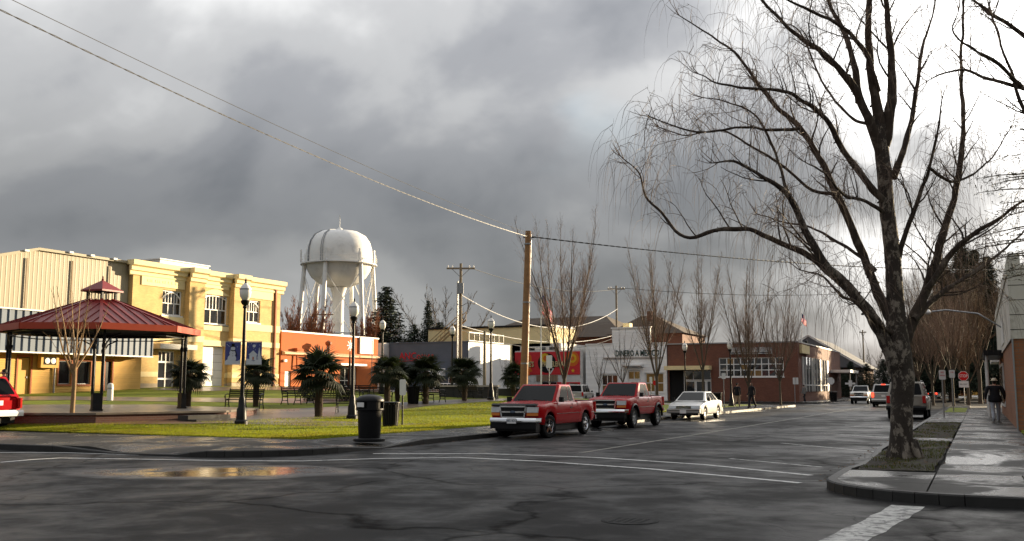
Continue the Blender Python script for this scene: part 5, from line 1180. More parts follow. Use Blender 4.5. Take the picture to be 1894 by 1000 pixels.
for a in (-30, 20, 150, 200, 250, 300): mb = MB(); mb.box(-.12, .12, -.08, .08, zc + .1, zc + 2.0); mb.build('antenna', M['tank'], wt, loc=((RT + .95) * math.cos(R_(a)), (RT + .95) * math.sin(R_(a)), 0), rot=(0, 0, R_(a)))

# ------------------------------------------------------------ utility poles and cables
def lean(p0, top, r0, r1, n_=10): return [p0.lerp(top, t / 6) for t in range(7)], [r0 + (r1 - r0) * t / 6 for t in range(7)]
pb = at(967, 717, 42); pb.z = .12; ptop = at(977, 427, 42)
up = thing('utility_pole', 'bare brown timber utility pole leaning slightly behind the first red pickup', 'utility pole', (pb.x, pb.y, pb.z))
pts, rr = lean(Vector((0, 0, 0)), ptop - pb, .175, .125); mb = MB(); mb.tube(pts, rr, 12); mb.build('shaft', M['pole_wood'], up, smooth=40)
mb = MB(); d_ = ptop - pb; off = _Rt * .13
mb.tube([off + d_ * .02, off + d_ * .5, off + d_ * .985], .03, 6); mb.build('conduit', M['sign_white'], up)
for t in (.3, .62, .93): mb = MB(); c_ = d_ * t; mb.lathe([(.17, -.03), (.17, .03)], 10, c_); mb.build('strap', M['steel'], up)
mb = MB(); c_ = d_ * .965; mb.tube([c_ - _Rt * .2, c_ + _Rt * .25], .025, 6); mb.build('hook', M['black_metal'], up)
def tpole(label, px, ytop, d, arm=2.4, ybase_d=None, r=.16, m_='pole_grey', lamp_=False, ang=0.0):
    b = at(px, 717, d); b.z = .3; t = at(px, ytop, d); h = t.z - b.z; o = thing('utility_pole', label, 'utility pole', tuple(b), YAW + ang)
    mb = MB(); mb.tube([(0, 0, 0), (0, 0, h)], [r, r * .7], 10); mb.build('shaft', M[m_], o, smooth=40)
    if arm:
        mb = MB(); mb.box(-arm / 2, arm / 2, -.12, .0, h - .5, h - .36); mb.build('crossarm', M[m_], o)
        for x in (-.45, -.3, .3, .45): mb = MB(); mb.lathe([(.05, 0), (.07, .08), (.03, .2)], 8, (x * arm, -.06, h - .36)); mb.build('insulator', M['sign_white'], o)
        mb = MB(); mb.bar((-arm * .3, -.05, h - .5), (0, -.05, h - 1.2), .04, .05); mb.bar((arm * .3, -.05, h - .5), (0, -.05, h - 1.2), .04, .05); mb.build('arm_brace', M['steel'], o)
    return o, b, h
o2, b2, h2 = tpole('tall utility pole with crossarm and cobra-head light before the blue store', 851, 487, 82)
mb = MB(); mb.box(-.25, .25, -.5, -.14, h2 - 2.6, h2 - 1.7); mb.build('transformer', M['steel'], o2)
mb = MB(); hz = 1.55 + (717 - 570) * 82 / 1800; mb.tube([(0, 0, hz - .2), (.5, -.05, hz + .1), (1.0, -.1, hz + .12)], .035, 6); lm = mb.build('light_arm', M['steel'], o2)
mb = MB(); mb.lathe([(.02, -.1), (.2, -.05), (.2, .02), (.05, .1)], 12); mb.build('lamp_head', M['sign_white'], lm, loc=(1.15, -.1, hz + .1))
tpole('thin conduit pole standing against the crossarm pole by the blue store', 845, 520, 81.5, 0, r=.09, m_='steel')
tpole('utility pole with crossarm above the white false-front shop', 1142, 528, 122, 2.2)
tpole('distant crossarm pole in front of the water tower legs', 594, 575, 118, 2.6, r=.13)
tpole('short weathered pole before the sunlit white store wall', 896, 612, 70, 0, r=.13)
tpole('thin far pole rising above the grey roof house', 1600, 610, 170, 1.2, r=.16)
def cable(label, pts, r, m_='cable', sag=0.0, twist=False, n_=30, cat='cable'):
    a, b = Vector(pts[0]), Vector(pts[1]); P_ = []
    for k in range(n_ + 1):
        t = k / n_; p = a.lerp(b, t); p.z -= sag * 4 * t * (1 - t); P_.append(p)
    mb = MB()
    if twist:
        L = (b - a).length; N = int(L / .12); d = (b - a).normalized(); s_ = d.cross(_Z).normalized()
        for ph in (0, math.pi):
            q = []
            for k in range(N + 1):
                t = k / N; p = a.lerp(b, t); p.z -= sag * 4 * t * (1 - t); w = t * L / .75 * 6.2832 + ph; q.append(p + (s_ * math.cos(w) + _Z * math.sin(w)) * r * .8)
            mb.tube(q, r * .72, 4, cap=False)
    else: mb.tube(P_, r, 5)
    o = mb.build('overhead_cable', M[m_]); return tag(o, label, cat)
tp_ = ptop + Vector((0, 0, -.25))
cable('thick twisted overhead cable sweeping from the leaning pole to the upper left corner', (Vector((-12.8, -4.2, at(-60, -8, 15.5).z + .62)), tp_), .012, 'cable', .72, True)
cable('thin overhead wire just above the twisted cable', (Vector((-12.7, -4.2, at(-30, -22, 15.5).z + .35)), ptop + Vector((0, 0, -.1))), .007, 'cable', .42)
cable('dark overhead cable running right from the leaning pole behind the birch', (tp_ + _Rt * .15, at(1932, 497, 68)), .022, 'cable_dark', .55, True)
A2 = at(853, 552, 96); A3 = at(1142, 572, 122)
for k, (ya, yb, sg, r, lab) in enumerate(((545, 571, 2.6, .035, 'bright thick cable sagging between the crossarm poles, upper of two'), (602, 618, 1.2, .026, 'bright cable sagging between the crossarm poles, lower of two'), (610, 622, 1.6, .025, 'thin cable just under the lower sagging cable'))):
    cable(lab, (at(853, ya, 82), at(1142, yb, 122)), r, 'sign_white' if k < 2 else 'cable', sg)
cable('far dark wire from the upper crossarm to the right', (at(870, 495, 82), at(1142, 534, 122)), .03, 'cable', 1.0)
cable('faint far wire crossing behind the trunk of the birch', (at(1146, 532, 122), at(1800, 520, 150)), .03, 'cable_dark', 1.5)
# flags
def flag(label, px, ytop, d, z0, fh, fw):
    b = at(px, 717, d); t = at(px, ytop, d); o = thing('flagpole', 'pole of ' + label, 'flagpole', (b.x, b.y, z0)); h = t.z - z0
    mb = MB(); mb.tube([(0, 0, 0), (0, 0, h)], [.06, .035], 8); mb.build('shaft', M['white'], o); mb = MB(); mb.lathe([(.02, 0), (.07, .06), (.02, .13)], 8, (0, 0, h)); mb.build('ball', M['steel'], o)
    f = thing('flag', label, 'flag', (b.x, b.y, z0 + h - .35), YAW)
    M['flag_red'] = leafy('flag_red', (0.50, 0.03, 0.04), .45); M['flag_blue'] = mat('flag_blue', (0.02, 0.03, 0.12), .8, 0, .08, 4)
    def P(u, v):                                 # limp hanging cloth: u along the fly, v down the hoist
        x = .06 + fw * .34 * u + .05 * math.sin(v * 3 + u * 5); y = .10 * math.sin(u * 11 + v * 2.0) * (0.4 + u); z = -fh * v - fw * .62 * u * (1 - .25 * v); return (x, y, z)
    for s in range(13):
        mb = MB(); v0, v1 = s / 13, (s + 1) / 13; us = [i / 14 for i in range(15)]
        if s < 7: us = [i / 14 for i in range(5, 15)]
        mb.v = [P(u, v) for v in (v0, v1) for u in us]; n_ = len(us); mb.f = [(i, i + 1, n_ + i + 1, n_ + i) for i in range(n_ - 1)]; mb.m = [0] * (n_ - 1); mb.build('stripe', M['flag_red'] if s % 2 == 0 else M['flag_white'], f, smooth=60)
    mb = MB(); us = [i / 14 for i in range(6)]; vs = [i / 13 for i in range(8)]; mb.v = [P(u, v) for v in vs for u in us]; mb.f = [(j * 6 + i, j * 6 + i + 1, j * 6 + i + 7, j * 6 + i + 6) for j in range(7) for i in range(5)]; mb.m = [0] * 35; mb.build('canton', M['flag_blue'], f, smooth=60)
M['flag_white'] = leafy('flag_white', (0.62, 0.60, 0.58), .45)
flag('striped flag hanging limp beside the leaning utility pole', 1001, 532, 64, .5, 1.25, 2.1)
flag('small striped flag hanging above the brick store roof', 1486, 572, 112, 6.2, 1.0, 1.6)
# ================================================================== TREES
def birch_mat():
    m = bpy.data.materials.new('birch_bark'); m.use_nodes = True; t = NT(m.node_tree); b = t.n['Principled BSDF']
    co = t.new('ShaderNodeTexCoord').outputs['Object']; mp = t.new('ShaderNodeMapping', Vector=co); mp.inputs['Scale'].default_value = (1.5, 1.5, 1.0)
    n1 = t.noise(mp.outputs[0], 3.4, 9, 0.74, 0.25); n2 = t.noise(mp.outputs[0], 19, 6, 0.75, 0.2); n3 = t.noise(co, 1.1, 4, 0.6)
    f = t.ramp(t.math('ADD', t.math('MULTIPLY', n1, 0.75), t.math('MULTIPLY', n3, 0.25)), [(0.50, 0.0), (0.56, 1.0)])
    pale = t.mix(n2, (0.09, 0.068, 0.048), (0.36, 0.31, 0.25)); darkc = t.mix(n2, (0.010, 0.008, 0.006), (0.055, 0.038, 0.026))
    t.l.new(t.mix(f, darkc, pale), b.inputs['Base Color']); b.inputs['Roughness'].default_value = 0.85
    bn = t.new('ShaderNodeBump', Strength=0.9, Distance=0.03, Height=t.math('ADD', n2, n1)); t.l.new(bn.outputs[0], b.inputs['Normal']); return m
M['birch'] = birch_mat()
M['limb_bark'] = mat('dark_limb_bark', (0.042, 0.031, 0.023), 0.9, 0, 0.5, 7, bump=0.7, bscale=22, dirt=((0.17, 0.14, 0.11), .6, 3.0))
M['twig'] = mat('birch_twigs', (0.15, 0.105, 0.08), 0.8, 0, 0.3, 1.0)
def catmull(pts, k=5):
    P = [2 * pts[0] - pts[1]] + pts + [2 * pts[-1] - pts[-2]]; out = []
    for i in range(1, len(P) - 2):
        for j in range(k):
            t = j / k; a, b, c, d = P[i - 1], P[i], P[i + 1], P[i + 2]
            out.append(0.5 * ((2 * b) + (c - a) * t + (2 * a - 5 * b + 4 * c - d) * t * t + (3 * b - a - 3 * c + d) * t ** 3))
    out.append(pts[-1]); return out
def weeping_tree(name, label, base_d, trunk, limbs, seed, density=1.0, hang=(0.55, 1.9), group=None, root_px=None):
    rg = random.Random(seed); b0 = at(trunk[0][0], 717, base_d); b0.z = 0.12
    o = thing(name, label, 'tree', tuple(b0), 0, group)
    def conv(p, dd): return at(p[0], p[1], base_d + dd) - b0
    wood = MB(); crown = MB(); twigs = MB()
    k = base_d / 1800.0
    P = catmull([conv(p, 0) for p in trunk], 5); rr = []
    tr = [p[2] * k * .76 for p in trunk]
    for i in range(len(P)): s = i / (len(P) - 1) * (len(tr) - 1); a = int(min(s, len(tr) - 2)); rr.append(tr[a] + (tr[a + 1] - tr[a]) * (s - a))
    P = [p + Vector((noise.noise(p * 2.1) * .02, noise.noise(p * 2.1 + Vector((9, 0, 0))) * .02, 0)) for p in P]
    rr = [r * (1 + .07 * noise.noise(Vector((i * .7, seed, 0)))) for i, r in enumerate(rr)]
    wood.tube(P, rr, 16)
    if root_px:                                     # root flare
        for j in range(7):
            a = j * 6.2832 / 7 + .3; r = rr[0]; wood.tube([Vector((math.cos(a) * r * .55, math.sin(a) * r * .55, .38)), Vector((math.cos(a) * r * .98, math.sin(a) * r * .98, .12)), Vector((math.cos(a) * r * 1.35, math.sin(a) * r * 1.35, -.08))], [r * .30, r * .26, r * .10], 7)
    def droop(p, d0, L, r, n_=5, m=None):             # twig that arcs out then hangs
        q = [p]; d = d0.normalized(); step = L / n_
        for i in range(n_):
            d = (d * .8 + Vector((rg.gauss(0, .06), rg.gauss(0, .06), -1.1 * (i + 1) / n_ - .25))).normalized(); q.append(q[-1] + d * step)
        twigs.tube(q, [r * (1 - .75 * i / n_) for i in range(n_ + 1)], 3, cap=False)
    def bough(p, d0, L, r, lvl):
        n_ = 6; q = [p]; d = d0.normalized(); step = L / n_; bend = Vector((rg.gauss(0, .1), rg.gauss(0, .1), 0))
        for i in range(n_):
            grav = (.16 if lvl == 1 else .05) - .13 * (i / n_) * (1.5 if lvl > 1 else 1)
            d = (d + bend * .6 + Vector((rg.gauss(0, .13), rg.gauss(0, .13), grav + rg.gauss(0, .08)))).normalized(); q.append(q[-1] + d * step)
        rad = [r * (1 - .72 * i / n_) for i in range(n_ + 1)]; (crown if r > .012 else twigs).tube(q, rad, 5 if lvl == 1 else 3, cap=False)
        if lvl < 3:
            cnt = int((3.0 if lvl == 1 else 1.6) * L * density + .6)
            for c in range(cnt):
                t = rg.uniform(.2, 1.0); i = min(int(t * n_), n_ - 1); s = q[i].lerp(q[i + 1], t * n_ - i); T = (q[i + 1] - q[i]).normalized()
                side = T.cross(Vector((rg.gauss(0, 1), rg.gauss(0, 1), rg.gauss(0, .6)))).normalized()
                bough(s, T * .7 + side * .8 + Vector((0, 0, .12)), L * rg.uniform(.3, .55), max(r * .42, .004), lvl + 1)
        if lvl >= 2 or L > .8:
            for c in range(int((5.6 if lvl > 1 else 5.6) * L * density + rg.random())):
                t = rg.uniform(.25, 1); i = min(int(t * n_), n_ - 1); s = q[i].lerp(q[i + 1], t * n_ - i)
                a = rg.uniform(0, 6.2832); droop(s, Vector((math.cos(a), math.sin(a), rg.uniform(-.2, .5))), rg.uniform(*hang), rg.uniform(.0030, .0046))
    for pts, r0, r1, d1 in limbs:
        n_ = len(pts); Q = catmull([conv(p, d1 * (i / (n_ - 1)) ** 1.2) for i, p in enumerate(pts)], 6)
        Q = [q + Vector((noise.noise(q * 3.0), noise.noise(q * 3.0 + Vector((5, 5, 5))), noise.noise(q * 3.0 + Vector((0, 9, 3))))) * .028 for q in Q]
        m_ = len(Q); r1 = min(r1, 1.1); rad = [(r0 + (r1 - r0) * (i / (m_ - 1)) ** .85) * k * .86 * (1 + .2 * noise.noise(Q[i] * 5)) for i in range(m_)]
        (wood if r0 > 15 else crown).tube(Q, rad, 12 if r0 > 9 else 8)
        for j in range(int(m_ * .6)):                 # knots and stubs along the limb
            i = rg.randrange(2, m_ - 1); a = Vector((rg.gauss(0, 1), rg.gauss(0, 1), rg.gauss(0, 1))).normalized(); crown.tube([Q[i], Q[i] + a * (rad[i] + rg.uniform(.015, .06))], [rad[i] * .45, rad[i] * .2], 5)
        L = sum((Q[i + 1] - Q[i]).length for i in range(m_ - 1)); cnt = int(L * 2.5 * density)
        for c in range(cnt):
            t = rg.uniform(.22, 1.0); i = min(int(t * (m_ - 1)), m_ - 2); s = Q[i].lerp(Q[i + 1], t * (m_ - 1) - i); T = (Q[i + 1] - Q[i]).normalized()
            side = T.cross(Vector((rg.gauss(0, 1), rg.gauss(0, 1), rg.gauss(0, .7)))).normalized()
            bough(s, T * .55 + side * .8 + Vector((0, 0, .3)), rg.uniform(.5, 1.6) * (1 - .45 * t * t), min(max(rad[i] * .38, .009), .024), 1)
        for c in range(3): bough(Q[-1], (Q[-1] - Q[-3]).normalized() + Vector((rg.gauss(0, .5), rg.gauss(0, .5), rg.gauss(.1, .3))), rg.uniform(.35, .65), .010, 1)
    wood.build('trunk', M['birch'], o, smooth=60)
    crown.build('limbs', M['limb_bark'], o, smooth=60); cr = twigs.build('crown', M['twig'], o); cr['kind'] = 'stuff'; return o
trunk = [(1668, 858, 34), (1667, 835, 29), (1667, 800, 26), (1668, 750, 25), (1670, 700, 27), (1664, 655, 27), (1658, 600, 24), (1655, 540, 20), (1650, 470, 19), (1642, 400, 18), (1636, 330, 18), (1630, 260, 17), (1625, 215, 15)]
limbs = [
    ([(1660, 690), (1640, 635), (1605, 575), (1560, 522), (1520, 482), (1479, 403), (1455, 355), (1407, 326), (1359, 298), (1316, 302)], 17, 4, -1.2),
    ([(1575, 540), (1530, 500), (1490, 468), (1436, 447), (1388, 425), (1330, 425), (1266, 439), (1225, 394), (1196, 365), (1182, 320), (1148, 288)], 9, 3, 1.0),
    ([(1652, 600), (1625, 545), (1604, 490), (1546, 355), (1513, 288), (1479, 235), (1436, 197), (1398, 149), (1359, 96), (1316, 67), (1258, 29)], 12, 3, 1.8),
    ([(1648, 380), (1615, 350), (1561, 278), (1532, 226), (1494, 192), (1446, 168), (1378, 163), (1330, 154), (1292, 137)], 9, 3, -1.8),
    ([(1634, 300), (1609, 226), (1580, 163), (1561, 139), (1522, 96), (1484, 72), (1436, 29), (1390, -20), (1340, -50)], 12, 3, -.6),
    ([(1590, 190), (1577, 106), (1556, 48), (1532, 0), (1515, -60), (1490, -140)], 9, 3, 1.4),
    ([(1624, 170), (1600, 95), (1546, 43), (1460, 0), (1400, -35)], 7, 3, -1.5),
    ([(1628, 230), (1614, 150), (1606, 60), (1608, -40), (1600, -160), (1595, -260)], 12, 4, .3),
    ([(1636, 270), (1650, 170), (1646, 80), (1638, 0), (1628, -100), (1640, -220)], 13, 4, -.3),
    ([(1652, 330), (1676, 259), (1693, 182), (1705, 96), (1724, 29), (1740, -60)], 8, 3, 1.2),
    ([(1660, 480), (1671, 442), (1705, 350), (1724, 298), (1736, 230), (1743, 182)], 7, 2.5, -1.0),
    ([(1668, 650), (1690, 590), (1720, 520), (1742, 440), (1768, 350), (1781, 250), (1778, 130), (1782, 0), (1780, -120)], 14, 5, 1.2),
    ([(1715, 535), (1755, 475), (1800, 432), (1850, 402), (1894, 370), (1960, 345)], 8, 3, -1.4),
    ([(1690, 590), (1740, 543), (1810, 497), (1870, 450), (1920, 400)], 8, 3, 2.2),
    ([(1718, 310), (1760, 335), (1800, 320), (1835, 290), (1870, 235)], 4, 2, 1.5),
    ([(1658, 620), (1625, 600), (1585, 560), (1555, 545), (1520, 510), (1480, 500)], 6, 2.5, -2.2),
    ([(1620, 500), (1585, 470), (1545, 445), (1500, 420), (1450, 410), (1400, 395)], 5, 2, 2.4),
    ([(1640, 395), (1600, 372), (1560, 360), (1525, 320), (1490, 300)], 5, 2, -2.6),
    ([(1456, 356), (1440, 300), (1420, 250), (1395, 210), (1350, 190), (1300, 180)], 4, 2, .8),
    ([(1480, 238), (1430, 240), (1370, 235), (1300, 245), (1240, 230), (1200, 215)], 4, 2, -1.8),
    ([(1546, 360), (1500, 350), (1440, 300), (1380, 265), (1330, 240), (1270, 250), (1220, 235)], 4, 2, 1.6),
    ([(1610, 230), (1570, 215), (1520, 150), (1480, 60), (1440, 40)], 4, 2, 2.2)]
weeping_tree('birch_tree', 'large bare weeping birch with pale patched trunk on the right-hand kerb', 20.0, trunk, limbs, 21, 1.0, root_px=True)
trunk2 = [(2075, 900, 34), (2074, 800, 26), (2070, 650, 24), (2065, 480, 22), (2055, 300, 19), (2040, 150, 15)]
limbs2 = [([(2060, 260), (1985, 190), (1894, 163), (1830, 147), (1785, 130), (1745, 135), (1715, 150)], 8, 3, 1.2),
          ([(2050, 210), (1960, 120), (1894, 66), (1840, 28), (1790, -8), (1740, -40)], 9, 3, -1.0),
          ([(2062, 330), (1960, 290), (1900, 215), (1870, 130), (1838, 40), (1815, -50)], 8, 3, .4),
          ([(1890, 160), (1850, 120), (1800, 90), (1765, 60), (1772, 20)], 5, 2, -.8),
          ([(2058, 300), (1990, 180), (1930, 60), (1900, -60)], 8, 3, 1.5), ([(2040, 150), (2030, 0), (2000, -140)], 10, 4, 0)]
weeping_tree('birch_tree', 'second bare tree whose boughs reach in from the top right corner', 17.5, trunk2, limbs2, 33, .8, root_px=True)

# ------------------------------------------------------------ upright street maples
def vase_mesh(h, seed, spread=.30, leaders=7, fork=.2, dens=1.0, r0=.10, rmin=.008):
    rg = random.Random(seed); wood, tw = MB(), MB()
    f = h * fork; wood.tube([(0, 0, -.1), (0, 0, .15), (.02, .01, f * .6), (0, 0, f)], [r0 * 1.35, r0 * 1.05, r0 * .95, r0 * 1.0], 8)
    def shoot(p, d, L, r, lvl):
        n_ = 5 if lvl == 1 else 4; q = [p]; dd = d.normalized()
        for i in range(n_): dd = (dd + Vector((rg.gauss(0, .07), rg.gauss(0, .07), .17 if lvl == 1 else .12))).normalized(); q.append(q[-1] + dd * (L / n_))
        (wood if r > .02 else tw).tube(q, [r * (1 - .75 * i / n_) for i in range(n_ + 1)], 3 if lvl > 1 else 4, cap=False)
        if lvl < 3:
            for c in range(int(L * (3.0 if lvl == 1 else 4.0) * dens + rg.random())):
                t = rg.uniform(.15, 1); i = min(int(t * n_), n_ - 1); s = q[i].lerp(q[i + 1], t * n_ - i); T = (q[i + 1] - q[i]).normalized(); a = T.orthogonal().normalized(); a.rotate(Matrix.Rotation(rg.uniform(0, 6.28), 3, T))
                shoot(s, T + a * rg.uniform(.45, .8), L * rg.uniform(.28, .5), max(r * .45, rmin * .8), lvl + 1)
    for j in range(leaders):
        a = 6.2832 * j / leaders + rg.uniform(-.3, .3); tilt = spread * rg.uniform(.55, 1.25) if j else .03
        d = Vector((math.cos(a) * tilt, math.sin(a) * tilt, 1)).normalized(); z0 = f * rg.uniform(.72, 1.0); L = (h - z0) * rg.uniform(.82, 1.0) * (1 if j else 1.02); n_ = 9; q = [Vector((0, 0, z0))]; dd = (d + Vector((math.cos(a), math.sin(a), 0)) * tilt * .6).normalized()
        for i in range(n_): dd = (dd + Vector((rg.gauss(0, .035), rg.gauss(0, .035), .07))).normalized(); q.append(q[-1] + dd * (L / n_))
        r = r0 * .52; rad = [r * (1 - .86 * i / n_) for i in range(n_ + 1)]; wood.tube(q, rad, 5)
        for c in range(int(L * 5.2 * dens)):
            t = rg.uniform(.1, 1) ** .8; i = min(int(t * n_), n_ - 1); s = q[i].lerp(q[i + 1], t * n_ - i); T = (q[i + 1] - q[i]).normalized(); b = T.orthogonal().normalized(); b.rotate(Matrix.Rotation(rg.uniform(0, 6.28), 3, T))
            shoot(s, T + b * rg.uniform(.45, .85), (1.25 - t) * h * rg.uniform(.10, .21), max(rad[i] * .4, rmin), 1)
    return wood.mesh('trunk', 60), tw.mesh('crown')
def bare_tree(label, meshes, pos, s=1.0, rz=0.0, mt='bark', mc='bark_red', group='bare upright street maples', name='maple_tree', sxy=1.0):
    o = thing(name, label, 'tree', pos, rz, group); o.scale = (s * sxy, s * sxy, s)
    for nm, me, m_ in (('trunk', meshes[0], mt), ('crown', meshes[1], mc)):
        c = put(nm, me, o)
        if not me.materials: me.materials.append(M[m_])
        if me.materials[0] != M[m_]: c.material_slots[0].link = 'OBJECT'; c.material_slots[0].material = M[m_]
    return o
va, vb, vc, ve = vase_mesh(10.6, 4, .33, 8, .2, 1.15, .095, .0045), vase_mesh(10.6, 9, .27, 7, .22, 1.2, .10, .0045), vase_mesh(10.6, 14, .22, 6, .27, 1.2, .09, .0045), vase_mesh(10.6, 77, .25, 9, .17, 1.0, .10, .0045)
def hgt(ytop, d, z=.15): return EYE + (717 - ytop) * d / 1800.0 - z
for px, d, yt, v, lab in ((1044, 45, 415, va, 'bare maple rising behind the first red pickup, tallest of the row'), (1215, 58, 468, vb, 'wide bare maple before the white false-front shop'),
                          (1301, 68, 482, vc, 'bare reddish maple behind the white sedan'), (1385, 71, 497, ve, 'bare maple beside the two walkers on the park pavement'), (1443, 79, 532, va, 'bare maple nearest the far corner of the brick store')):
    p = drop(px, d); h = hgt(yt, d, p.z); bare_tree(lab, v, tuple(p), h / 9.5, random.uniform(0, 6), sxy=.9)
M['brown_twig'] = mat('olive_brown_twigs', (0.13, 0.085, 0.05), .85, 0, .3, 1.5)
vs_ = vase_mesh(10.2, 91, .42, 6, .25, .42, .12, .012)
for px, d, yt, v, lab in ((1108, 84, 645, vs_, 'small bare tree at the left end of the false-front shop'), (1152, 84, 612, vs_, 'slim bare tree under the DINERO lettering'), (939, 70, 655, vs_, 'small bare sapling before the grey annex')):
    p = drop(px, d); bare_tree(lab, v, tuple(p), hgt(yt, d, p.z) / 9.5, random.uniform(0, 6), mc='bark')
for px, d, yt, v, lab in ((1812, 96, 470, vb, 'broad brown bare maple behind the stop sign'), (1690, 104, 520, va, 'brown bare maple seen through the fork of the birch'), (1745, 100, 490, vc, 'tall brown bare maple between the parking signs and the conifers'), (1790, 90, 540, ve, 'low brown bare maple just behind the stop sign post')):
    p = at(px, 717, d); bare_tree(lab, v, (p.x, p.y, .1), hgt(yt, d) / 9.5, random.uniform(0, 6), 'bark', 'brown_twig', sxy=1.25)
p = at(1725, 717, 84); bare_tree('reddish bare maple left of the parking signs', ve, (p.x, p.y, .15), hgt(520, 84) / 9.5, 2.6)
p = at(1762, 717, 76); bare_tree('reddish bare maple by the parking signs on the right-hand kerb', va, (p.x, p.y, .15), hgt(500, 76) / 9.5, 1.0)
p = at(1700, 717, 96); bare_tree('dark bare maple farther along the right-hand kerb', vb, (p.x, p.y, .15), hgt(540, 96) / 9.5, 2.0, mc='bark')
p = on_t(132, 784); vt = vase_mesh(5.2, 31, .42, 6, .40, .6, .085); bare_tree('young bare tree with tan trunk in the lawn before the gazebo', vt, tuple(p), 1.0, .4, 'bark_tan', 'bark_tan', None, 'young_tree', sxy=.95)
M['rust_twig'] = mat('rust_red_twigs', (0.30, 0.10, 0.035), .85, 0, .25, 1)
vd = vase_mesh(10.2, 55, .22, 14, .06, 1.5, .09, .024)
for px, d, yt, lab in ((562, 112, 560, 'rust-red bare poplar clump behind the left end of the orange shop'), (582, 116, 588, 'shorter rust-red poplar clump before the tower leg'), (676, 114, 578, 'rust-red poplar clump right of the tower legs'), (697, 118, 592, 'rust-red poplar clump beside the dark conifer'), (546, 112, 590, 'rust-red poplar clump at the edge of the brick hall')):
    p = at(px, 717, d); bare_tree(lab, vd, (p.x, p.y, .3), hgt(yt, d) / 9.5, random.uniform(0, 6), 'bark_red', 'rust_twig', 'rust-red poplars behind the orange shop', 'poplar_tree', sxy=.85)
vw = vase_mesh(10.2, 71, .5, 6, .3, .8, .12, .018)
for px, d, yt, lab in ((820, 135, 522, 'wide bare tree behind the rooftop house stair'), (1616, 190, 640, 'pale far bare tree above the street end'), (1655, 200, 640, 'second pale far bare tree left of the birch trunk'), (1880, 130, 600, 'bare tree behind the walking man')):
    p = at(px, 717, d); bare_tree(lab, vw, (p.x, p.y, .1), hgt(yt, d) / 9.5, random.uniform(0, 6), 'bark', 'bark', 'far bare trees', 'bare_tree', sxy=1.1)

M['pine_needles'] = mat('grey_green_needles', (0.085, 0.085, 0.055), .7, 0, .4, 1.5)
# ------------------------------------------------------------ conifers and evergreen masses
def conifer_mesh(h, r, seed, gap=0.0, droopy=.25, dens=1.0, nsz=1.0, cnt_=1.0):
    rg = random.Random(seed); wood, nd = MB(), MB(); wood.tube([(0, 0, -.2), (0, 0, h * .5), (0, 0, h)], [h * .016, h * .010, .02], 7)
    z = h * (.08 + gap)
    while z < h * .99:
        t = (z - h * gap) / (h * (1 - gap)); L = r * (1 - t) ** .85 * 1.05 + .12; cnt = max(4, int(7 * dens + rg.random() * 2))
        for c in range(cnt):
            a = rg.uniform(0, 6.2832); LL = L * rg.uniform(.65, 1.12); d = Vector((math.cos(a), math.sin(a), 0)); q = [Vector((0, 0, z)) + d * (LL * s) + Vector((0, 0, -droopy * LL * s * s + .10 * LL * s)) for s in (0, .35, .7, 1)]
            wood.tube(q, [.03, .022, .014, .006], 3, cap=False)
            for j in range(int((LL * 13 * dens + 6) * cnt_)):
                s = rg.uniform(.12, 1.0); i = min(int(s * 3), 2); p = q[i].lerp(q[i + 1], s * 3 - i); sp = .16 * LL * (1.15 - s) + .12
                p = p + Vector((rg.gauss(0, sp), rg.gauss(0, sp), rg.gauss(0, .07))); e = Vector((rg.gauss(0, 1), rg.gauss(0, 1), rg.gauss(-.35, .35))).normalized() * rg.uniform(.18, .42) * nsz; w = e.cross(Vector((rg.gauss(0, 1), rg.gauss(0, 1), rg.gauss(0, 1)))).normalized() * rg.uniform(.04, .09) * nsz * nsz
                nd.add([p - w, p + w, p + e], [(0, 1, 2)])
        z += h * .028 / dens
    return wood.mesh('trunk', 60), nd.mesh('crown')
c1, c2 = conifer_mesh(13, 4.0, 3, 0, .25, 1.2), conifer_mesh(20, 6.5, 8, .04, .35, 1.7)
def conifer(label, m_, pos, s, group='dark conifers', sxy=1.0):
    return bare_tree(label, m_, pos, s, random.uniform(0, 6), 'bark', 'needles', group, 'conifer_tree', sxy)
for px, d, yt, m_, h0, lab, sx in ((712, 116, 530, c1, 13, 'dark conifer standing right of the water tower', 1.35), (790, 128, 556, c1, 13, 'small dark conifer above the rooftop house', .62), (765, 126, 600, c1, 13, 'low dark evergreen left of the rooftop house conifer', 1.3), (812, 127, 596, c1, 13, 'low dark evergreen right of the rooftop house conifer', 1.5), (838, 130, 600, c1, 13, 'low dark evergreen behind the crossarm pole', 1.4),
                                   (1792, 128, 440, c2, 20, 'tallest dark conifer of the mass beyond the stop sign', .95), (1735, 142, 540, c2, 20, 'dark conifer left of the stop sign', 1.0), (1838, 118, 468, c2, 20, 'dark conifer behind the white shop on the right', .9), (1768, 150, 500, c2, 20, 'dark conifer at the back of the mass by the stop sign', 1.1), (1712, 118, 560, c2, 20, 'dark conifer filling the gap right of the birch fork', 1.25), (1758, 114, 478, c2, 20, 'dark conifer behind the reddish maple', 1.0), (1815, 124, 455, c2, 20, 'dark conifer above the street-light arm', 1.0), (1700, 165, 600, c2, 20, 'lower dark conifer at the street end right of the birch', 1.2),
                                   (1575, 140, 668, c1, 13, 'low dark evergreen beyond the white pickup', 1.6), (1604, 143, 672, c1, 13, 'low dark evergreen at the end of the street', 1.9), (1636, 147, 664, c1, 13, 'low dark evergreen behind the birch trunk', 1.8), (1668, 150, 655, c1, 13, 'dark evergreen just right of the birch trunk', 1.6), (1556, 152, 676, c1, 13, 'dark evergreen before the grey roof house', 1.6)):
    p = at(px, 717, d); conifer(lab, m_, (p.x, p.y, .1), hgt(yt, d) / h0, sxy=sx)
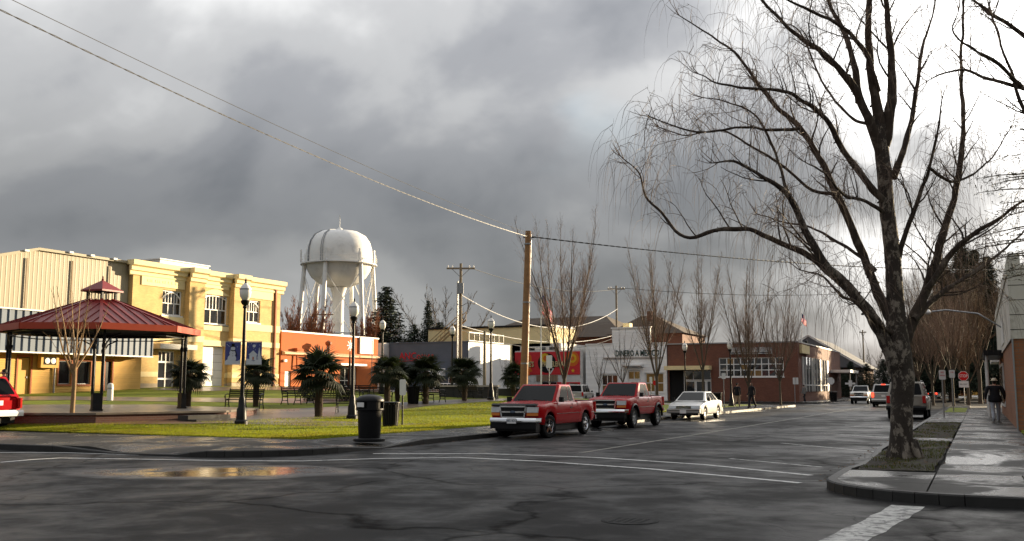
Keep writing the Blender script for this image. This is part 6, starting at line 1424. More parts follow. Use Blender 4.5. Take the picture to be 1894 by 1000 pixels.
p = at(1985, 717, 23); bare_tree('pine whose grey-green boughs reach in at the right edge', conifer_mesh(11, 2.7, 41, .30, .15, .8, .42, 3.2), (p.x, p.y, .15), 1.0, 1.0, 'bark', 'pine_needles', None, 'pine_tree')
# ------------------------------------------------------------ windmill palms
def frond_mesh():
    mb = MB(); mb.tube([(0, 0, 0), (.22, 0, .06), (.46, 0, .07)], [.012, .009, .008], 4); n_ = 20
    for k in range(n_):
        a = R_(-118 + 236 * k / (n_ - 1)); L = .60 * (1 - .22 * abs(a) / 2.1); d = Vector((math.cos(a), math.sin(a), 0)); s = Vector((-math.sin(a), math.cos(a), 0)); b = Vector((.46, 0, .07))
        p1 = b + d * L * .5 + Vector((0, 0, .03)); p2 = b + d * L + Vector((0, 0, -.16)); w = .034
        mb.add([b, p1 - s * w, p1 + Vector((0, 0, .018)), p1 + s * w, p2], [(0, 1, 2), (0, 2, 3), (1, 4, 2), (2, 4, 3)])
    return mb.mesh('frond')
FR = frond_mesh(); FR.materials.append(M['frond'])
def palm(label, pos, h, s=1.0, seed=0, cnt=34):
    rg = random.Random(seed); o = thing('palm_tree', label, 'palm', tuple(pos), 0, 'windmill palms'); o.scale = (s,) * 3; h /= s
    prof = [(.13, -.05)] + [(.10 + .05 * rg.random() + .03 * t / 10, h * t / 10) for t in range(1, 11)] + [(.04, h + .12)]
    mb = MB(); mb.lathe(prof, 10)
    for k in range(60):
        z = rg.uniform(.2, 1) * h; a = rg.uniform(0, 6.28); r = .13; mb.add([(r * math.cos(a), r * math.sin(a), z), (r * math.cos(a + .25), r * math.sin(a + .25), z), ((r + .07) * math.cos(a + .1), (r + .07) * math.sin(a + .1), z + .12)], [(0, 1, 2)])
    mb.build('trunk', M['fibre'], o)
    for k in range(cnt):
        el = R_(72 - 118 * (k / (cnt - 1)) ** .9 + rg.uniform(-9, 9)); az = k * 2.39996 + rg.uniform(-.2, .2)
        put('frond', FR, o, (0, 0, h - .12 * rg.random()), (rg.uniform(-.35, .35), -el, az), (rg.uniform(.85, 1.15),) * 3)
    return o
for i, (px, py, yc, s, lab) in enumerate(((347, 755, 694, 1.0, 'palm beside the right-hand gazebo post'), (473, 752, 690, 1.0, 'palm behind the banner lamp post and bench'), (589, 771, 694, 1.18, 'largest palm, before the orange shop front'),
                                         (716, 752, 688, 1.05, 'palm behind the large litter bin'), (735, 746, 694, .95, 'palm just right of the one behind the litter bin'), (787, 747, 690, 1.1, 'palm before the left part of the blue store'),
                                         (859, 741, 688, 1.12, 'palm between the crossarm pole and the lamp on the rise'), (950, 733, 695, 1.0, 'palm left of the leaning utility pole'), (990, 731, 690, 1.0, 'palm right of the leaning utility pole'))):
    p = on_t(px, py); d = (p - _C).dot(_F); palm(lab, p, (py - yc) * d / 1800.0, s * 1.08, 10 + i)
# clipped dark shrubs in the plaza beds
for i, (px, py, r, lab) in enumerate(((640, 741, .5, 'round dark shrub before the orange shop window'), (955, 732, .7, 'dark shrub at the foot of the palm by the pole'), (573, 742, .45, 'small dark shrub by the orange shop door'))):
    p = on_t(px, py); rg = random.Random(i); o = thing('shrub', lab, 'shrub', tuple(p)); mb = MB(); mb.tube([(0, 0, 0), (0, 0, r)], [.04, .02], 5); mb.build('stem', M['bark'], o); mb = MB()
    for k in range(900):
        v = Vector((rg.gauss(0, 1), rg.gauss(0, 1), rg.gauss(0, .8))).normalized() * r * rg.uniform(.6, 1.05) + Vector((0, 0, r * .8)); e = Vector((rg.gauss(0, 1), rg.gauss(0, 1), rg.gauss(0, 1))).normalized() * .12; w = e.cross(Vector((.3, .5, 1))).normalized() * .035; mb.add([v - w, v + w, v + e], [(0, 1, 2)])
    mb.build('foliage', M['needles'], o)
# ================================================================== VEHICLES   (local: front towards +y, ground at z = 0)
M['screen_glass'] = mat('windscreen_glass', (0.006, 0.007, 0.008), 0.12, 0, 0.0, spec=0.16)
def wheel(parent, x, y, r, side, steer=0.0, rimm='chrome', w=.21, spokes=5):
    e = bpy.data.objects.new('wheel', None); C.objects.link(e); e.parent = parent; e.location = (x, y, r); e.rotation_euler = (0, R_(90) * side, steer) if not steer else (0, 0, 0)
    if steer: e.rotation_mode = 'XYZ'; e.rotation_euler = (Matrix.Rotation(steer, 3, 'Z') @ Matrix.Rotation(R_(90) * side, 3, 'Y')).to_euler()
    mb = MB(); h = w / 2; mb.lathe([(r * .64, -h), (r * .90, -h), (r * .985, -h * .75), (r, -h * .3), (r, h * .3), (r * .985, h * .75), (r * .90, h), (r * .64, h)], 28, cap=False); mb.build('tyre', M['rubber'], e, smooth=40)
    mb = MB(); mb.lathe([(r * .66, -h * .8), (r * .66, h * .92), (r * .60, h * .94), (r * .56, h * .5), (r * .5, h * .25), (.02, h * .25)], 28, cap=False)
    mb.lathe([(r * .16, h * .2), (r * .16, h * .75), (r * .10, h * .85), (.01, h * .86)], 12, cap=False)
    for k in range(spokes):
        a = 6.2832 * k / spokes; mb.bar((r * .12 * math.cos(a), r * .12 * math.sin(a), h * .62), (r * .6 * math.cos(a), r * .6 * math.sin(a), h * .72), r * .2, .03)
    mb.build('rim', M[rimm], e, smooth=35)
    mb = MB(); mb.lathe([(r * .555, h * .5), (r * .5, h * .3), (.02, h * .31)], 20, cap=False); mb.build('rim_shadow', M['plastic'], e); return e
def loft_body(L, hw, wb, wr, rock, ra, top, zmid, name, m_, parent):
    """stations along y, sides from sill (with wheel arches) to shoulder, then across the top"""
    yF, yR = L / 2, -L / 2; tops = sorted(top)
    def T(y):
        if y <= tops[0][0]: return tops[0][1]
        for (a, za), (b, zb) in zip(tops[:-1], tops[1:]):
            if y <= b: return za + (zb - za) * ((y - a) / (b - a) if b > a else 1)
        return tops[-1][1]
    def Bt(y):
        z = rock + .06 * max(0, (abs(y) - (L / 2 - .35)) / .35)
        for c in wb:
            d = abs(y - c)
            if d < ra: z = max(z, wr + math.sqrt(max(0, ra * ra - d * d)))
        return z
    ys = {yF, yR, yF - .03, yF - .1, yR + .03, yR + .1} | {p[0] for p in tops}
    for c in wb:
        for k in range(17): ys.add(round(c + ra * math.cos(math.pi * k / 16), 4))
        ys |= {c - ra - .004, c + ra + .004}
    for k in range(25): ys.add(round(yR + L * k / 24, 3))
    ys = sorted(y for y in ys if yR <= y <= yF); ys = [y for i, y in enumerate(ys) if i == 0 or y - ys[i - 1] > .003]
    def X(x, y, z):
        f = max(0, (y - (L / 2 - .55)) / .55); b = max(0, (-y - (L / 2 - .45)) / .45); t = max(0, z - zmid)
        return x * (1 - .10 * f * f - .05 * b * b - .07 * t)
    rows = [(0, .035), (.05, .012), (.18, .0), (.42, -.008), (.66, -.006), (.84, .004), (.93, .018), (.975, .042), (1.0, .085)]
    cols = [.82, .55, .28, 0]; mb = MB(); ring = None
    def off(x, y):
        ff = max(0, (y - (L / 2 - .5)) / .5); rr = max(0, (-y - (L / 2 - .4)) / .4); return -.14 * ff * (abs(x) / hw) ** 2.2 + .07 * rr * (abs(x) / hw) ** 2.2
    for y in ys:
        b, t = Bt(y), T(y); pts = []
        side = [(X(hw - ins, y, b + (t - b) * fr), b + (t - b) * fr - (.018 if fr == 1.0 else .006 if fr > .97 else 0)) for fr, ins in rows]
        pts += [(-x, y + off(x, y), z) for x, z in side]; xe = side[-1][0]
        for c in cols: pts.append((-xe * c, y + off(xe * c, y), t + .022 * (1 - c * c) - .004))
        for c in cols[:-1][::-1]: pts.append((xe * c, y + off(xe * c, y), t + .022 * (1 - c * c) - .004))
        pts += [(x, y + off(x, y), z) for x, z in side[::-1]]
        o = len(mb.v); mb.v += pts; n_ = len(pts)
        if ring is not None:
            for i in range(n_ - 1): mb.f.append((ring + i, ring + i + 1, o + i + 1, o + i)); mb.m.append(0)
        ring = o
    nr = len(rows)
    for st_ in (0, len(ys) - 1):                      # nose and tail
        o = st_ * n_; y = ys[st_]; grid = []
        for r in range(nr):
            L_, R2 = mb.v[o + r], mb.v[o + n_ - 1 - r]; line = [o + r]
            for c in (-.66, -.33, 0, .33, .66): x = R2[0] * c; mb.v.append((x, y + off(x, y) , L_[2])); line.append(len(mb.v) - 1)
            line.append(o + n_ - 1 - r); grid.append(line)
        for r in range(nr - 1):
            for c in range(6): mb.f.append((grid[r][c], grid[r][c + 1], grid[r + 1][c + 1], grid[r + 1][c])); mb.m.append(0)
    return mb.build(name, M[m_], parent, smooth=38), X
def quad_pane(q, u0, u1, v0, v1, off, name, m_, parent, t=.004):
    q = [Vector(p) for p in q]; P = lambda u, v: q[0].lerp(q[1], u).lerp(q[3].lerp(q[2], u), v); nn = (q[1] - q[0]).cross(q[3] - q[0]).normalized() * off
    k = [P(u0 + .02, v0), P(u1 - .02, v0), P(u1, v0 + .06), P(u1, v1 - .06), P(u1 - .03, v1), P(u0 + .03, v1), P(u0, v1 - .06), P(u0, v0 + .06)]
    mb = MB(); mb.add([p + nn for p in k], [tuple(range(8))]); return mb.build(name, M[m_], parent)
def greenhouse(parent, m_, yb, zb, hb, yr, zr, hr, sides, glass='car_glass', name='cab', gap=.05):
    """yb/yr: (rear, front) at belt and roof"""
    bm = bmesh.new(); c = [(-hb, yb[0], zb), (hb, yb[0], zb), (hb, yb[1], zb), (-hb, yb[1], zb), (-hr, yr[0], zr), (hr, yr[0], zr), (hr, yr[1], zr), (-hr, yr[1], zr)]
    vs = [bm.verts.new(p) for p in c]
    for f in ((0, 3, 2, 1), (4, 5, 6, 7), (0, 1, 5, 4), (1, 2, 6, 5), (2, 3, 7, 6), (3, 0, 4, 7)): bm.faces.new([vs[i] for i in f])
    es = [e for e in bm.edges if not (e.verts[0].co.z < zb + .01 and e.verts[1].co.z < zb + .01)]
    bmesh.ops.bevel(bm, geom=es, offset=.055, segments=3, profile=.6, affect='EDGES')
    for v in bm.verts:
        if v.co.z > zr - .08: v.co.z += .025 * (1 - (v.co.x / hr) ** 2)
    me = bpy.data.meshes.new(name); bm.to_mesh(me); bm.free(); me.polygons.foreach_set('use_smooth', [True] * len(me.polygons)); me.set_sharp_from_angle(angle=R_(35)); me.materials.append(M[m_]); cab = put(name, me, parent)
    V = [Vector(p) for p in c]
    quad_pane([V[2], V[3], V[7], V[6]], .055, .945, .06, .92, .006, 'windscreen', 'screen_glass', cab)
    quad_pane([V[0], V[1], V[5], V[4]], .07, .93, .12, .90, .006, 'rear_window', glass, cab)
    for a, b in sides:
        quad_pane([V[1], V[2], V[6], V[5]], a, b, .07, .90, .006, 'side_window', glass, cab); quad_pane([V[3], V[0], V[4], V[7]], 1 - b, 1 - a, .07, .90, .006, 'side_window', glass, cab)
    return cab
def plate(parent, y, z, s, txt, back=1):
    mb = MB(); mb.box(-.155, .155, min(y, y + .012 * back), max(y, y + .012 * back), z - .078, z + .078); p = mb.build('number_plate', M['sign_white'], parent)
    if txt:
        me = text_mesh(txt, .11, .001, squash=.85); me.materials.clear(); me.materials.append(M['blue_wall']); put('plate_characters', me, p, (0, y + .015 * back, z), (0, 0, math.pi if back > 0 else 0))
def vehicle(name, label, cat, loc, rz, kind, paint, group=None, **k):
    o = thing(name, label, cat, loc, rz, group); g = k.get
    if kind == 'pickup':
        L, hw, wb, wr, rock, ra = 4.9, .86, (1.52, -1.55), g('wr', .36), g('rock', .42), g('ra', .45); up_ = g('lift', 0.0)
        top = [(2.45, .955 + up_), (2.40, 1.0 + up_), (2.25, 1.035 + up_), (1.7, 1.085 + up_), (1.12, 1.125 + up_), (1.0, 1.125 + up_), (-.78, 1.11 + up_), (-.80, 1.13 + up_), (-2.40, 1.13 + up_), (-2.45, 1.11 + up_)]
        zb, gh = 1.10 + up_, dict(yb=(-.74, 1.06), zb=1.09 + up_, hb=.79, yr=(-.58, .36), zr=1.66 + up_, hr=.655, sides=[(.10, .34), (.37, .80)])
    elif kind == 'suv':
        L, hw, wb, wr, rock, ra = 4.8, .95, (1.45, -1.4), .38, .45, .46; up_ = 0
        top = [(2.4, 1.0), (2.33, 1.05), (2.1, 1.09), (1.15, 1.14), (-2.33, 1.14), (-2.4, 1.12)]
        gh = dict(yb=(-2.33, 1.08), zb=1.12, hb=.88, yr=(-2.08, .42), zr=1.84, hr=.72, sides=[(.04, .33), (.36, .62), (.65, .86)])
    elif kind == 'oldsuv':
        L, hw, wb, wr, rock, ra = 4.5, .92, (1.35, -1.3), .38, .5, .46; up_ = 0
        top = [(2.25, 1.02), (2.15, 1.07), (.95, 1.12), (-2.18, 1.12), (-2.25, 1.1)]
        gh = dict(yb=(-2.16, .9), zb=1.1, hb=.86, yr=(-1.62, .35), zr=1.78, hr=.72, sides=[(.04, .45), (.5, .86)])
    else:
        L, hw, wb, wr, rock, ra = 4.55, .85, (1.36, -1.28), .30, .28, .37; up_ = 0
        top = [(2.275, .66), (2.2, .70), (1.8, .78), (1.0, .885), (.9, .90), (-1.35, .93), (-1.5, .95), (-2.2, .92), (-2.275, .86)]
        gh = dict(yb=(-1.75, 1.12), zb=.90, hb=.76, yr=(-.95, .28), zr=1.36, hr=.575, sides=[(.10, .30), (.33, .58), (.61, .88)])
    b, X = loft_body(L, hw, wb, wr, rock + up_, ra, top, .85 + up_, 'body', paint, o)
    greenhouse(o, g('cabpaint', paint), **gh)
    mb = MB(); mb.box(-hw * .80, hw * .80, -L / 2 + .12, L / 2 - .15, .22 + up_ * .6, .58 + up_); mb.build('chassis', M['plastic'], o)
    for i, y in enumerate(wb):
        for s in (-1, 1): wheel(o, s * (hw - .125), y, wr, s, g('steer', 0.0) if i == 0 else 0.0, g('rim', 'chrome'), g('tw', .21), g('spokes', 5))
    yF, yR = L / 2, -L / 2; fx = hw * .93
    # ---- sides
    for s in (-1, 1):
        xs_ = lambda y, z: X(s * hw, y, z)
        for y in g('seams', {'pickup': (.92, -.30, -.77), 'suv': (.95, -.10, -1.15), 'oldsuv': (.8, -.5), 'sedan': (.95, -.12, -1.05)}[kind]):
            z0, z1 = rock + up_ + .1, gh['zb'] - .03; mb = MB(); zs = [z0 + (z1 - z0) * t / 5 for t in range(6)]
            mb.tube([(xs_(y, z) * 1.0 - s * .002, y, z) for z in zs], .006, 4); mb.build('door_seam', M['plastic'], o)
        for y in ((-.18,) if kind in ('pickup', 'oldsuv') else (.02, -1.0)):
            z = gh['zb'] - .17; mb = MB(); mb.box(-.016, .016, -.09, .09, -.018, .018); mb.build('door_handle', M['plastic'] if kind != 'suv' else M['chrome'], o, loc=(xs_(y, z) * 1.0 + s * .004, y, z))
        ym = gh['yb'][1] - .28; mb = MB(); mb.box(-.06, .08, -.05, .05, 0, .16); mb.box(-.10 if s > 0 else .0, .0 if s > 0 else .10, -.02, .02, .02, .06); mb.build('mirror', M[g('mirror', 'plastic')], o, loc=(s * (hw + .06), ym, gh['zb'] + .01))
        if g('stripe'):
            mb = MB(); zs = g('stripe'); mb.tube([(xs_(y, zs) + s * .002, y, zs) for y in (yR + .1, yR + .4, wb[1] - ra - .02)], .012, 5); mb.tube([(xs_(y, zs) + s * .002, y, zs) for y in (wb[1] + ra + .02, 0, wb[0] - ra - .02)], .012, 5); mb.build('side_strip', M['chrome'], o)
        if g('flare'):
            for y in wb:
                mb = MB(); pts = [(s * (hw + .01), y + (ra + .02) * math.cos(a), wr + (ra + .02) * math.sin(a)) for a in [math.pi * t / 14 for t in range(15)]]; mb.tube(pts, .05, 6); mb.build('arch_flare', M[g('flare')], o, smooth=50)
    # ---- front
    if kind == 'pickup':
        z = up_
        mb = MB(); mb.box(-.40, .40, yF - .03, yF + .012, .66 + z, .97 + z); gr = mb.build('grille', M['plastic'], o)
        fr = MB(); zc, hh, w0 = .815 + z, .165, .44
        for p, q in (((-w0, zc + hh), (w0, zc + hh)), ((-w0 * .86, zc - hh), (w0 * .86, zc - hh)), ((-w0, zc + hh), (-w0 * .86, zc - hh)), ((w0, zc + hh), (w0 * .86, zc - hh)), ((-w0 * .93, zc), (w0 * .93, zc))): fr.bar((p[0], yF + .015, p[1]), (q[0], yF + .015, q[1]), .05, .045)
        fr.build('grille_frame', M['chrome'], o)
        mb = MB(); mb.lathe([(.07, 0), (.07, .012), (.05, .02)], 18); em = mb.build('emblem', M['blue_wall'], o, loc=(0, yF + .04, zc), rot=(R_(-90), 0, 0)); em.scale = (1.25, .55, 1)
        for s in (-1, 1):
            x0, x1 = s * .46, s * .785; q = lambda z0, z1: [(x0, yF + .022, z0), (x1, yF - .062, z0), (x1, yF - .075, z1), (x0, yF + .008, z1)]
            for nm, z0, z1, m_ in (('headlight', .80 + z, .965 + z, 'lamp_lens'), ('indicator', .70 + z, .79 + z, 'amber')):
                mb = MB(); qq = q(z0, z1); mb.add(qq + [(p[0], p[1] - .1, p[2]) for p in qq], [(0, 1, 2, 3), (0, 4, 5, 1), (1, 5, 6, 2), (2, 6, 7, 3), (3, 7, 4, 0)]); mb.build(nm, M[m_], o)
        mb = MB(); bz = .50 + z
        sec = [(.0, bz - .02), (.09, bz), (.10, bz + .08), (.07, bz + .13), (.0, bz + .14)]
        xs2 = [-.88, -.78, -.4, 0, .4, .78, .88]; ys2 = [-.20, -.02, .03, .045, .03, -.02, -.20]
        for x, dy in zip(xs2, ys2): mb.v += [(x, yF + dy + a - .03, zq) for a, zq in sec]
        for i in range(6):
            for j in range(4): a = i * 5 + j; mb.f.append((a, a + 1, a + 6, a + 5)); mb.m.append(0)
        mb.build('front_bumper', M['chrome'], o, smooth=40)
        mb = MB(); mb.box(-.78, .78, yF - .25, yF + .02, .30 + z, .49 + z); mb.build('valance', M['plastic'], o)
        if g('deflector'): mb = MB(); mb.prism([(yF - .18, 1.0 + z), (yF - .02, .975 + z), (yF + .03, 1.02 + z), (yF - .05, 1.07 + z), (yF - .2, 1.065 + z)], 'x', -.74, .74); mb.build('hood_deflector', M['plastic'], o)
        if g('plate_f'): plate(o, yF + .125, .545 + z, 1, g('plate_f'))
        mb = MB(); mb.box(-.76, .76, -2.33, -.84, 1.132 + z, 1.138 + z); mb.build('bed_cover', M['plastic'], o)
        mb = MB(); mb.box(-.84, .84, yR - .1, yR + .02, .48 + z, .62 + z); mb.build('rear_bumper', M['chrome'], o)
        for s in (-1, 1): mb = MB(); mb.box(s * .80 - .06, s * .80 + .06, yR - .02, yR + .06, .72 + z, 1.08 + z); mb.build('tail_light', M['tail'], o)
        if g('roofline'): mb = MB(); mb.box(-.5, .5, .25, .34, 1.69 + z, 1.71 + z); mb.build('roof_strip', M['chrome'], o)
        mb = MB(); mb.bar((-.5, 1.00, 1.135 + z), (-.05, 1.06, 1.17 + z), .015, .02); mb.bar((.05, 1.0, 1.135 + z), (.5, 1.06, 1.17 + z), .015, .02); mb.build('wipers', M['plastic'], o)
    elif kind in ('suv', 'oldsuv'):
        mb = MB(); mb.box(-.5, .5, yF - .03, yF + .01, .72, .98); mb.build('grille', M['plastic'], o)
        for s in (-1, 1):
            mb = MB(); mb.box(s * .68 - .15, s * .68 + .15, yF - .1, yF + .005, .76, .96); mb.build('headlight', M['lamp_lens'], o)
            tz0, tz1 = (.80, 1.16) if kind == 'suv' else (.72, 1.06); mb = MB(); mb.box(s * (hw - .12) - .07, s * (hw - .12) + .09, yR - .012, yR + .12, tz0, tz1); mb.build('tail_light', M['brake' if g('brake') else 'tail'], o)
        bz = .46; bw = hw * .97
        mb = MB(); mb.prism([(yR - .1, bz), (yR - .12, bz + .12), (yR - .08, bz + .2), (yR + .1, bz + .2), (yR + .1, bz)], 'x', -bw, bw); mb.build('rear_bumper', M[g('bumper', 'plastic')], o)
        mb = MB(); mb.prism([(yF + .08, bz), (yF + .1, bz + .12), (yF + .06, bz + .2), (yF - .1, bz + .2), (yF - .1, bz)], 'x', -bw, bw); mb.build('front_bumper', M[g('bumper', 'plastic')], o)
        plate(o, yR - .02, .9, 1, None, -1)
        mb = MB(); mb.box(-.62, .62, yR - .018, yR - .002, .70, .98); mb.build('tailgate_panel', M[g('tailgate', paint)], o)
        if g('brake'): mb = MB(); mb.box(-.16, .16, -2.12, -2.05, 1.80, 1.85); mb.build('high_brake_light', M['brake'], o)
        for s in (-1, 1): mb = MB(); mb.tube([(s * .66, -1.8, 1.90), (s * .66, .2, 1.90)], .02, 5); mb.build('roof_rail', M['plastic'], o)
    else:
        mb = MB(); mb.box(-.36, .36, yF - .03, yF + .012, .56, .665); mb.build('grille', M['plastic'], o)
        mb = MB(); mb.box(-.36, .36, yF + .012, yF + .018, .605, .622); mb.build('grille_bar', M['chrome'], o)
        for s in (-1, 1):
            mb = MB(); q = [(s * .38, yF + .012, .55), (s * .78, yF - .10, .55), (s * .78, yF - .13, .68), (s * .38, yF - .02, .68)]; mb.add(q + [(p[0], p[1] - .1, p[2]) for p in q], [(0, 1, 2, 3), (0, 4, 5, 1), (1, 5, 6, 2), (2, 6, 7, 3), (3, 7, 4, 0)]); mb.build('headlight', M['lamp_lens'], o)
            mb = MB(); mb.box(s * .62 - .18, s * .62 + .18, yR - .012, yR + .1, .68, .86); mb.build('tail_light', M['brake' if g('brake') else 'tail'], o)
        for y, sg in ((yF, 1), (yR, -1)):
            mb = MB(); mb.prism([(y + sg * .07, .34), (y + sg * .09, .42), (y + sg * .08, .52), (y - sg * .1, .54), (y - sg * .1, .32)], 'x', -.82, .82); mb.build('front_bumper' if sg > 0 else 'rear_bumper', M[g('bumper', paint)], o, smooth=30)
            mb = MB(); mb.box(-.82, .82, min(y + sg * .075, y + sg * .095), max(y + sg * .075, y + sg * .095), .455, .485); mb.build('bumper_strip', M['plastic'], o)
        mb = MB(); mb.box(-.5, .5, yF - .02, yF + .078, .26, .335); mb.build('air_dam', M['plastic'], o)
        plate(o, yF + .095, .40, 1, None)
    return o
vehicle('pickup_truck', 'red pickup with chrome grille and dark hood deflector parked nearest at the left kerb', 'pickup', (-12.98, 29.75, 0), math.pi, 'pickup', 'red_paint', 'red pickups parked at the left kerb', steer=R_(-14), deflector=True, plate_f='B85143C', stripe=.74)
vehicle('pickup_truck', 'red pickup with grey wheel-arch flares parked behind the nearest one', 'pickup', (-13.02, 38.1, 0), math.pi, 'pickup', 'red_paint', 'red pickups parked at the left kerb', lift=.10, wr=.39, ra=.50, flare='plastic', stripe=.80, tw=.25, spokes=6, rim='steel')
vehicle('sedan_car', 'white sedan with its street side sunlit parked behind the two red pickups', 'car', (-13.02, 48.9, 0), math.pi, 'sedan', 'white_car', rim='steel', bumper='grey_car')
vehicle('suv_car', 'dull beige sport utility with dark glass parked behind the birch trunk', 'suv', (-3.32, 54.6, 0), 0, 'suv', 'beige_car', tailgate='beige_car', bumper='plastic', rim='steel')
p = at(1634, 717, 80); vehicle('suv_car', 'silver sport utility with lit brake lights driving away down the street', 'suv', (p.x, p.y + 2, 0), 0, 'suv', 'grey_car', brake=True, bumper='grey_car')
p = at(1593, 717, 97); vehicle('pickup_truck', 'white pickup coming up the street towards the park', 'pickup', (p.x, p.y, 0), math.pi, 'pickup', 'white_car', lift=.1, wr=.39, ra=.48)
p = at(1738, 717, 138); vehicle('sedan_car', 'small distant silver car with red lights crossing by the far verge', 'car', (p.x, p.y, 0), R_(-25), 'sedan', 'grey_car', brake=True)
cn = at(28, 717, 33.0); vehicle('suv_car', 'red sport utility with white bumper cut off by the left edge', 'suv', (cn.x - 2.3, cn.y - .55, .15), R_(90), 'oldsuv', 'red_paint', bumper='white', tailgate='red_paint')
p = at(1072, 717, 93); vehicle('suv_car', 'silver sport utility parked facing the red cake shop', 'suv', (p.x, p.y, .0), R_(8), 'suv', 'grey_car', bumper='grey_car')
p = at(827, 717, 79); vehicle('sedan_car', 'white car parked in front of the blue store', 'car', (p.x, p.y, .55), R_(75), 'sedan', 'white_car')
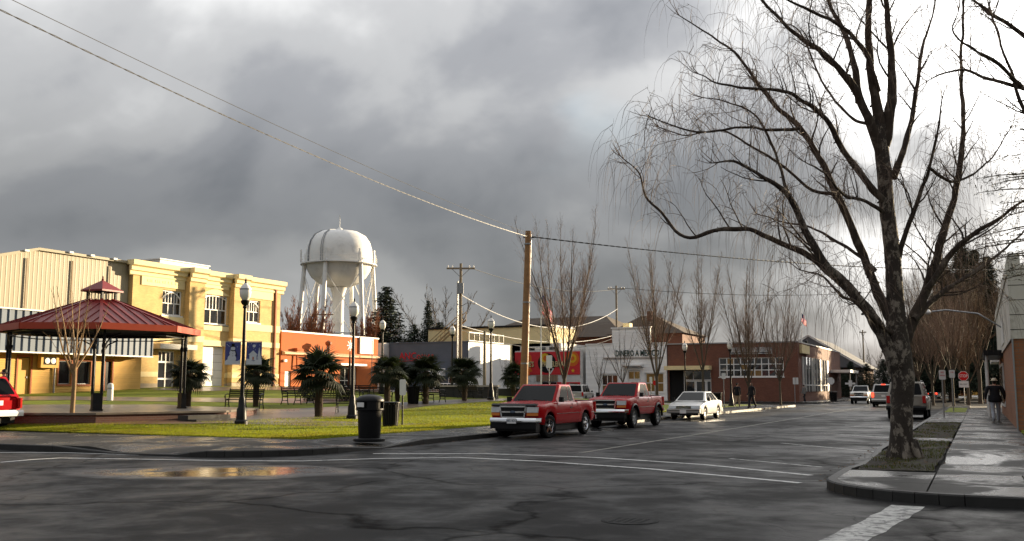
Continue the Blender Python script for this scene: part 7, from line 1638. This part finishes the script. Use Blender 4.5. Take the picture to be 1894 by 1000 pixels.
# ================================================================== PEOPLE
def person(label, pos, rz, jacket, trousers, stride=.0, arms=(0.0, 0.0), hat=None, hair='hair', height=1.75, hood=False, bulk=1.0, shoes='plastic'):
    """faces local +y; one continuous skinned body, clothing by region"""
    s = height / 1.75; V, E_, Rr = [], [], []
    def v(p, r, parent=None):
        V.append(tuple(c * s for c in p)); Rr.append((r * s,) * 2 if not isinstance(r, tuple) else tuple(q * s for q in r)); 
        if parent is not None: E_.append((parent, len(V) - 1))
        return len(V) - 1
    B = bulk
    pel = v((0, 0, .96), (.150 * B, .11 * B)); sp = v((0, .0, 1.14), (.145 * B, .11 * B), pel); ch = v((0, -.005, 1.33), (.165 * B, .125 * B), sp); up_ = v((0, 0, 1.44), (.11 * B, .085 * B), ch)
    nk = v((0, .01, 1.50), .056, up_); hb = v((0, .02, 1.56), .068, nk); hd = v((0, .03, 1.635), (.082, .098), hb); ht = v((0, .015, 1.71), (.064, .075), hd)
    for k, sd in enumerate((-1, 1)):
        sw = arms[k]; sh = v((sd * .185 * B, 0, 1.41), .072 * B, up_); el = v((sd * .245 * B, -.04 + sw * .16, 1.13), .052 * B, sh); wr = v((sd * .25 * B, .06 + sw * .34, .90 + abs(sw) * .05), .037, el)
        pm = v((sd * .25 * B, .085 + sw * .38, .835 + abs(sw) * .06), (.022, .040), wr)
        for j, (dy, L) in enumerate(((-.030, .062), (-.010, .072), (.010, .068), (.028, .055))):
            f1 = v((sd * .252 * B, .09 + sw * .38 + dy, .79 + abs(sw) * .06), .010, pm); v((sd * (.252 * B - .018), .095 + sw * .38 + dy, .79 - L * .7 + abs(sw) * .06), .0085, f1)
        t1 = v((sd * (.25 * B - .02), .115 + sw * .38, .82 + abs(sw) * .06), .011, pm); v((sd * (.25 * B - .03), .135 + sw * .38, .785 + abs(sw) * .06), .009, t1)
        st = stride * (1 if k else -1); hp = v((sd * .098, 0, .90), .115, pel); kn = v((sd * .11, st * .20 + .03, .50), .085, hp); an = v((sd * .10, st * .42 - .03 - (.08 if st < 0 else 0), .10 + (.07 if st < 0 else 0)), .062, kn)
        ba = v((sd * .105, st * .42 + .07 - (.08 if st < 0 else 0), .045 + (.02 if st < 0 else 0)), (.046, .035), an); v((sd * .11, st * .42 + .16 - (.08 if st < 0 else 0), .035), (.042, .026), ba)
    me = bpy.data.meshes.new('body'); me.from_pydata(V, E_, []); o_ = bpy.data.objects.new('body', me); C.objects.link(o_)
    o_.modifiers.new('skin', 'SKIN'); sub = o_.modifiers.new('sub', 'SUBSURF'); sub.levels = 2; sub.render_levels = 2
    for i, d in enumerate(me.skin_vertices[0].data): d.radius = Rr[i]; d.use_root = (i == 0)
    dg = bpy.context.evaluated_depsgraph_get(); bm_ = bpy.data.meshes.new_from_object(o_.evaluated_get(dg)); bpy.data.objects.remove(o_)
    mats = [M[jacket], M[trousers], M['skin'], M[hair], M[shoes]]; bm_.materials.clear()
    for m_ in mats: bm_.materials.append(m_)
    for p in bm_.polygons:
        c = p.center / s; arm = abs(c.x) > .19 * B
        if c.z > 1.70 or (c.z > 1.56 and c.y < .005) or (hood and c.z > 1.5 and c.y < .07): i = 3 if not hood else 0
        elif c.z > 1.50: i = 2
        elif arm and c.z < (.875 if abs(arms[0]) < .3 else .93) and c.z > .6: i = 2
        elif c.z > .86 or arm and c.z > .6: i = 0
        elif c.z < .085: i = 4
        else: i = 1
        p.material_index = i; p.use_smooth = True
    root = thing('person', label, 'person', pos, rz); put('body', bm_, root)
    if hat:
        mb = MB(); mb.lathe([(.15, 0), (.155, .012), (.10, .02), (.095, .075), (.06, .105), (.01, .11)], 18); mb.build('hat', M[hat], root, smooth=50, loc=(0, .015 * s, 1.69 * s))
    mb = MB(); mb.lathe([(.150 * B, .82), (.178 * B, .86), (.172 * B, 1.0), (.165 * B, 1.1)], 16); jk = mb.build('jacket_hem', M[jacket], root, smooth=60); jk.scale = (s * 1.05, s * .82, s)
    if hair == 'hair' and not hat and not hood: mb = MB(); mb.lathe([(.085, 0), (.094, .05), (.075, .10), (.01, .125)], 14); mb.build('hair', M['hair'], root, smooth=60, loc=(0, .008 * s, 1.63 * s))
    mb = MB(); mb.box(-.010, .010, 0, .022, -.03, .02); mb.build('nose', M['skin'], root, loc=(0, .118 * s, 1.625 * s))
    return root
M['navy'] = mat('black_jacket_cloth', (0.012, 0.012, 0.015), .85, 0, .2, 9); M['khaki'] = mat('khaki_trousers', (0.30, 0.23, 0.16), .85, 0, .12, 9)
M['jeans'] = mat('dark_trousers', (0.018, 0.018, 0.022), .85, 0, .2, 9); M['pale_jeans'] = mat('pale_jeans', (0.30, 0.32, 0.36), .85, 0, .15, 9); M['straw'] = mat('pale_hat', (0.62, 0.55, 0.42), .8, 0, .1, 9)
M['grey_coat'] = mat('grey_sleeve_cloth', (0.20, 0.19, 0.18), .85, 0, .15, 9); M['white_shoe'] = mat('white_shoes', (0.5, 0.5, 0.5), .6)
p = on_z(1848, 781, .15); person('man in black jacket, pale jeans and pale hat walking away along the right pavement', (.55, p.y, .15), 0.05, 'navy', 'pale_jeans', .55, (-.35, .35), 'straw', bulk=1.42, shoes='white_shoe')
p = on_z(1364, 752, .15); person('person in black jacket and khaki trousers walking away on the park pavement', tuple(p), R_(-10), 'navy', 'khaki', .35, (.2, -.2), bulk=1.12, height=1.76)
p = on_z(1391, 755, .15); person('hooded figure all in black beside the bare maple on the park pavement', tuple(p), R_(150), 'navy', 'jeans', .4, (-.2, .2), hood=True, height=1.78)
p = at(1487, 717, 96); person('person in grey coat standing at the corner of the brick store', (p.x, p.y, .14), R_(60), 'grey_coat', 'jeans', .3, (.2, -.2), height=1.72, shoes='white_shoe')
p = drop(7, 36.5); person('man in dark coat standing behind the red sport utility', tuple(p), R_(140), 'navy', 'jeans', .1, (.05, .05), height=1.80)
